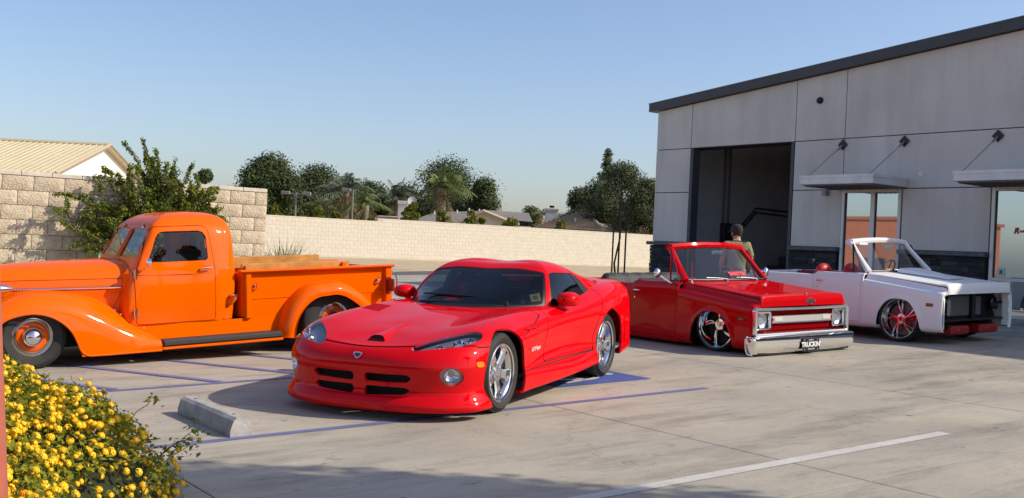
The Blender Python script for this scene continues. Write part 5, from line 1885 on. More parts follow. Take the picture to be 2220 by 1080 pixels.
        MB().lathe([(.035, 0), (.03, .02), (.0001, .028)], 14, frame((-4.665, sg * .81, .68), (0, 1, 0), (-1, 0, 0))).build('tail_lens', mat('tail_lens', (.5, .01, .01), .15, coat=.8), tlo)
        MB().cbox(-4.86, -4.70, min(sg * .60, sg * .80), max(sg * .60, sg * .80), .42, .50, .02).build('bumper_iron', CHROME, root)
        # wooden rail boards above the bed
        WOOD = mat('varnished_wood', (.50, .23, .055), .35, coat=.4, noise=(5, .35))
        MB().cbox(-4.10 if sg > 0 else -4.35, -2.46, min(sg * .58, sg * .62), max(sg * .58, sg * .62), .88, 1.005 if sg > 0 else 1.03, .006).build('wooden_rail', WOOD, root)
        for x in (-2.52, -4.0):
            MB().cbox(x - .03, x + .03, min(sg * .62, sg * .655), max(sg * .62, sg * .655), .6, .985, .006).build('rail_post', WOOD if x > -3 else ORANGE, root)
    MB().box(-4.66, -2.46, -.66, .66, .40, .44).build('bed_floor', mat('bed_wood', (.30, .15, .05), .5, noise=(6, .3)), root)
    MB().box(-2.46, -2.43, -.69, .69, .38, .90).build('bed_front', ORANGE, root)
    tg = MB().cbox(-4.72, -4.67, -.655, .655, .38, .90, .01).build('tailgate', ORANGE, root)
    for sg in (1, -1):
        ch = [(-4.73, sg * .70, .86), (-4.80, sg * .70, .78), (-4.82, sg * .69, .68), (-4.79, sg * .68, .60), (-4.74, sg * .67, .70)]
        MB().tube([tuple(p) for p in crom(ch, 4)], .009, 6).build('tailgate_chain', CHROME, tg)
    # fuel filler neck behind the door
    fn = MB().tube([(-2.24, .66, .56), (-2.26, .715, .575), (-2.29, .74, .62), (-2.295, .745, .65)], [.04, .04, .036, .034], 12)
    fo = fn.build('fuel_filler', ORANGE, root)
    MB().cyl((-2.295, .745, .648), (-2.30, .75, .668), .038, .036, 14).build('filler_cap', CHROME, fo)
    # small bolts that catch the sun
    for p in ((-.86, .70, .545), (-.92, .72, .50), (-1.16, .74, .34), (-1.21, .86, .20), (-2.20, .715, .40), (-2.22, .70, .96)):
        MB().ball(p, .011, 8).build('body_bolt', CHROME, root)
    # ---------------- wheels
    for x, wz, ro in ((.03, .322, .325), (-3.32, .39, .40)):
        for sg in (1, -1):
            w_ = .20
            m = wheel_frame(x, sg * ((.80 if x > -1 else .77) - w_ / 2), wz, sg)
            h = w_ / 2
            rm = MB().lathe([(.195, -h), (.16, -h * .4), (.16, h * .45), (.150, h * .62), (.12, h * .72), (.09, h * .62), (.0001, h * .6)], 40).build('wheel', ORANGE, root)
            rm.matrix_local = m
            MB().lathe([(.146, h * .66), (.152, h * .74), (.160, h * .66), (.178, h * .86), (.188, h * .94), (.195, h * .90), (.196, h * .8)], 44).build('trim_ring', mat('chrome_dark_reflection', (.50, .47, .43), .14, metal=1.0), rm)  # chrome darkened by colour to stand for the dark wheel-well reflection
            MB().lathe([(.100, h * .70), (.098, h * .95), (.075, h * 1.35), (.045, h * 1.58), (.0001, h * 1.66)], 36).build('hub_cap', CHROME, rm)
            tyre_mb(ro, .194, w_, 0).build('tyre', RUBBER, rm)
            hs_ = MB().lathe([(.0001, -h * 1.2), (.30, -h * 1.2)], 24).build('brake_backplate', SEAM, rm)
    MB().box(-4.5, .5, -.5, .5, .16, .34).build('chassis', SEAM, root)
    MB().box(-.75, .40, -.42, .42, .30, .62).build('engine_bay', SEAM, root)
    # upright grille with chrome bars, and the front bumper, beyond the photo's left edge
    gp = MB().prism(smooth_poly([(-.26, .34), (.26, .34), (.31, .62), (.24, .86), (0, .95), (-.24, .86), (-.31, .62)], 5), 0, .10, frame((.64, 0, 0), (0, 1, 0), (1, 0, 0)))
    go = gp.build('grille', ORANGE, root)
    for k in range(11):
        z = .40 + k * .045
        w_ = .27 if z < .75 else .27 - (z - .75) * .8
        MB().tube([(.735, -w_, z), (.755, 0, z), (.735, w_, z)], .011, 6).build('grille_bar', CHROME, go)
    bp_ = [(.62, -.84, .33), (.80, -.70, .33), (.86, -.35, .33), (.87, 0, .33), (.86, .35, .33), (.80, .70, .33), (.62, .84, .33)]
    G = [[(x, y, z + dz) for dz in (-.06, -.03, .03, .06)] for x, y, z in crom(bp_, 4)]
    for r_ in G:
        r_[1] = (r_[1][0] + .02, r_[1][1], r_[1][2])
        r_[2] = (r_[2][0] + .02, r_[2][1], r_[2][2])
    bo_ = MB().grid(G).build('front_bumper', CHROME, root)
    for sg in (1, -1):
        MB().cbox(.45, .84, sg * .36 - .03, sg * .36 + .03, .30, .36, .008).build('bumper_bracket', SEAM, bo_)
    for cx in (-3.58,):
        MB().box(-4.3, -2.95, -.66, .66, .20, .42).build('bed_underside', SEAM, root)
    # settle the body: shorten, and rake it nose-down over the wheels
    wheels = [o for o in root.children if o.name.startswith('wheel')]
    ry = Matrix.Rotation(R(1.8), 3, 'Y')
    xa = np.array([-4.9, -4.73, -3.58, -2.9, -2.05, -1.3, -1.1, 0, 1.0])
    xb = np.array([-4.32, -4.165, -3.17, -2.63, -1.885, -1.22, -1.03, .02, 1.0])
    def warp(o):
        me = o.data
        n = len(me.vertices)
        co = np.empty(n * 3)
        me.vertices.foreach_get('co', co)
        co = co.reshape(-1, 3)
        kz = np.interp(co[:, 0], [-1.3, -.9, 0], [.955, .972, .992])
        x, z = np.interp(co[:, 0], xa, xb), co[:, 2] * kz
        c_, s_ = math.cos(R(1.8)), math.sin(R(1.8))
        co[:, 0], co[:, 2] = x * c_ + z * s_, -x * s_ + z * c_
        me.vertices.foreach_set('co', co.ravel())
        me.update()
        for ch in o.children:
            warp(ch)
    for o in root.children:
        if o not in wheels:
            warp(o)
    return root
build_orange()
# ------------------------------------------------------------------ plants
def leaf_mat(name, a, b_, trans=.25, rough=.55, scale=3.0):
    m = bpy.data.materials.new(name)
    m.use_nodes = True
    N, L = nt(m)
    N.clear()
    o = N.new('ShaderNodeOutputMaterial')
    geo = N.new('ShaderNodeNewGeometry')
    mx = N.new('ShaderNodeMix')
    mx.data_type = 'RGBA'
    mx.inputs[6].default_value = (*a, 1)
    mx.inputs[7].default_value = (*b_, 1)
    t = N.new('ShaderNodeTexNoise')
    t.inputs['Scale'].default_value = scale
    L.new(geo.outputs['Position'], t.inputs['Vector'])
    ad = N.new('ShaderNodeMath')
    ad.operation = 'ADD'
    sc = N.new('ShaderNodeMath')
    sc.operation = 'MULTIPLY'
    sc.inputs[1].default_value = .55
    L.new(geo.outputs['Random Per Island'], sc.inputs[0])
    sb = N.new('ShaderNodeMath')
    sb.operation = 'SUBTRACT'
    sb.inputs[1].default_value = .28
    L.new(t.outputs[0], sb.inputs[0])
    L.new(sc.outputs[0], ad.inputs[0])
    L.new(sb.outputs[0], ad.inputs[1])
    L.new(ad.outputs[0], mx.inputs[0])
    p = N.new('ShaderNodeBsdfPrincipled')
    p.inputs['Roughness'].default_value = rough
    p.inputs['Specular IOR Level'].default_value = .3
    tr = N.new('ShaderNodeBsdfTranslucent')
    ms = N.new('ShaderNodeMixShader')
    ms.inputs[0].default_value = trans
    L.new(mx.outputs[2], p.inputs['Base Color'])
    L.new(mx.outputs[2], tr.inputs[0])
    L.new(p.outputs[0], ms.inputs[1])
    L.new(tr.outputs[0], ms.inputs[2])
    L.new(ms.outputs[0], o.inputs[0])
    return m
def leaves(P, Nrm, size, r, aspect=.5, spread=.9, fold=.15):
    """diamond leaves at points P facing roughly Nrm"""
    P = np.asarray(P, float)
    n = len(P)
    rs = np.random.RandomState(r)
    d = np.asarray(Nrm, float) + rs.normal(0, spread, (n, 3))
    d /= np.linalg.norm(d, axis=1)[:, None] + 1e-9
    a = rs.normal(0, 1, (n, 3))
    u = np.cross(d, a)
    u /= np.linalg.norm(u, axis=1)[:, None] + 1e-9
    w = np.cross(d, u)
    s = (size * rs.uniform(.6, 1.35, n))[:, None]
    v0 = P - u * s * .5
    v1 = P + w * s * aspect * .5 + d * s * fold
    v2 = P + u * s * .5
    v3 = P - w * s * aspect * .5 + d * s * fold
    V = np.stack([v0, v1, v2, v3], 1).reshape(-1, 3)
    F = [(4 * i, 4 * i + 1, 4 * i + 2, 4 * i + 3) for i in range(n)]
    m = MB()
    m.v = [tuple(p) for p in V]
    m.f = F
    return m
def blob_points(blobs, n, seed, shell=.55):
    """points in a union of ellipsoids, denser near the skin; returns points and outward directions"""
    rs = np.random.RandomState(seed)
    vol = np.array([b[3] * b[4] * b[5] for b in blobs]) ** .72
    pick = rs.choice(len(blobs), n, p=vol / vol.sum())
    B = np.array(blobs, float)
    d = rs.normal(0, 1, (n, 3))
    d /= np.linalg.norm(d, axis=1)[:, None]
    rad = np.where(rs.rand(n) < .75, rs.uniform(shell, .98, n), rs.uniform(.1, .9, n))
    # lumpy skin
    lump = 1 + .10 * np.sin(d[:, 0] * 5 + pick * 1.7) * np.cos(d[:, 2] * 6 + pick) + .07 * np.sin(d[:, 1] * 11 + pick * 2.3)
    P = B[pick, :3] + d * (rad * lump)[:, None] * B[pick, 3:6]
    return P, d
def crown_blobs(c, w, h, k, seed, base=.0):
    """lumps filling an egg-shaped crown whose foot is at c"""
    r = random.Random(seed)
    out = []
    for i in range(k):
        t = r.random()
        a = r.uniform(0, 2 * math.pi)
        rr = w * .5 * math.sqrt(max(.05, 1 - (2 * t - .85) ** 2)) * r.uniform(.25, .85)
        s = w * r.uniform(.17, .30)
        out.append((c[0] + rr * math.cos(a), c[1] + rr * math.sin(a), c[2] + h * (.12 + .78 * t), s, s, s * r.uniform(.7, .95)))
    return out
RT, FW = Vector((math.sin(R(53.054)), -math.cos(R(53.054)), 0)), Vector((math.cos(R(53.054)), math.sin(R(53.054)), 0))
def at(px, Z, z=0.56):
    """ground position seen in column px of the photograph at depth Z"""
    p = RT * ((px - 1110) / 2269.7 * Z) + FW * Z
    return Vector((p.x, p.y, z))
def zat(px, py, Z):
    """height seen at pixel px,py at depth Z"""
    hor = 482.1 + .0459 * px
    return 1.515 + (hor - py) / 2269.7 * Z * 1.001
BARK = mat('bark', (.09, .065, .045), .95, noise=(8, .3), bump=(14, .8, .02))
OAKL = leaf_mat('dark_oak_leaf', (.030, .052, .018), (.105, .135, .040), .2, scale=.5)
OAKM = leaf_mat('oak_leaf_warm', (.036, .058, .020), (.120, .145, .042), .2, scale=.5)
PINEL = leaf_mat('pine_needle', (.036, .054, .024), (.125, .145, .055), .15, scale=.6)
YELL = leaf_mat('yellow_green_leaf', (.09, .11, .012), (.24, .23, .02), .3, scale=1.5)
PALML = leaf_mat('palm_leaf', (.07, .11, .03), (.22, .26, .09), .2, scale=.8)
PALMD = leaf_mat('palm_leaf_grey', (.07, .085, .055), (.20, .22, .15), .15, scale=.8)
DRY = leaf_mat('dry_frond', (.10, .075, .03), (.24, .18, .08), .2, scale=.8)
def tree(name, label, px, py_top, Z, w_px, material, seed, n=5200, leaf=.30, k=26, shape='round', group=None, base_z=.5, foot=None):
    c = at(px, Z, base_z)
    top = zat(px, py_top, Z)
    w = w_px / 2269.7 * Z
    foot = base_z + 1.0 if foot is None else foot
    root = empty(name, Matrix.Translation(c), label, 'tree', group)
    h = top - foot
    if shape == 'cone':
        bl = []
        r = random.Random(seed)
        for i in range(k):
            t = (i + .5) / k
            rr = w * .5 * (1 - t) ** .8 * r.uniform(.25, .8)
            a = r.uniform(0, 6.28)
            s = w * .24 * (1 - t * .75)
            bl.append((rr * math.cos(a), rr * math.sin(a), foot - base_z + h * t * .97, s, s, s * .6))
    else:
        bl = crown_blobs((0, 0, foot - base_z), w, h * 1.02, k, seed)
    P, d = blob_points(bl, int(n * 1.9), seed, .45)
    up = d + np.array([0, 0, .5])
    leaves(P, up, leaf * .76, seed, .7, .7).build('crown', material, root, smooth=False)
    tr = MB().tube([(0, 0, -.3), (.05, 0, (foot - base_z) * .6), (0, .05, foot - base_z + h * .45), (0, 0, foot - base_z + h * .8)], [w * .045 + .08, w * .035 + .06, w * .02 + .04, .03], 8)
    r = random.Random(seed + 9)
    for i in range(7):
        b_ = r.choice(bl)
        z0 = (foot - base_z) * .8 + h * r.uniform(0, .4)
        tr.tube([(0, 0, z0), (b_[0] * .5, b_[1] * .5, (z0 + b_[2]) / 2 + .2), (b_[0], b_[1], b_[2])], [.09, .06, .02], 6)
    tr.build('trunk', BARK, root)
    return root
GT = 'trees beyond the cream boundary wall'
tree('oak_tree', 'big dark oak, leftmost of the trees over the cream wall', 572, 346, 74, 165, OAKL, 1, 15000, .22, 40, group=GT)
tree('oak_tree', 'dark oak right behind the two-headed lamp post', 672, 370, 80, 185, OAKL, 2, 14000, .22, 38, group=GT)
tree('oak_tree', 'dark oak behind the drooping palm and thin plain lamp post', 735, 398, 88, 170, OAKM, 13, 10000, .24, 32, group=GT)
tree('oak_tree', 'lower dark oak between the drooping palm and the dark thin palm', 800, 402, 84, 130, OAKM, 3, 9000, .22, 28, group=GT)
tree('oak_tree', 'broad dark oak standing behind the tall bright palm', 955, 360, 86, 215, OAKL, 4, 17000, .23, 46, group=GT)
tree('oak_tree', 'dark oak at the right end of the clump above the grey roofed house', 1040, 392, 82, 95, OAKM, 5, 8000, .22, 26, group=GT)
tree('conifer_tree', 'tall pointed dark conifer rising left of the workshop corner', 1310, 318, 92, 135, PINEL, 6, 13000, .22, 60, 'cone', GT)
tree('pine_tree', 'bushy dark pine standing in front of the pointed conifer', 1342, 354, 84, 140, PINEL, 7, 14000, .21, 40, group=GT)
tree('pine_tree', 'feathery pine touching the workshop corner in the photo', 1396, 386, 80, 105, PINEL, 8, 11000, .2, 30, group=GT)
tree('round_tree', 'small round grey-green tree left of the pointed conifer', 1250, 410, 96, 85, OAKM, 9, 7000, .22, 24, group=GT)
tree('round_tree', 'tiny distant tree directly left of the white square chimney on the tan roof', 1150, 450, 120, 75, OAKM, 10, 4000, .3, 18, group=GT)
tree('round_tree', 'tiny distant tree above the grey roof ridge at the clump edge', 1108, 450, 125, 60, OAKM, 11, 3500, .3, 16, group=GT)
tree('round_tree', 'dark round tree peeping over the tan wall behind the leafy shrub', 440, 362, 60, 62, OAKM, 12, 6000, .16, 20, group=GT)
tree('oak_tree', 'dark oak filling the gap between the two leftmost oaks', 622, 384, 86, 130, OAKM, 14, 8000, .24, 26, group=GT)
tree('oak_tree', 'low dark oak behind the thin dark palm and cream chimney', 868, 408, 88, 120, OAKL, 15, 8000, .24, 26, group=GT)
tree('pine_tree', 'low bushy pine between the small round tree and the pointed conifer', 1294, 396, 88, 120, PINEL, 16, 9000, .22, 28, group=GT)
def frond(m, base, ang, elev, length, droop, wdt, r, nleaf=16):
    """one feather palm leaf"""
    d = Vector((math.cos(ang), math.sin(ang), 0))
    pts = []
    for i in range(nleaf + 1):
        t = i / nleaf
        pts.append(Vector(base) + d * (length * (math.cos(elev) * t)) + Vector((0, 0, length * (math.sin(elev) * t - droop * t * t))))
    sd = Vector((-d.y, d.x, 0))
    for i in range(1, nleaf + 1):
        t = i / nleaf
        l = wdt * math.sin(math.pi * min(1, .15 + t * .85)) ** .7
        tang = (pts[i] - pts[i - 1]).normalized()
        for sg in (1, -1):
            tip = pts[i] + sd * sg * l * .8 + tang * l * .5 + Vector((0, 0, -l * r.uniform(.3, .8)))
            q = tang * .05 * (length / 2.5)
            m.add([pts[i] - q, pts[i] + q, tip], [(0, 1, 2)])
    m.tube([pts[0], pts[nleaf // 2], pts[-1]], [.025, .016, .006], 4)
def palm(label, px, py_top, Z, tr_top_py, fr, spread_px, material, seed, trunk_r=.16, dry=8):
    c = at(px, Z, .5)
    zt = zat(px, tr_top_py, Z) - .5
    sp = spread_px / 2269.7 * Z
    root = empty('palm_tree', Matrix.Translation(c), label, 'palm tree', 'palms beyond the cream boundary wall')
    r = random.Random(seed)
    MB().tube([(0, 0, -.3), (.03, .02, zt * .5), (0, 0, zt)], [trunk_r * 1.2, trunk_r, trunk_r * .9], 10).build('trunk', mat('palm_bark', (.26, .21, .15), .95, noise=(6, .3), bump=(20, .8, .03)), root)
    m = MB()
    for i in range(fr):
        frond(m, (0, 0, zt), r.uniform(0, 6.28), R(r.uniform(5, 82)), sp * r.uniform(.8, 1.1), r.uniform(.35, .8), sp * .24, r)
    m.build('crown', material, root, smooth=False)
    m = MB()
    for i in range(dry):
        frond(m, (0, 0, zt - .1), r.uniform(0, 6.28), R(r.uniform(-60, -20)), sp * r.uniform(.5, .8), .25, sp * .16, r)
    m.build('dry_skirt', DRY, root, smooth=False)
palm('tall bright green palm with pale trunk above the grey roofed house', 952, 345, 70, 408, 34, 95, PALML, 21, .34)
palm('drooping palm with tan dry fronds right of the two-headed lamp post', 745, 385, 68, 418, 30, 85, PALMD, 22, .26, 18)
palm('thin dark palm beside the cream chimney', 856, 388, 76, 428, 26, 70, PALMD, 23, .16, 10)
palm('low feathery palm behind the wall right of the thin plain lamp post', 790, 415, 66, 445, 26, 70, PALML, 24, .22, 12)
palm('small young palm left of the drooping palm', 690, 415, 70, 446, 22, 52, PALML, 25, .18, 4)
palm('tiny far palm left of the white square chimney', 1172, 457, 110, 466, 18, 34, PALML, 26, .16, 3)
def shrub(label, px, py_top, Z, w_px, material, seed, n=700, leaf=.16, name='shrub', base_py=None):
    c = at(px, Z, .56)
    top = zat(px, py_top, Z) - .56
    w = w_px / 2269.7 * Z
    root = empty(name, Matrix.Translation(c), label, 'shrub', 'shrubs along the cream wall')
    b0 = max(.6, top - w * 1.15)
    bl = crown_blobs((0, 0, b0), w, top - b0, 9, seed)
    P, d = blob_points(bl, n, seed)
    leaves(P, d + np.array([0, 0, .4]), leaf, seed, .55, .8).build('crown', material, root, smooth=False)
    t = MB()
    r = random.Random(seed)
    for i in range(5):
        b_ = r.choice(bl)
        t.tube([(0, 0, -.1), (b_[0] * .4, b_[1] * .4, b_[2] * .6), (b_[0], b_[1], b_[2])], [.03, .022, .01], 5)
    t.build('stem', BARK, root)
    return root
for i, (lab, px, py, w) in enumerate((
    ('bright yellow-green shrub over the wall beside the tan wall end', 592, 447, 34), ('yellow-green shrub between the two lamp posts', 690, 446, 40),
    ('second yellow-green shrub right of the drooping palm foot', 722, 456, 36), ('leafy shrub just left of the step in the cream wall', 806, 468, 30),
    ('tall yellow-green shrub right of the cream chimney', 893, 440, 38), ('small shrub at the foot of the cream chimney', 872, 460, 20),
    ('round green shrub before the grey roof', 957, 456, 34), ('yellow-green shrub in front of the gable', 1018, 457, 32), ('slim sapling in front of the white gable wall', 1041, 467, 18),
    ('shrub right of the white gable', 1112, 467, 42), ('shrub in front of the tan tiled roof', 1213, 480, 38))):
    zw = 47.5 / math.sin(R(53.054) - math.atan((px - 1110) / 2269.7)) * math.cos(math.atan((px - 1110) / 2269.7))
    shrub(lab, px, py, zw + 1.6, w, YELL, 40 + i)
shrub('dead reddish-brown shrub by the workshop corner over the cream wall', 1391, 486, 71, 34, leaf_mat('dead_leaf', (.10, .035, .02), (.22, .09, .05), .1), 60, 260, .14)

# ---- shrub in front of the tan block wall
def wall_shrub():
    c = Vector((5.05, 15.18, ground_z(5.05)))
    root = empty('leafy_shrub', Matrix.Translation(c), 'loose leafy green shrub growing against the tan block wall', 'shrub')
    r = random.Random(5)
    stems = MB()
    P, D = [], []
    tips = []
    def branch(a, b_, r0, sub, dens):
        a, b_ = Vector(a), Vector(b_)
        mid = (a + b_) / 2 + Vector((r.uniform(-.06, .06), r.uniform(-.05, .05), r.uniform(.0, .12)))
        pts = [Vector(p) for p in crom([a, mid, b_], 5)]
        stems.tube(pts, [r0 * (1 - .7 * i / (len(pts) - 1)) for i in range(len(pts))], 5)
        n = int((b_ - a).length * dens)
        for i in range(n):
            t = r.uniform(.18, 1) ** .8
            k = min(int(t * (len(pts) - 1)), len(pts) - 2)
            p = pts[k].lerp(pts[k + 1], t * (len(pts) - 1) - k)
            q = Vector((r.gauss(0, 1), r.gauss(0, 1), r.gauss(0, 1))).normalized()
            P.append(p + q * r.uniform(.01, .045))
            D.append(q + Vector((0, 0, .5)))
        if sub:
            for i in range(sub):
                t = r.uniform(.3, .95)
                k = min(int(t * (len(pts) - 1)), len(pts) - 2)
                s = pts[k]
                dirv = (b_ - a).normalized() + Vector((r.uniform(-.9, .9), r.uniform(-.6, .6), r.uniform(-.5, .8)))
                branch(s, s + dirv.normalized() * r.uniform(.18, .40), r0 * .5, 0, 420)
    ends = [(-.28, 0, 2.35), (-.42, -.05, 2.25), (-.05, .1, 2.38), (.15, 0, 2.32), (.34, -.1, 2.22), (.55, 0, 2.10), (.78, .1, 1.96), (.92, 0, 1.74), (.95, -.1, 1.55), (.80, 0, 1.45),
            (-.75, 0, 1.98), (-1.05, 0, 1.72), (-1.30, .1, 1.80), (-1.42, 0, 1.52), (-1.32, -.1, 1.35), (-.9, -.2, 1.50), (-.55, -.15, 1.85), (-1.0, .1, 1.15), (.45, -.2, 1.85), (-1.2, 0, 1.15),
            (0, -.25, 2.05), (-.3, -.25, 1.75), (.2, -.25, 1.65), (-.15, .2, 2.2), (.35, .2, 2.0), (.62, -.2, 1.80), (-.6, .15, 2.1), (-.2, -.2, 1.4), (.3, -.1, 1.4), (-.7, -.1, 1.3), (.1, .1, 1.9), (.5, .1, 1.6), (-.45, .05, 1.55), (.7, .1, 1.65), (-.85, 0, 1.75)]
    for e in ends:
        a = (r.uniform(-.15, .15), r.uniform(-.1, .1), r.uniform(.7, 1.15))
        branch(a, e, .018, 6 if e[2] < 2.3 else 3, 150)
    # upright whips on top
    for e in ((-.33, 0, 2.66), (-.58, .05, 2.58), (-.14, 0, 2.52), (.20, .1, 2.42), (.42, 0, 2.36)):
        branch((e[0] * .5 + .05, e[1], 1.95), e, .010, 0, 260)
    for k in range(3):
        stems.tube([(-.06 + .06 * k, 0, -.05), (-.08 + .08 * k, .02, .5), (-.1 + .1 * k, 0, 1.05)], [.045, .035, .025], 7)
    stems.build('stem', mat('shrub_bark', (.13, .10, .07), .9), root)
    leaves([tuple(p) for p in P], [tuple(d) for d in D], .040, 3, .6, .7).build('crown', leaf_mat('shrub_leaf', (.060, .095, .012), (.30, .34, .035), .35, scale=2.2), root, smooth=False)
    # dense inner leaves
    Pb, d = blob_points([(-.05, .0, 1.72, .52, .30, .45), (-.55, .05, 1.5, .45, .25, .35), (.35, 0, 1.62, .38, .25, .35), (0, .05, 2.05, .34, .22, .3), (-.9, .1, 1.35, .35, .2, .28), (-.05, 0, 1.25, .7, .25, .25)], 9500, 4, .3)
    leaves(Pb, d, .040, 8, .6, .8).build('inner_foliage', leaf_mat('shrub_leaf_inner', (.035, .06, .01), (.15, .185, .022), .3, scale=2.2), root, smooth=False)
wall_shrub()
# ---- tall grass at the end of the tan wall
def grass_clump():
    c = Vector((7.55, 16.5, ground_z(7.5)))
    root = empty('grass_clump', Matrix.Translation(c), 'clump of tall dry grass at the end of the tan block wall', 'grass')
    m = MB()
    r = random.Random(3)
    for i in range(420):
        a = r.uniform(0, 6.28)
        b0 = Vector((r.gauss(0, .16), r.gauss(0, .14), 0))
        l = r.uniform(.7, 1.45)
        out = Vector((math.cos(a), math.sin(a), 0)) * r.uniform(.1, .6) * l
        w = r.uniform(.005, .010)
        s = Vector((-math.sin(a), math.cos(a), 0)) * w
        p1, p2 = b0 + out * .35 + Vector((0, 0, l * .65)), b0 + out + Vector((0, 0, l * r.uniform(.75, 1)))
        m.add([b0 - s, b0 + s, p1 + s * .8, p1 - s * .8, p2], [(0, 1, 2, 3), (3, 2, 4)])
    m.build('blades', leaf_mat('dry_grass', (.10, .105, .03), (.30, .26, .10), .3, scale=5), root, smooth=False)
    MB().lathe([(.22, 0), (.15, .12), (.0001, .16)], 10).build('tussock', mat('tussock', (.10, .085, .04), .95), root)
grass_clump()
# ---- staked young tree
def sapling():
    c = at(1341, 28, .56)
    root = empty('young_tree', Matrix.Translation(c), 'bare young tree tied between three brown stakes left of the workshop', 'tree')
    m = MB().tube([(0, 0, -.2), (-.12, .02, .6), (.03, 0, 1.3), (.02, 0, 2.0), (-.05, 0, 2.9)], [.030, .027, .024, .02, .01], 7)
    r = random.Random(11)
    tw = []
    for i in range(10):
        z = r.uniform(1.7, 2.6)
        a = r.uniform(0, 6.28)
        l = r.uniform(.3, .8)
        d = Vector((math.cos(a), math.sin(a), 0))
        e1, e2 = d * l * .4 + Vector((0, 0, z + l * .35)), d * l * .8 + Vector((0, 0, z + l * r.uniform(.4, 1.0)))
        m.tube([Vector((0, 0, z)), e1, e2], [.012, .008, .004], 5)
        tw.append((e1, e2))
    m.build('trunk', mat('twig_bark', (.10, .075, .055), .9), root)
    P, D = [], []
    for e in tw:
        for k in range(7):
            t = r.uniform(.4, 1)
            P.append(tuple(e[0].lerp(e[1], t) + Vector((r.gauss(0, .02), r.gauss(0, .02), r.gauss(0, .02)))))
            D.append((0, 0, 1))
    leaves(P, D, .05, 5, .5, .9).build('crown', leaf_mat('sparse_leaf', (.05, .06, .02), (.11, .12, .04), .25), root, smooth=False)
    for dx, w in ((-.17, .022), (.02, .024), (.19, .024)):
        p = RT * dx + FW * (.12 if dx > 0 else -.1)
        MB().cyl((p.x, p.y, -.2), (p.x, p.y, 2.18 - abs(dx) * .4), w, w, 8).build('stake', mat('rust_brown_stake', (.075, .035, .022), .85), root)
    for z in (1.55, 1.9):
        MB().tube([tuple(RT * -.17 + Vector((0, 0, z))), (0, 0, z - .06), tuple(RT * .19 + Vector((0, 0, z)))], .010, 5).build('tie', BLACKP, root)
sapling()

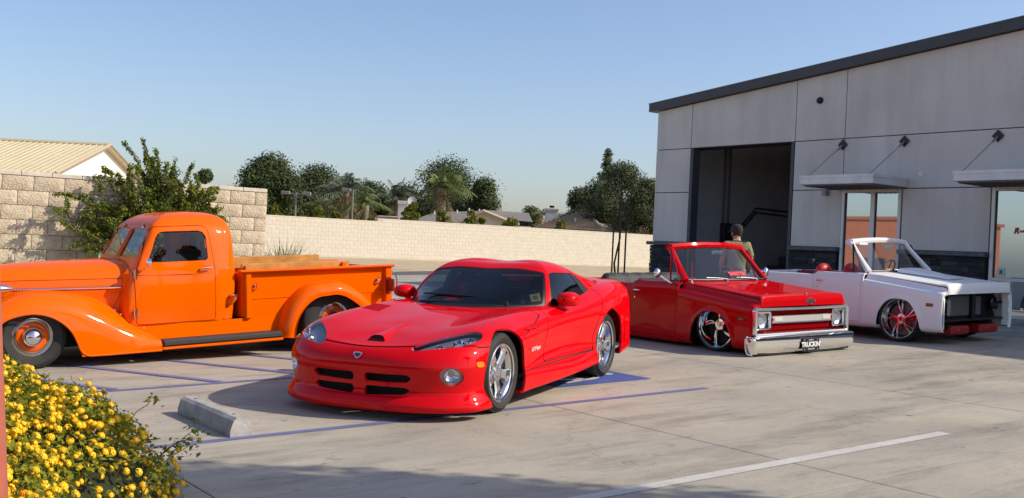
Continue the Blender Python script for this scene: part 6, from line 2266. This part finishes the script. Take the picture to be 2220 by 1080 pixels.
# ---- lantana in flower, lower left
def lantana():
    c = Vector((1.2, 6.0, ground_z(1.2)))
    root = empty('lantana_bush', Matrix.Translation(c), 'low spreading lantana bush covered in yellow flower heads in the corner', 'bush')
    rs = np.random.RandomState(12)
    def height(x, y):
        """x,y in world; mound height over the bed"""
        e = 1.0 + .07 * np.sin(y * 2.1) + .05 * np.sin(y * 5.3 + 1)
        xc = .82 + .30 * np.exp(-((y - 5.75) / .75) ** 2) - np.clip(5.4 - y, 0, 9) * .46 - .12 * np.clip(y - 7.5, 0, 3)
        q = np.clip(1 - ((x - xc) / e) ** 2, 0, None)
        en = np.clip(np.minimum((y - 1.6) / 1.2, (9.9 - y) / 1.3), 0, 1)
        bumps = .07 * np.sin(x * 7 + y * 3) + .06 * np.sin(y * 6.1 - x * 4) + .04 * np.sin(x * 15) * np.sin(y * 13)
        return (.62 * q ** .55 + bumps * np.sqrt(q)) * en ** .6
    def sample(n, inset=0.0):
        x = rs.uniform(-1.2, 2.35, n * 4)
        y = rs.uniform(2.6, 9.9, n * 4)
        h = height(x, y)
        ok = h > .03
        x, y, h = x[ok][:n], y[ok][:n], h[ok][:n]
        e = .03
        gx = (height(x + e, y) - height(x - e, y)) / (2 * e)
        gy = (height(x, y + e) - height(x, y - e)) / (2 * e)
        N_ = np.stack([-gx, -gy, np.ones_like(gx)], 1)
        N_ /= np.linalg.norm(N_, axis=1)[:, None]
        d = -np.abs(rs.normal(0, .07, len(x))) + rs.uniform(-.01, .05, len(x))
        P = np.stack([x - c.x, y - c.y, h], 1) + N_ * (d - inset)[:, None]
        # hang some leaves down the skirt
        drop = rs.rand(len(x))
        P[:, 2] = np.where(h < .35, P[:, 2] * (.25 + .75 * drop), P[:, 2])
        return P, N_
    P, N_ = sample(56000)
    leaves(P, N_ + np.array([0, 0, .3]), .033, 21, .58, .8, .12).build('foliage', leaf_mat('lantana_leaf', (.085, .12, .010), (.40, .38, .03), .4, scale=3.5), root, smooth=False)
    # dark core sheet under the leaves, blocks the view through
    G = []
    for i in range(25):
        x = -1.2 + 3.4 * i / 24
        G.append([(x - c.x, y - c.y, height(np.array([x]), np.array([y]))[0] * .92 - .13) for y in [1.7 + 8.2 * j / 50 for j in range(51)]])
    MB().grid(G, flip=True).build('dark_core', mat('lantana_inner', (.020, .026, .008), .95), root)
    # sprigs reaching out over the kerb
    st = MB()
    sp_ends = []
    r = random.Random(77)
    for i in range(34):
        y = r.uniform(4.6, 9.4)
        x0 = 1.70 + .26 * math.exp(-((y - 5.75) / .75) ** 2) + r.uniform(-.1, .1) - max(0, 5.4 - y) * .46
        l = r.uniform(.08, .22)
        a = r.uniform(-.9, .7)
        p0 = Vector((x0 - c.x, y - c.y, r.uniform(.12, .35)))
        p1 = p0 + Vector((l * math.cos(a), l * math.sin(a), r.uniform(.02, .16)))
        st.tube([p0, (p0 + p1) / 2 + Vector((0, 0, .03)), p1], [.004, .003, .002], 4)
        sp_ends.append(p1)
    tag(st.build('stem', mat('lantana_stem', (.10, .10, .03), .8), root), kind='stuff')
    Ps = []
    for e in sp_ends:
        for k in range(12):
            Ps.append(e + Vector((r.gauss(0, .035), r.gauss(0, .035), r.gauss(0, .03))))
    leaves([tuple(p) for p in Ps], [(0, 0, 1)] * len(Ps), .034, 31, .6, .7).build('sprig_leaves', MATS.get('x') or leaf_mat('lantana_sprig', (.07, .10, .01), (.25, .27, .025), .35), root, smooth=False)
    # flower heads
    YF = [mat('lantana_yellow', (.88, .53, .010), .5), mat('lantana_gold', (.88, .42, .008), .5), mat('lantana_orange', (.82, .28, .006), .5)]
    heads = []
    for k in range(6):
        rr = np.random.RandomState(k)
        m = MB()
        n = 30
        for i in range(n):
            ph = math.acos(1 - (i + .5) / n * 1.15)
            th = i * 2.39996
            d = Vector((math.sin(ph) * math.cos(th), math.sin(ph) * math.sin(th), math.cos(ph)))
            u = d.orthogonal().normalized()
            w = d.cross(u)
            p = Vector((d.x, d.y, d.z * .75)) * .0165 * rr.uniform(.8, 1.15)
            s = .0062 * rr.uniform(.7, 1.3)
            a0 = rr.uniform(0, 6.28)
            pts = [p + (u * math.cos(a0 + q * 1.5708) + w * math.sin(a0 + q * 1.5708)) * s + d * .001 for q in range(4)]
            m.add(pts + [p - d * .004], [(0, 1, 2, 3), (0, 3, 4), (1, 0, 4), (2, 1, 4), (3, 2, 4)])
        m.add([(.011 * math.cos(a), .011 * math.sin(a), .004) for a in (0, 1.05, 2.1, 3.14, 4.2, 5.24)] + [(0, 0, -.02)], [(0, 1, 2, 3, 4, 5), (1, 0, 6), (2, 1, 6), (3, 2, 6), (4, 3, 6), (5, 4, 6), (0, 5, 6)])
        o = m.build('tmp', YF[(0, 0, 0, 1, 1, 2)[k]], None, smooth=False)
        heads.append(o.data)
        bpy.data.objects.remove(o)
    # keep heads on the side that faces the camera
    P, N_ = sample(17000, -.018)
    toc = np.array([0 - c.x, 0 - c.y, 1.5]) - P
    dist = np.linalg.norm(toc, axis=1)
    vis = (N_ * toc).sum(1) / dist > .02
    # clump the flowers
    cl = np.sin(P[:, 0] * 9 + 1) * np.sin(P[:, 1] * 7) + rs.uniform(-1, 1, len(P))
    ok = vis & (cl > -.2)
    P, N_, dist = P[ok], N_[ok], dist[ok]
    for e in sp_ends[::3]:
        P = np.vstack([P, np.array(e) + [0, 0, .02]])
        N_ = np.vstack([N_, [0, -.2, 1]])
        dist = np.append(dist, (Vector((-c.x, -c.y, 1.5)) - e).length)
    # view test: which fall inside the frame
    infr = []
    for p in P:
        w_ = Vector(p) + c - Vector((0, 0, 1.515))
        a = w_.dot(RT) / max(w_.dot(FW), .01)
        infr.append(a > -.50 and w_.dot(FW) > 2.2)
    infr = np.array(infr)
    order = np.argsort(dist + np.where(infr, 0, 100))
    rest = MB()
    for j, i in enumerate(order):
        q = Vector(N_[i] + rs.normal(0, .25, 3)).normalized().to_track_quat('Z', 'Y')
        s = rs.uniform(.55, 1.15)
        if j < 298:
            o = bpy.data.objects.new('flower_head', heads[rs.randint(6)])
            COL.objects.link(o)
            o.parent = root
            o.location = P[i]
            o.rotation_mode = 'QUATERNION'
            o.rotation_quaternion = q
            o.scale = (s, s, s)
        else:
            me = heads[rs.randint(5)]
            mm = Matrix.Translation(P[i]) @ q.to_matrix().to_4x4() @ Matrix.Scale(s, 4)
            rest.add([mm @ v.co for v in me.vertices], [tuple(f.vertices) for f in me.polygons])
    tag(rest.build('flower_heads', YF[0], root, smooth=False), kind='stuff')
lantana()
# ------------------------------------------------------------------ houses and other things further off
def local(px_lat, Z, z=0.0):
    p = RT * px_lat + FW * Z
    return Vector((p.x, p.y, z))
ROOFG = mat('grey_shingle', (.20, .18, .165), .9, noise=(5, .2), bump=(12, .5, .03))
ROOFT = mat('tan_tile', (.46, .34, .24), .9, noise=(3, .22))
HOUSEW = mat('house_stucco', (.62, .57, .50), .9, noise=(3, .06))
def frame_at(px, Z, yaw_deg, z=.5):
    """house frame: x to the right in the picture, y away from the camera"""
    m = Matrix((RT, FW, Vector((0, 0, 1)))).transposed().to_4x4()
    m.translation = at(px, Z, z)
    return m @ Matrix.Rotation(R(yaw_deg), 4, 'Z')
def metal_barn():
    # broad metal-roofed building behind the tan wall
    m = Matrix((RT, FW, Vector((0, 0, 1)))).transposed().to_4x4()
    m.translation = local(-19.7, 50, .4)
    root = empty('metal_roof_building', m, 'white building with tan standing-seam metal roof behind the tan wall', 'building')
    h0, h1, w0, w1, L_ = 3.35, 4.95, 5.4, 3.9, 30
    TANR = mat('tan_metal_roof', (.56, .48, .32), .5, metal=.0, noise=(.4, .08))
    wl = MB().add([(0, -w0, 0), (0, w1, 0), (0, w1, h1 - w1 * .30), (0, 0, h1), (0, -w0, h1 - w0 * .30), (-L_, -w0, 0), (-L_, w1, 0), (-L_, w1, h1 - w1 * .30), (-L_, 0, h1), (-L_, -w0, h1 - w0 * .30)],
                  [(0, 1, 2, 3, 4), (9, 8, 7, 6, 5), (5, 0, 4, 9), (1, 6, 7, 2)])
    wl.build('wall', mat('white_metal_wall', (.74, .70, .66), .6), root, smooth=False)
    rf = MB()
    for sg, w in ((-1, w0), (1, w1)):
        e = w + .35
        V = [(.3, 0, h1 + .06), (.3, sg * e, h1 - e * .30 + .06), (-L_, sg * e, h1 - e * .30 + .06), (-L_, 0, h1 + .06)]
        V += [(x, y, z - .10) for x, y, z in V]
        rf.add(V, [(0, 1, 2, 3) if sg > 0 else (3, 2, 1, 0), (4, 5, 1, 0), (5, 6, 2, 1), (7, 6, 5, 4)])
    ro = rf.build('roof', TANR, root, smooth=False)
    sm = MB()
    for k in range(105):
        x = .28 - k * .285
        for sg, w in ((-1, w0),):
            e = w + .35
            sm.box(x - .014, x + .014, -.02, .02, 0, .04)
            o = len(sm.v) - 8
            for i in range(o, o + 8):
                xx, yy, zz_ = sm.v[i]
                t = 1 if yy < 0 else 0
                sm.v[i] = (xx, -e * t, h1 + .06 - e * .30 * t + zz_)
    tag(sm.build('standing_seam', TANR, ro, smooth=False), kind='stuff')
    MB().tube([(.3, -w0 - .35, h1 - (w0 + .35) * .30 + .05), (.3, 0, h1 + .07), (.3, w1 + .35, h1 - (w1 + .35) * .30 + .05)], .09, 4).build('rake_trim', mat('trim_tan', (.40, .33, .22), .6), ro, smooth=False)
    MB().tube([(.3, 0, h1 + .08), (-L_, 0, h1 + .08)], .10, 6).build('ridge_cap', TANR, ro, smooth=False)
    MB().box(.0, .03, -2.0, -1.2, h1 - 1.72, h1 - 1.62).build('gable_vent', BLACKP, root, smooth=False)
metal_barn()
def grey_house():
    Z = 74
    k = Z / 2269.7
    root = empty('grey_roof_house', frame_at(1010, Z, 0), 'low house with grey shingle roof and cream gable over the wall', 'house')
    def P(px, py, dy=0):
        zz_ = zat(px, py, Z + dy) - .5
        return ((px - 1010) * k * (Z + dy) / Z, dy, zz_)
    # main roof: long grey slope
    r = MB().add([P(880, 482), P(1000, 482), P(1040, 458, 5), P(935, 460, 5)], [(0, 1, 2, 3)])
    r.add([P(1030, 470, 4.5), P(1150, 482, 2), P(1135, 462, 6), P(1045, 456, 6)], [(0, 1, 2, 3)])
    r.add([P(880, 482), P(935, 460, 5), P(905, 470, 9)], [(0, 1, 2)])
    ro = r.build('roof', ROOFG, root, smooth=False)
    # gable roof with overhang
    ap, lf, rg = P(1047, 455, -1.5), P(975, 488, -1.5), P(1125, 486, -1.5)
    g = MB()
    def th(a, b_, d=7):
        a2, b2 = (a[0], d, a[2]), (b_[0], d, b_[2])
        V = [a, b_, b2, a2]
        V += [(x, y, z - .22) for x, y, z in V]
        g.add(V, [(0, 1, 2, 3), (7, 6, 5, 4), (0, 4, 5, 1), (1, 5, 6, 2), (3, 7, 4, 0)])
    th(lf, ap)
    th(ap, rg)
    go = g.build('gable_roof', ROOFG, root, smooth=False)
    MB().tube([(lf[0], -1.56, lf[2] - .1), (ap[0], -1.56, ap[2] - .1), (rg[0], -1.56, rg[2] - .1)], .12, 4).build('rake_trim', mat('house_trim', (.42, .36, .27), .8), go, smooth=False)
    MB().add([(lf[0] + .4, -1.1, 0), (rg[0] - .4, -1.1, 0), (rg[0] - .4, -1.1, rg[2] - .1), (ap[0], -1.1, ap[2] - .15), (lf[0] + .4, -1.1, lf[2] - .1)], [(0, 1, 2, 3, 4)]).build('gable_wall', HOUSEW, root, smooth=False)
    MB().box(-4.0, 4.5, -.8, 7, 0, 2.4).build('wall', HOUSEW, root, smooth=False)
    MB().box(rg[0] - 1.9, rg[0] - .7, -1.15, -1.1, rg[2] - .35, rg[2] - .22).build('gable_vent', BLACKP, root, smooth=False)
    for px, py in ((1008, 455), (1030, 457), (982, 459), (933, 461)):
        a = P(px, py, 4)
        MB().cyl((a[0], 4, a[2] - .35), (a[0], 4, a[2] + .12), .07, .06, 8).build('vent_pipe', HOUSEW, root)
grey_house()
def chimney_house():
    # cream chimney with a satellite dish behind the wall step
    Z = 64
    root = empty('chimney', frame_at(870, Z, 0), 'tall cream stucco chimney with dish beside the thin dark palm', 'chimney')
    top = zat(870, 437, Z) - .5
    w = 22 / 2269.7 * Z
    MB().cbox(-w / 2, w / 2, 0, w, 0, top, .02).build('stack', HOUSEW, root, smooth=False)
    MB().cbox(-w / 2 - .04, w / 2 + .04, -.04, w + .04, top - .18, top + .02, .02).build('cap', HOUSEW, root, smooth=False)
    MB().lathe([(.28, .07), (.2, .03), (.0001, 0)], 16, frame((w / 2 + .22, .2, top + .05), (1, 0, 0), (.3, -.9, .4))).build('dish', mat('dish_grey', (.42, .42, .42), .5), root)
    MB().tube([(w / 2, .2, top - .3), (w / 2 + .2, .2, top)], .025, 5).build('dish_arm', STEEL, root)
    r2 = MB().add([(-1.6, 1, zat(830, 466, Z) - .55), (-.3, 1, zat(868, 466, Z) - .6), (-.3, -.5, zat(868, 476, Z) - .6), (-1.9, -.5, zat(815, 477, Z) - .55)], [(3, 2, 1, 0)])
    root2 = empty('shed', frame_at(870, Z, 0), 'little roof corner showing just left of the cream chimney', 'shed')
    r2.build('roof', ROOFT, root2, smooth=False)
    MB().box(-1.6, -.4, -.3, .9, 0, zat(840, 478, Z) - .6).build('wall', HOUSEW, root2, smooth=False)
chimney_house()
def tan_house():
    Z = 82
    k = Z / 2269.7
    root = empty('tan_roof_house', frame_at(1290, Z, 0), 'house with tan tiled hip roof and white chimney near the workshop', 'house')
    def P(px, py, dy=0):
        return ((px - 1290) * k * (Z + dy) / Z, dy, zat(px, py, Z + dy) - .5)
    f = [P(1155, 493), P(1303, 502, -1.5), P(1275, 461, 5), P(1262, 461, 5)]
    r = MB().add(f, [(0, 1, 2, 3)])
    r.add([P(1303, 502, -1.5), P(1440, 512, 1.5), P(1345, 468, 5.5), P(1275, 461, 5)], [(0, 1, 2, 3)])
    r.add([P(1345, 468, 5.5), P(1440, 512, 1.5), P(1440, 490, 9)], [(0, 1, 2)])
    ro = r.build('roof', mat('tan_tile_plain', (.48, .36, .26), .9, noise=(2.5, .15)), root, smooth=False)
    A, B_, C_, D_ = [Vector(p) for p in f]
    n = (B_ - A).cross(D_ - A).normalized()
    if n.z < 0:
        n = -n
    for i in range(10):
        t0 = i / 10
        a, b2 = A.lerp(D_, t0), B_.lerp(C_, t0)
        a1, b1 = A.lerp(D_, t0 + .085), B_.lerp(C_, t0 + .085)
        up = n * .16
        MB().add([a + up, b2 + up, b1 + n * .03, a1 + n * .03, a + n * .01, b2 + n * .01], [(0, 1, 2, 3), (4, 5, 1, 0)]).build('tile_course', ROOFT, ro, smooth=False)
    for a, b2 in ((B_, C_), (D_, C_)):
        MB().tube([a + Vector((0, 0, .12)), b2 + Vector((0, 0, .12))], .13, 6).build('ridge_tile', ROOFT, ro, smooth=False)
    MB().tube([C_ + Vector((0, 0, .1)), Vector(P(1345, 468, 5.5)) + Vector((0, 0, .1))], .13, 6).build('ridge_tile', ROOFT, ro, smooth=False)
    MB().box(P(1160, 480)[0], P(1430, 480)[0], 0, 9, 0, 1.9).build('wall', HOUSEW, root, smooth=False)
    MB().tube([A + Vector((0, -.05, -.05)), B_ + Vector((0, -.05, -.05))], .08, 4).build('gutter', mat('gutter_brown', (.12, .09, .07), .7), root, smooth=False)
    for px, py in ((1290, 460), (1330, 466), (1246, 478), (1270, 468)):
        p = P(px, py, 4 if px > 1250 else 1)
        MB().cyl((p[0], p[1], p[2] - .3), (p[0], p[1], p[2] + .15), .07, .07, 8).build('vent_pipe', HOUSEW, root)
    p = P(1203, 452, 5)
    w = 30 * k
    c = MB().cbox(p[0] - w / 2, p[0] + w / 2, 5, 5 + w * .8, 1.2, p[2], .02).build('chimney', HOUSEW, root, smooth=False)
    MB().cbox(p[0] - w / 2 - .05, p[0] + w / 2 + .05, 4.95, 5.05 + w * .8, p[2] - .2, p[2] - .02, .02).build('chimney_cap', HOUSEW, c, smooth=False)
    MB().cyl((p[0], 5.3, p[2]), (p[0], 5.3, p[2] + .2), .2, .22, 10).build('chimney_pot', BLACKP, c)
tan_house()
def lamp_post(label, px, py_top, Z, heads):
    root = empty('lamp_post', Matrix.Translation(at(px, Z, .5)), label, 'lamp post')
    h = zat(px, py_top, Z) - .5
    PM = mat('lamp_grey', (.17, .165, .16), .6)
    MB().cyl((0, 0, -.2), (0, 0, h), .065, .055, 8).build('pole', PM, root)
    for sg in heads:
        d = RT * sg
        MB().tube([(0, 0, h - .08), tuple(d * .5 + Vector((0, 0, h - .06)))], .035, 5).build('arm', PM, root)
        MB().cbox(-.26, .26, -.16, .16, -.10, .10, .03).xf(Matrix.Translation(d * .62 + Vector((0, 0, h - .04))) @ Matrix.Rotation(R(-37), 4, 'Z')).build('lamp_head', PM, root)
lamp_post('grey lamp post with two box heads in front of the oaks', 637, 418, 62, (1, -1))
lamp_post('thin grey lamp post in front of the palms', 760, 412, 60, (-.6,))
# building across the street that the shop windows mirror
tb = empty('terracotta_building', Matrix.Translation((-24, 40, -.6)), 'plain terracotta building across the way, mirrored in the shop windows', 'building')
MB().box(-10, 0, -1.5, 30, 0, 5.0).build('wall', mat('terracotta_stucco', (.46, .155, .085), .9, noise=(2, .08)), tb, smooth=False)
MB().box(-10.2, .12, -1.7, 30.2, 4.98, 5.2).build('coping', mat('terracotta_trim', (.38, .13, .075), .9), tb, smooth=False)
for k in range(6):
    MB().box(.0, .03, k * 5.0 + 1, k * 5.0 + 3, .3, 2.4).build('doorway', mat('doorway_dark', (.05, .04, .04), .6), tb, smooth=False)
# tapered red post at the very edge of the view
ed = empty('red_post', Matrix.Translation((.2936, 1.9208, 0)), 'tapered brick-red post cut off by the left edge of the photo', 'post')
PR = mat('brick_red_paint', (.36, .10, .065), .6, noise=(14, .1))
MB().lathe([(.175, -.05), (.175, .05), (.160, .06), (.1035, 1.065), (.078, 1.42), (.06, 1.66), (.05, 1.68), (.0001, 1.69)], 28).build('shaft', PR, ed)
MB().lathe([(.21, -.05), (.21, .03), (.175, .045)], 24).build('foot', PR, ed)
tag(MB().add([(-.6, 1.0, ground_z(-.6) + .006), (1.6, 1.0, ground_z(1.6) + .006), (1.6, 10.2, ground_z(1.6) + .006), (-.6, 10.2, ground_z(-.6) + .006)], [(0, 1, 2, 3)]).build('planting_bed', mat('bed_soil', (.22, .18, .13), .95, noise=(5, .3)), smooth=False), kind='structure')
# street tree standing behind the viewer; its shade crosses the foreground
def shade_tree():
    root = empty('street_tree', Matrix.Translation((8.05, -.15, ground_z(8.05))), 'street tree beside the viewpoint whose shade falls across the foreground', 'tree')
    r0 = random.Random(91)
    bl = [(t * .64 + r0.uniform(-.3, .3), -t * .77 + r0.uniform(-.3, .3), 5.1 + r0.uniform(-.5, .5), .62, .62, .5) for t in [-1.5 + .22 * i for i in range(19)]]
    P, d = blob_points(bl, 11000, 91, .35)
    leaves(P, d + np.array([0, 0, .4]), .17, 92, .6, .8).build('crown', OAKM, root, smooth=False)
    t = MB().tube([(0, 0, -.1), (.03, 0, 2), (0, 0, 4.2), (0, 0, 5.8)], [.13, .11, .08, .03], 9)
    r = random.Random(4)
    for i in range(9):
        b_ = r.choice(bl)
        t.tube([(0, 0, 2.6 + r.random()), (b_[0] * .5, b_[1] * .5, b_[2] * .8), (b_[0], b_[1], b_[2])], [.06, .04, .015], 6)
    t.build('trunk', BARK, root)
shade_tree()
# ------------------------------------------------------------------ person between the trucks
def skin_body(name, joints, edges, material, parent, sub=2, root_i=0):
    me = bpy.data.meshes.new(name)
    me.from_pydata([j[0] for j in joints], edges, [])
    o = bpy.data.objects.new(name, me)
    COL.objects.link(o)
    o.parent = parent
    sk = o.modifiers.new('skin', 'SKIN')
    sv = me.skin_vertices
    if not sv:
        bm = bmesh.new()
        bm.from_mesh(me)
        bm.verts.layers.skin.verify()
        bm.to_mesh(me)
        bm.free()
        sv = me.skin_vertices
    for i, j in enumerate(joints):
        rx = j[1]
        sv[0].data[i].radius = rx if hasattr(rx, '__len__') else (rx, rx)
        sv[0].data[i].use_root = (i == root_i)
    sb = o.modifiers.new('sub', 'SUBSURF')
    sb.levels = sub
    sb.render_levels = sub
    dg = bpy.context.evaluated_depsgraph_get()
    ev = o.evaluated_get(dg)
    nm = bpy.data.meshes.new_from_object(ev)
    o.modifiers.clear()
    o.data = nm
    nm.name = name
    nm.materials.clear()
    nm.materials.append(material)
    nm.shade_smooth()
    return o
def person():
    # local frame: x to the figure's left, y forward (away from the camera), z up
    px, py = 12.80, 11.10
    yaw = R(48)
    F = Vector((math.cos(yaw), math.sin(yaw), 0))
    Lf = Vector((-math.sin(yaw), math.cos(yaw), 0))
    m = Matrix((Lf, F, Vector((0, 0, 1)))).transposed().to_4x4()
    m = Matrix((Lf * 1, F * 1, Vector((0, 0, 1)))).transposed().to_4x4()
    # right handed: x=left, y=forward would mirror, so use x=right
    m = Matrix((-Lf, F, Vector((0, 0, 1)))).transposed().to_4x4()
    m.translation = (px, py, ground_z(px))
    m = m @ Matrix.Scale(.985, 4)
    root = empty('person', m, 'person in olive t-shirt and dark cap, seen from behind the red truck', 'person')
    SK = mat('skin', (.42, .235, .155), .55)
    SH = mat('olive_shirt', (.27, .24, .13), .9, bump=(30, .6, .02))
    JN = mat('dark_jeans', (.035, .04, .055), .9)
    # one continuous body: legs, torso, arms, neck, head
    J = [((0, 0, .90), (.145, .11)), ((0, .0, 1.02), (.14, .105)), ((0, .01, 1.17), (.155, .11)), ((0, .02, 1.29), (.165, .105)), ((0, .035, 1.375), (.09, .075)), ((0, .055, 1.43), (.052, .054)),
         ((-.005, .085, 1.50), (.072, .085)), ((-.01, .095, 1.585), (.070, .083)),
         ((.085, 0, .84), (.085, .09)), ((.095, .02, .47), (.058, .062)), ((.10, -.01, .09), (.042, .046)), ((.11, .11, .035), (.04, .03)),
         ((-.085, 0, .84), (.085, .09)), ((-.10, .03, .47), (.058, .062)), ((-.11, .0, .09), (.042, .046)), ((-.12, .12, .035), (.04, .03)),
         ((.165, .02, 1.335), (.066, .066)), ((.225, .0, 1.10), (.048, .048)), ((.215, .17, .93), (.038, .038)), ((.195, .25, .90), (.030, .024)),
         ((-.165, .02, 1.335), (.066, .066)), ((-.23, .01, 1.10), (.048, .048)), ((-.215, .18, .94), (.038, .038)), ((-.19, .26, .915), (.030, .024))]
    E_ = [(0, 1), (1, 2), (2, 3), (3, 4), (4, 5), (5, 6), (6, 7), (0, 8), (8, 9), (9, 10), (10, 11), (0, 12), (12, 13), (13, 14), (14, 15), (3, 16), (16, 17), (17, 18), (18, 19), (3, 20), (20, 21), (21, 22), (22, 23)]
    skin_body('body', J, E_, SK, root)
    # shirt follows the torso and upper arms
    S = [((0, 0, .90), (.170, .135)), ((0, .0, 1.02), (.158, .125)), ((0, .01, 1.17), (.178, .13)), ((0, .02, 1.29), (.185, .125)), ((0, .03, 1.37), (.105, .088)), ((0, .038, 1.395), (.075, .07)),
         ((.168, .02, 1.335), (.080, .080)), ((.205, .01, 1.20), (.072, .072)), ((.22, .005, 1.13), (.068, .068)),
         ((-.168, .02, 1.335), (.080, .080)), ((-.208, .01, 1.20), (.072, .072)), ((-.225, .01, 1.13), (.068, .068))]
    so = skin_body('t_shirt', S, [(0, 1), (1, 2), (2, 3), (3, 4), (4, 5), (3, 6), (6, 7), (7, 8), (3, 9), (9, 10), (10, 11)], SH, root)
    Jn = [((0, 0, .92), (.152, .12)), ((.09, 0, .82), (.10, .105)), ((.098, .02, .47), (.075, .08)), ((.105, -.005, .08), (.062, .07)), ((-.09, 0, .82), (.10, .105)), ((-.103, .03, .47), (.075, .08)), ((-.113, .005, .08), (.062, .07))]
    skin_body('jeans', Jn, [(0, 1), (1, 2), (2, 3), (0, 4), (4, 5), (5, 6)], JN, root)
    for sx in (.11, -.12):
        G = []
        for y, w, h in ((-.09, .03, .05), (-.06, .042, .075), (0, .045, .085), (.08, .048, .06), (.15, .045, .045), (.19, .03, .03)):
            G.append([(sx + w * math.cos(a), y + .03, max(0, .002 + h * max(0, math.sin(a)))) for a in [math.pi * k / 8 for k in range(9)]])
        MB().grid(G, flip=True).build('shoe', BLACKP, root)
    # cap, hair, ears, face; the head looks a little to the left
    hd = Matrix.Translation((-.008, .092, 1.545)) @ Matrix.Rotation(R(38), 4, 'Z')
    CP = mat('dark_cap', (.035, .03, .026), .9)
    prof = [(.098, -.015), (.100, .02), (.096, .055), (.078, .088), (.045, .106), (.0001, .112)]
    cap = MB()
    G = [[(r_ * .92 * math.cos(a), r_ * 1.08 * math.sin(a), z + .025) for a in [2 * math.pi * k / 24 for k in range(24)]] for r_, z in prof]
    cap.grid(G, wrap=True)
    co = cap.xf(hd).build('cap', CP, root)
    br = MB().grid([[(-.075, .075, .012), (-.04, .10, .022), (0, .106, .026), (.04, .10, .022), (.075, .075, .012)], [(-.062, .15, -.004), (-.035, .178, .004), (0, .186, .008), (.035, .178, .004), (.062, .15, -.004)]])
    br.xf(hd).build('cap_brim', CP, co)
    hr = MB()
    G = [[(r_ * .93 * math.cos(a), r_ * 1.08 * math.sin(a), z) for a in [math.pi + math.pi * k / 14 for k in range(15)]] for r_, z in ((.070, -.075), (.088, -.04), (.094, 0), (.094, .03))]
    hr.grid(G).xf(hd).build('hair', mat('dark_hair', (.035, .018, .010), .8), root)
    fc = MB().ball((.083, .01, -.02), .02, 8, (.5, .8, 1.3)).ball((-.083, .01, -.02), .02, 8, (.5, .8, 1.3))
    fc.ball((0, .098, -.03), .018, 8, (.8, 1.1, 1.3)).ball((0, .088, -.075), .02, 8, (1.3, .5, .5))
    fc.xf(hd).build('face_features', SK, root)
    ey = MB().ball((.032, .083, -.002), .011, 8).ball((-.032, .083, -.002), .011, 8)
    ey.xf(hd).build('eyes', mat('eye', (.05, .04, .035), .2), root)
    # hands: palm, four fingers and thumb on each side
    for sg in (1, -1):
        b0 = Vector((.195 * (1 if sg > 0 else -.975), .255, .905))
        JJ = [((b0.x, b0.y - .02, b0.z), (.030, .022)), ((b0.x, b0.y + .045, b0.z - .012), (.036, .016))]
        EE = [(0, 1)]
        ho = skin_body('hand', JJ, EE, SK, root, 1)
        for k in range(4):
            off = (-.027 + .018 * k) * sg
            l = (.062, .07, .066, .052)[k]
            p0 = Vector((b0.x + off, b0.y + .045, b0.z - .012))
            p1 = p0 + Vector((0, l * .5, -.012))
            p2 = p1 + Vector((0, l * .32, -.024))
            p3 = p2 + Vector((0, l * .12, -.026))
            skin_body('finger', [(tuple(p), .0085 - .0012 * i) for i, p in enumerate((p0, p1, p2, p3))], [(0, 1), (1, 2), (2, 3)], SK, ho, 1)
        q0 = Vector((b0.x - .028 * sg, b0.y + .005, b0.z - .005))
        q1 = q0 + Vector((-.024 * sg, .028, -.010))
        q2 = q1 + Vector((-.006 * sg, .03, -.014))
        skin_body('thumb', [(tuple(q0), .011), (tuple(q1), .0095), (tuple(q2), .008)], [(0, 1), (1, 2)], SK, ho, 1)
person()
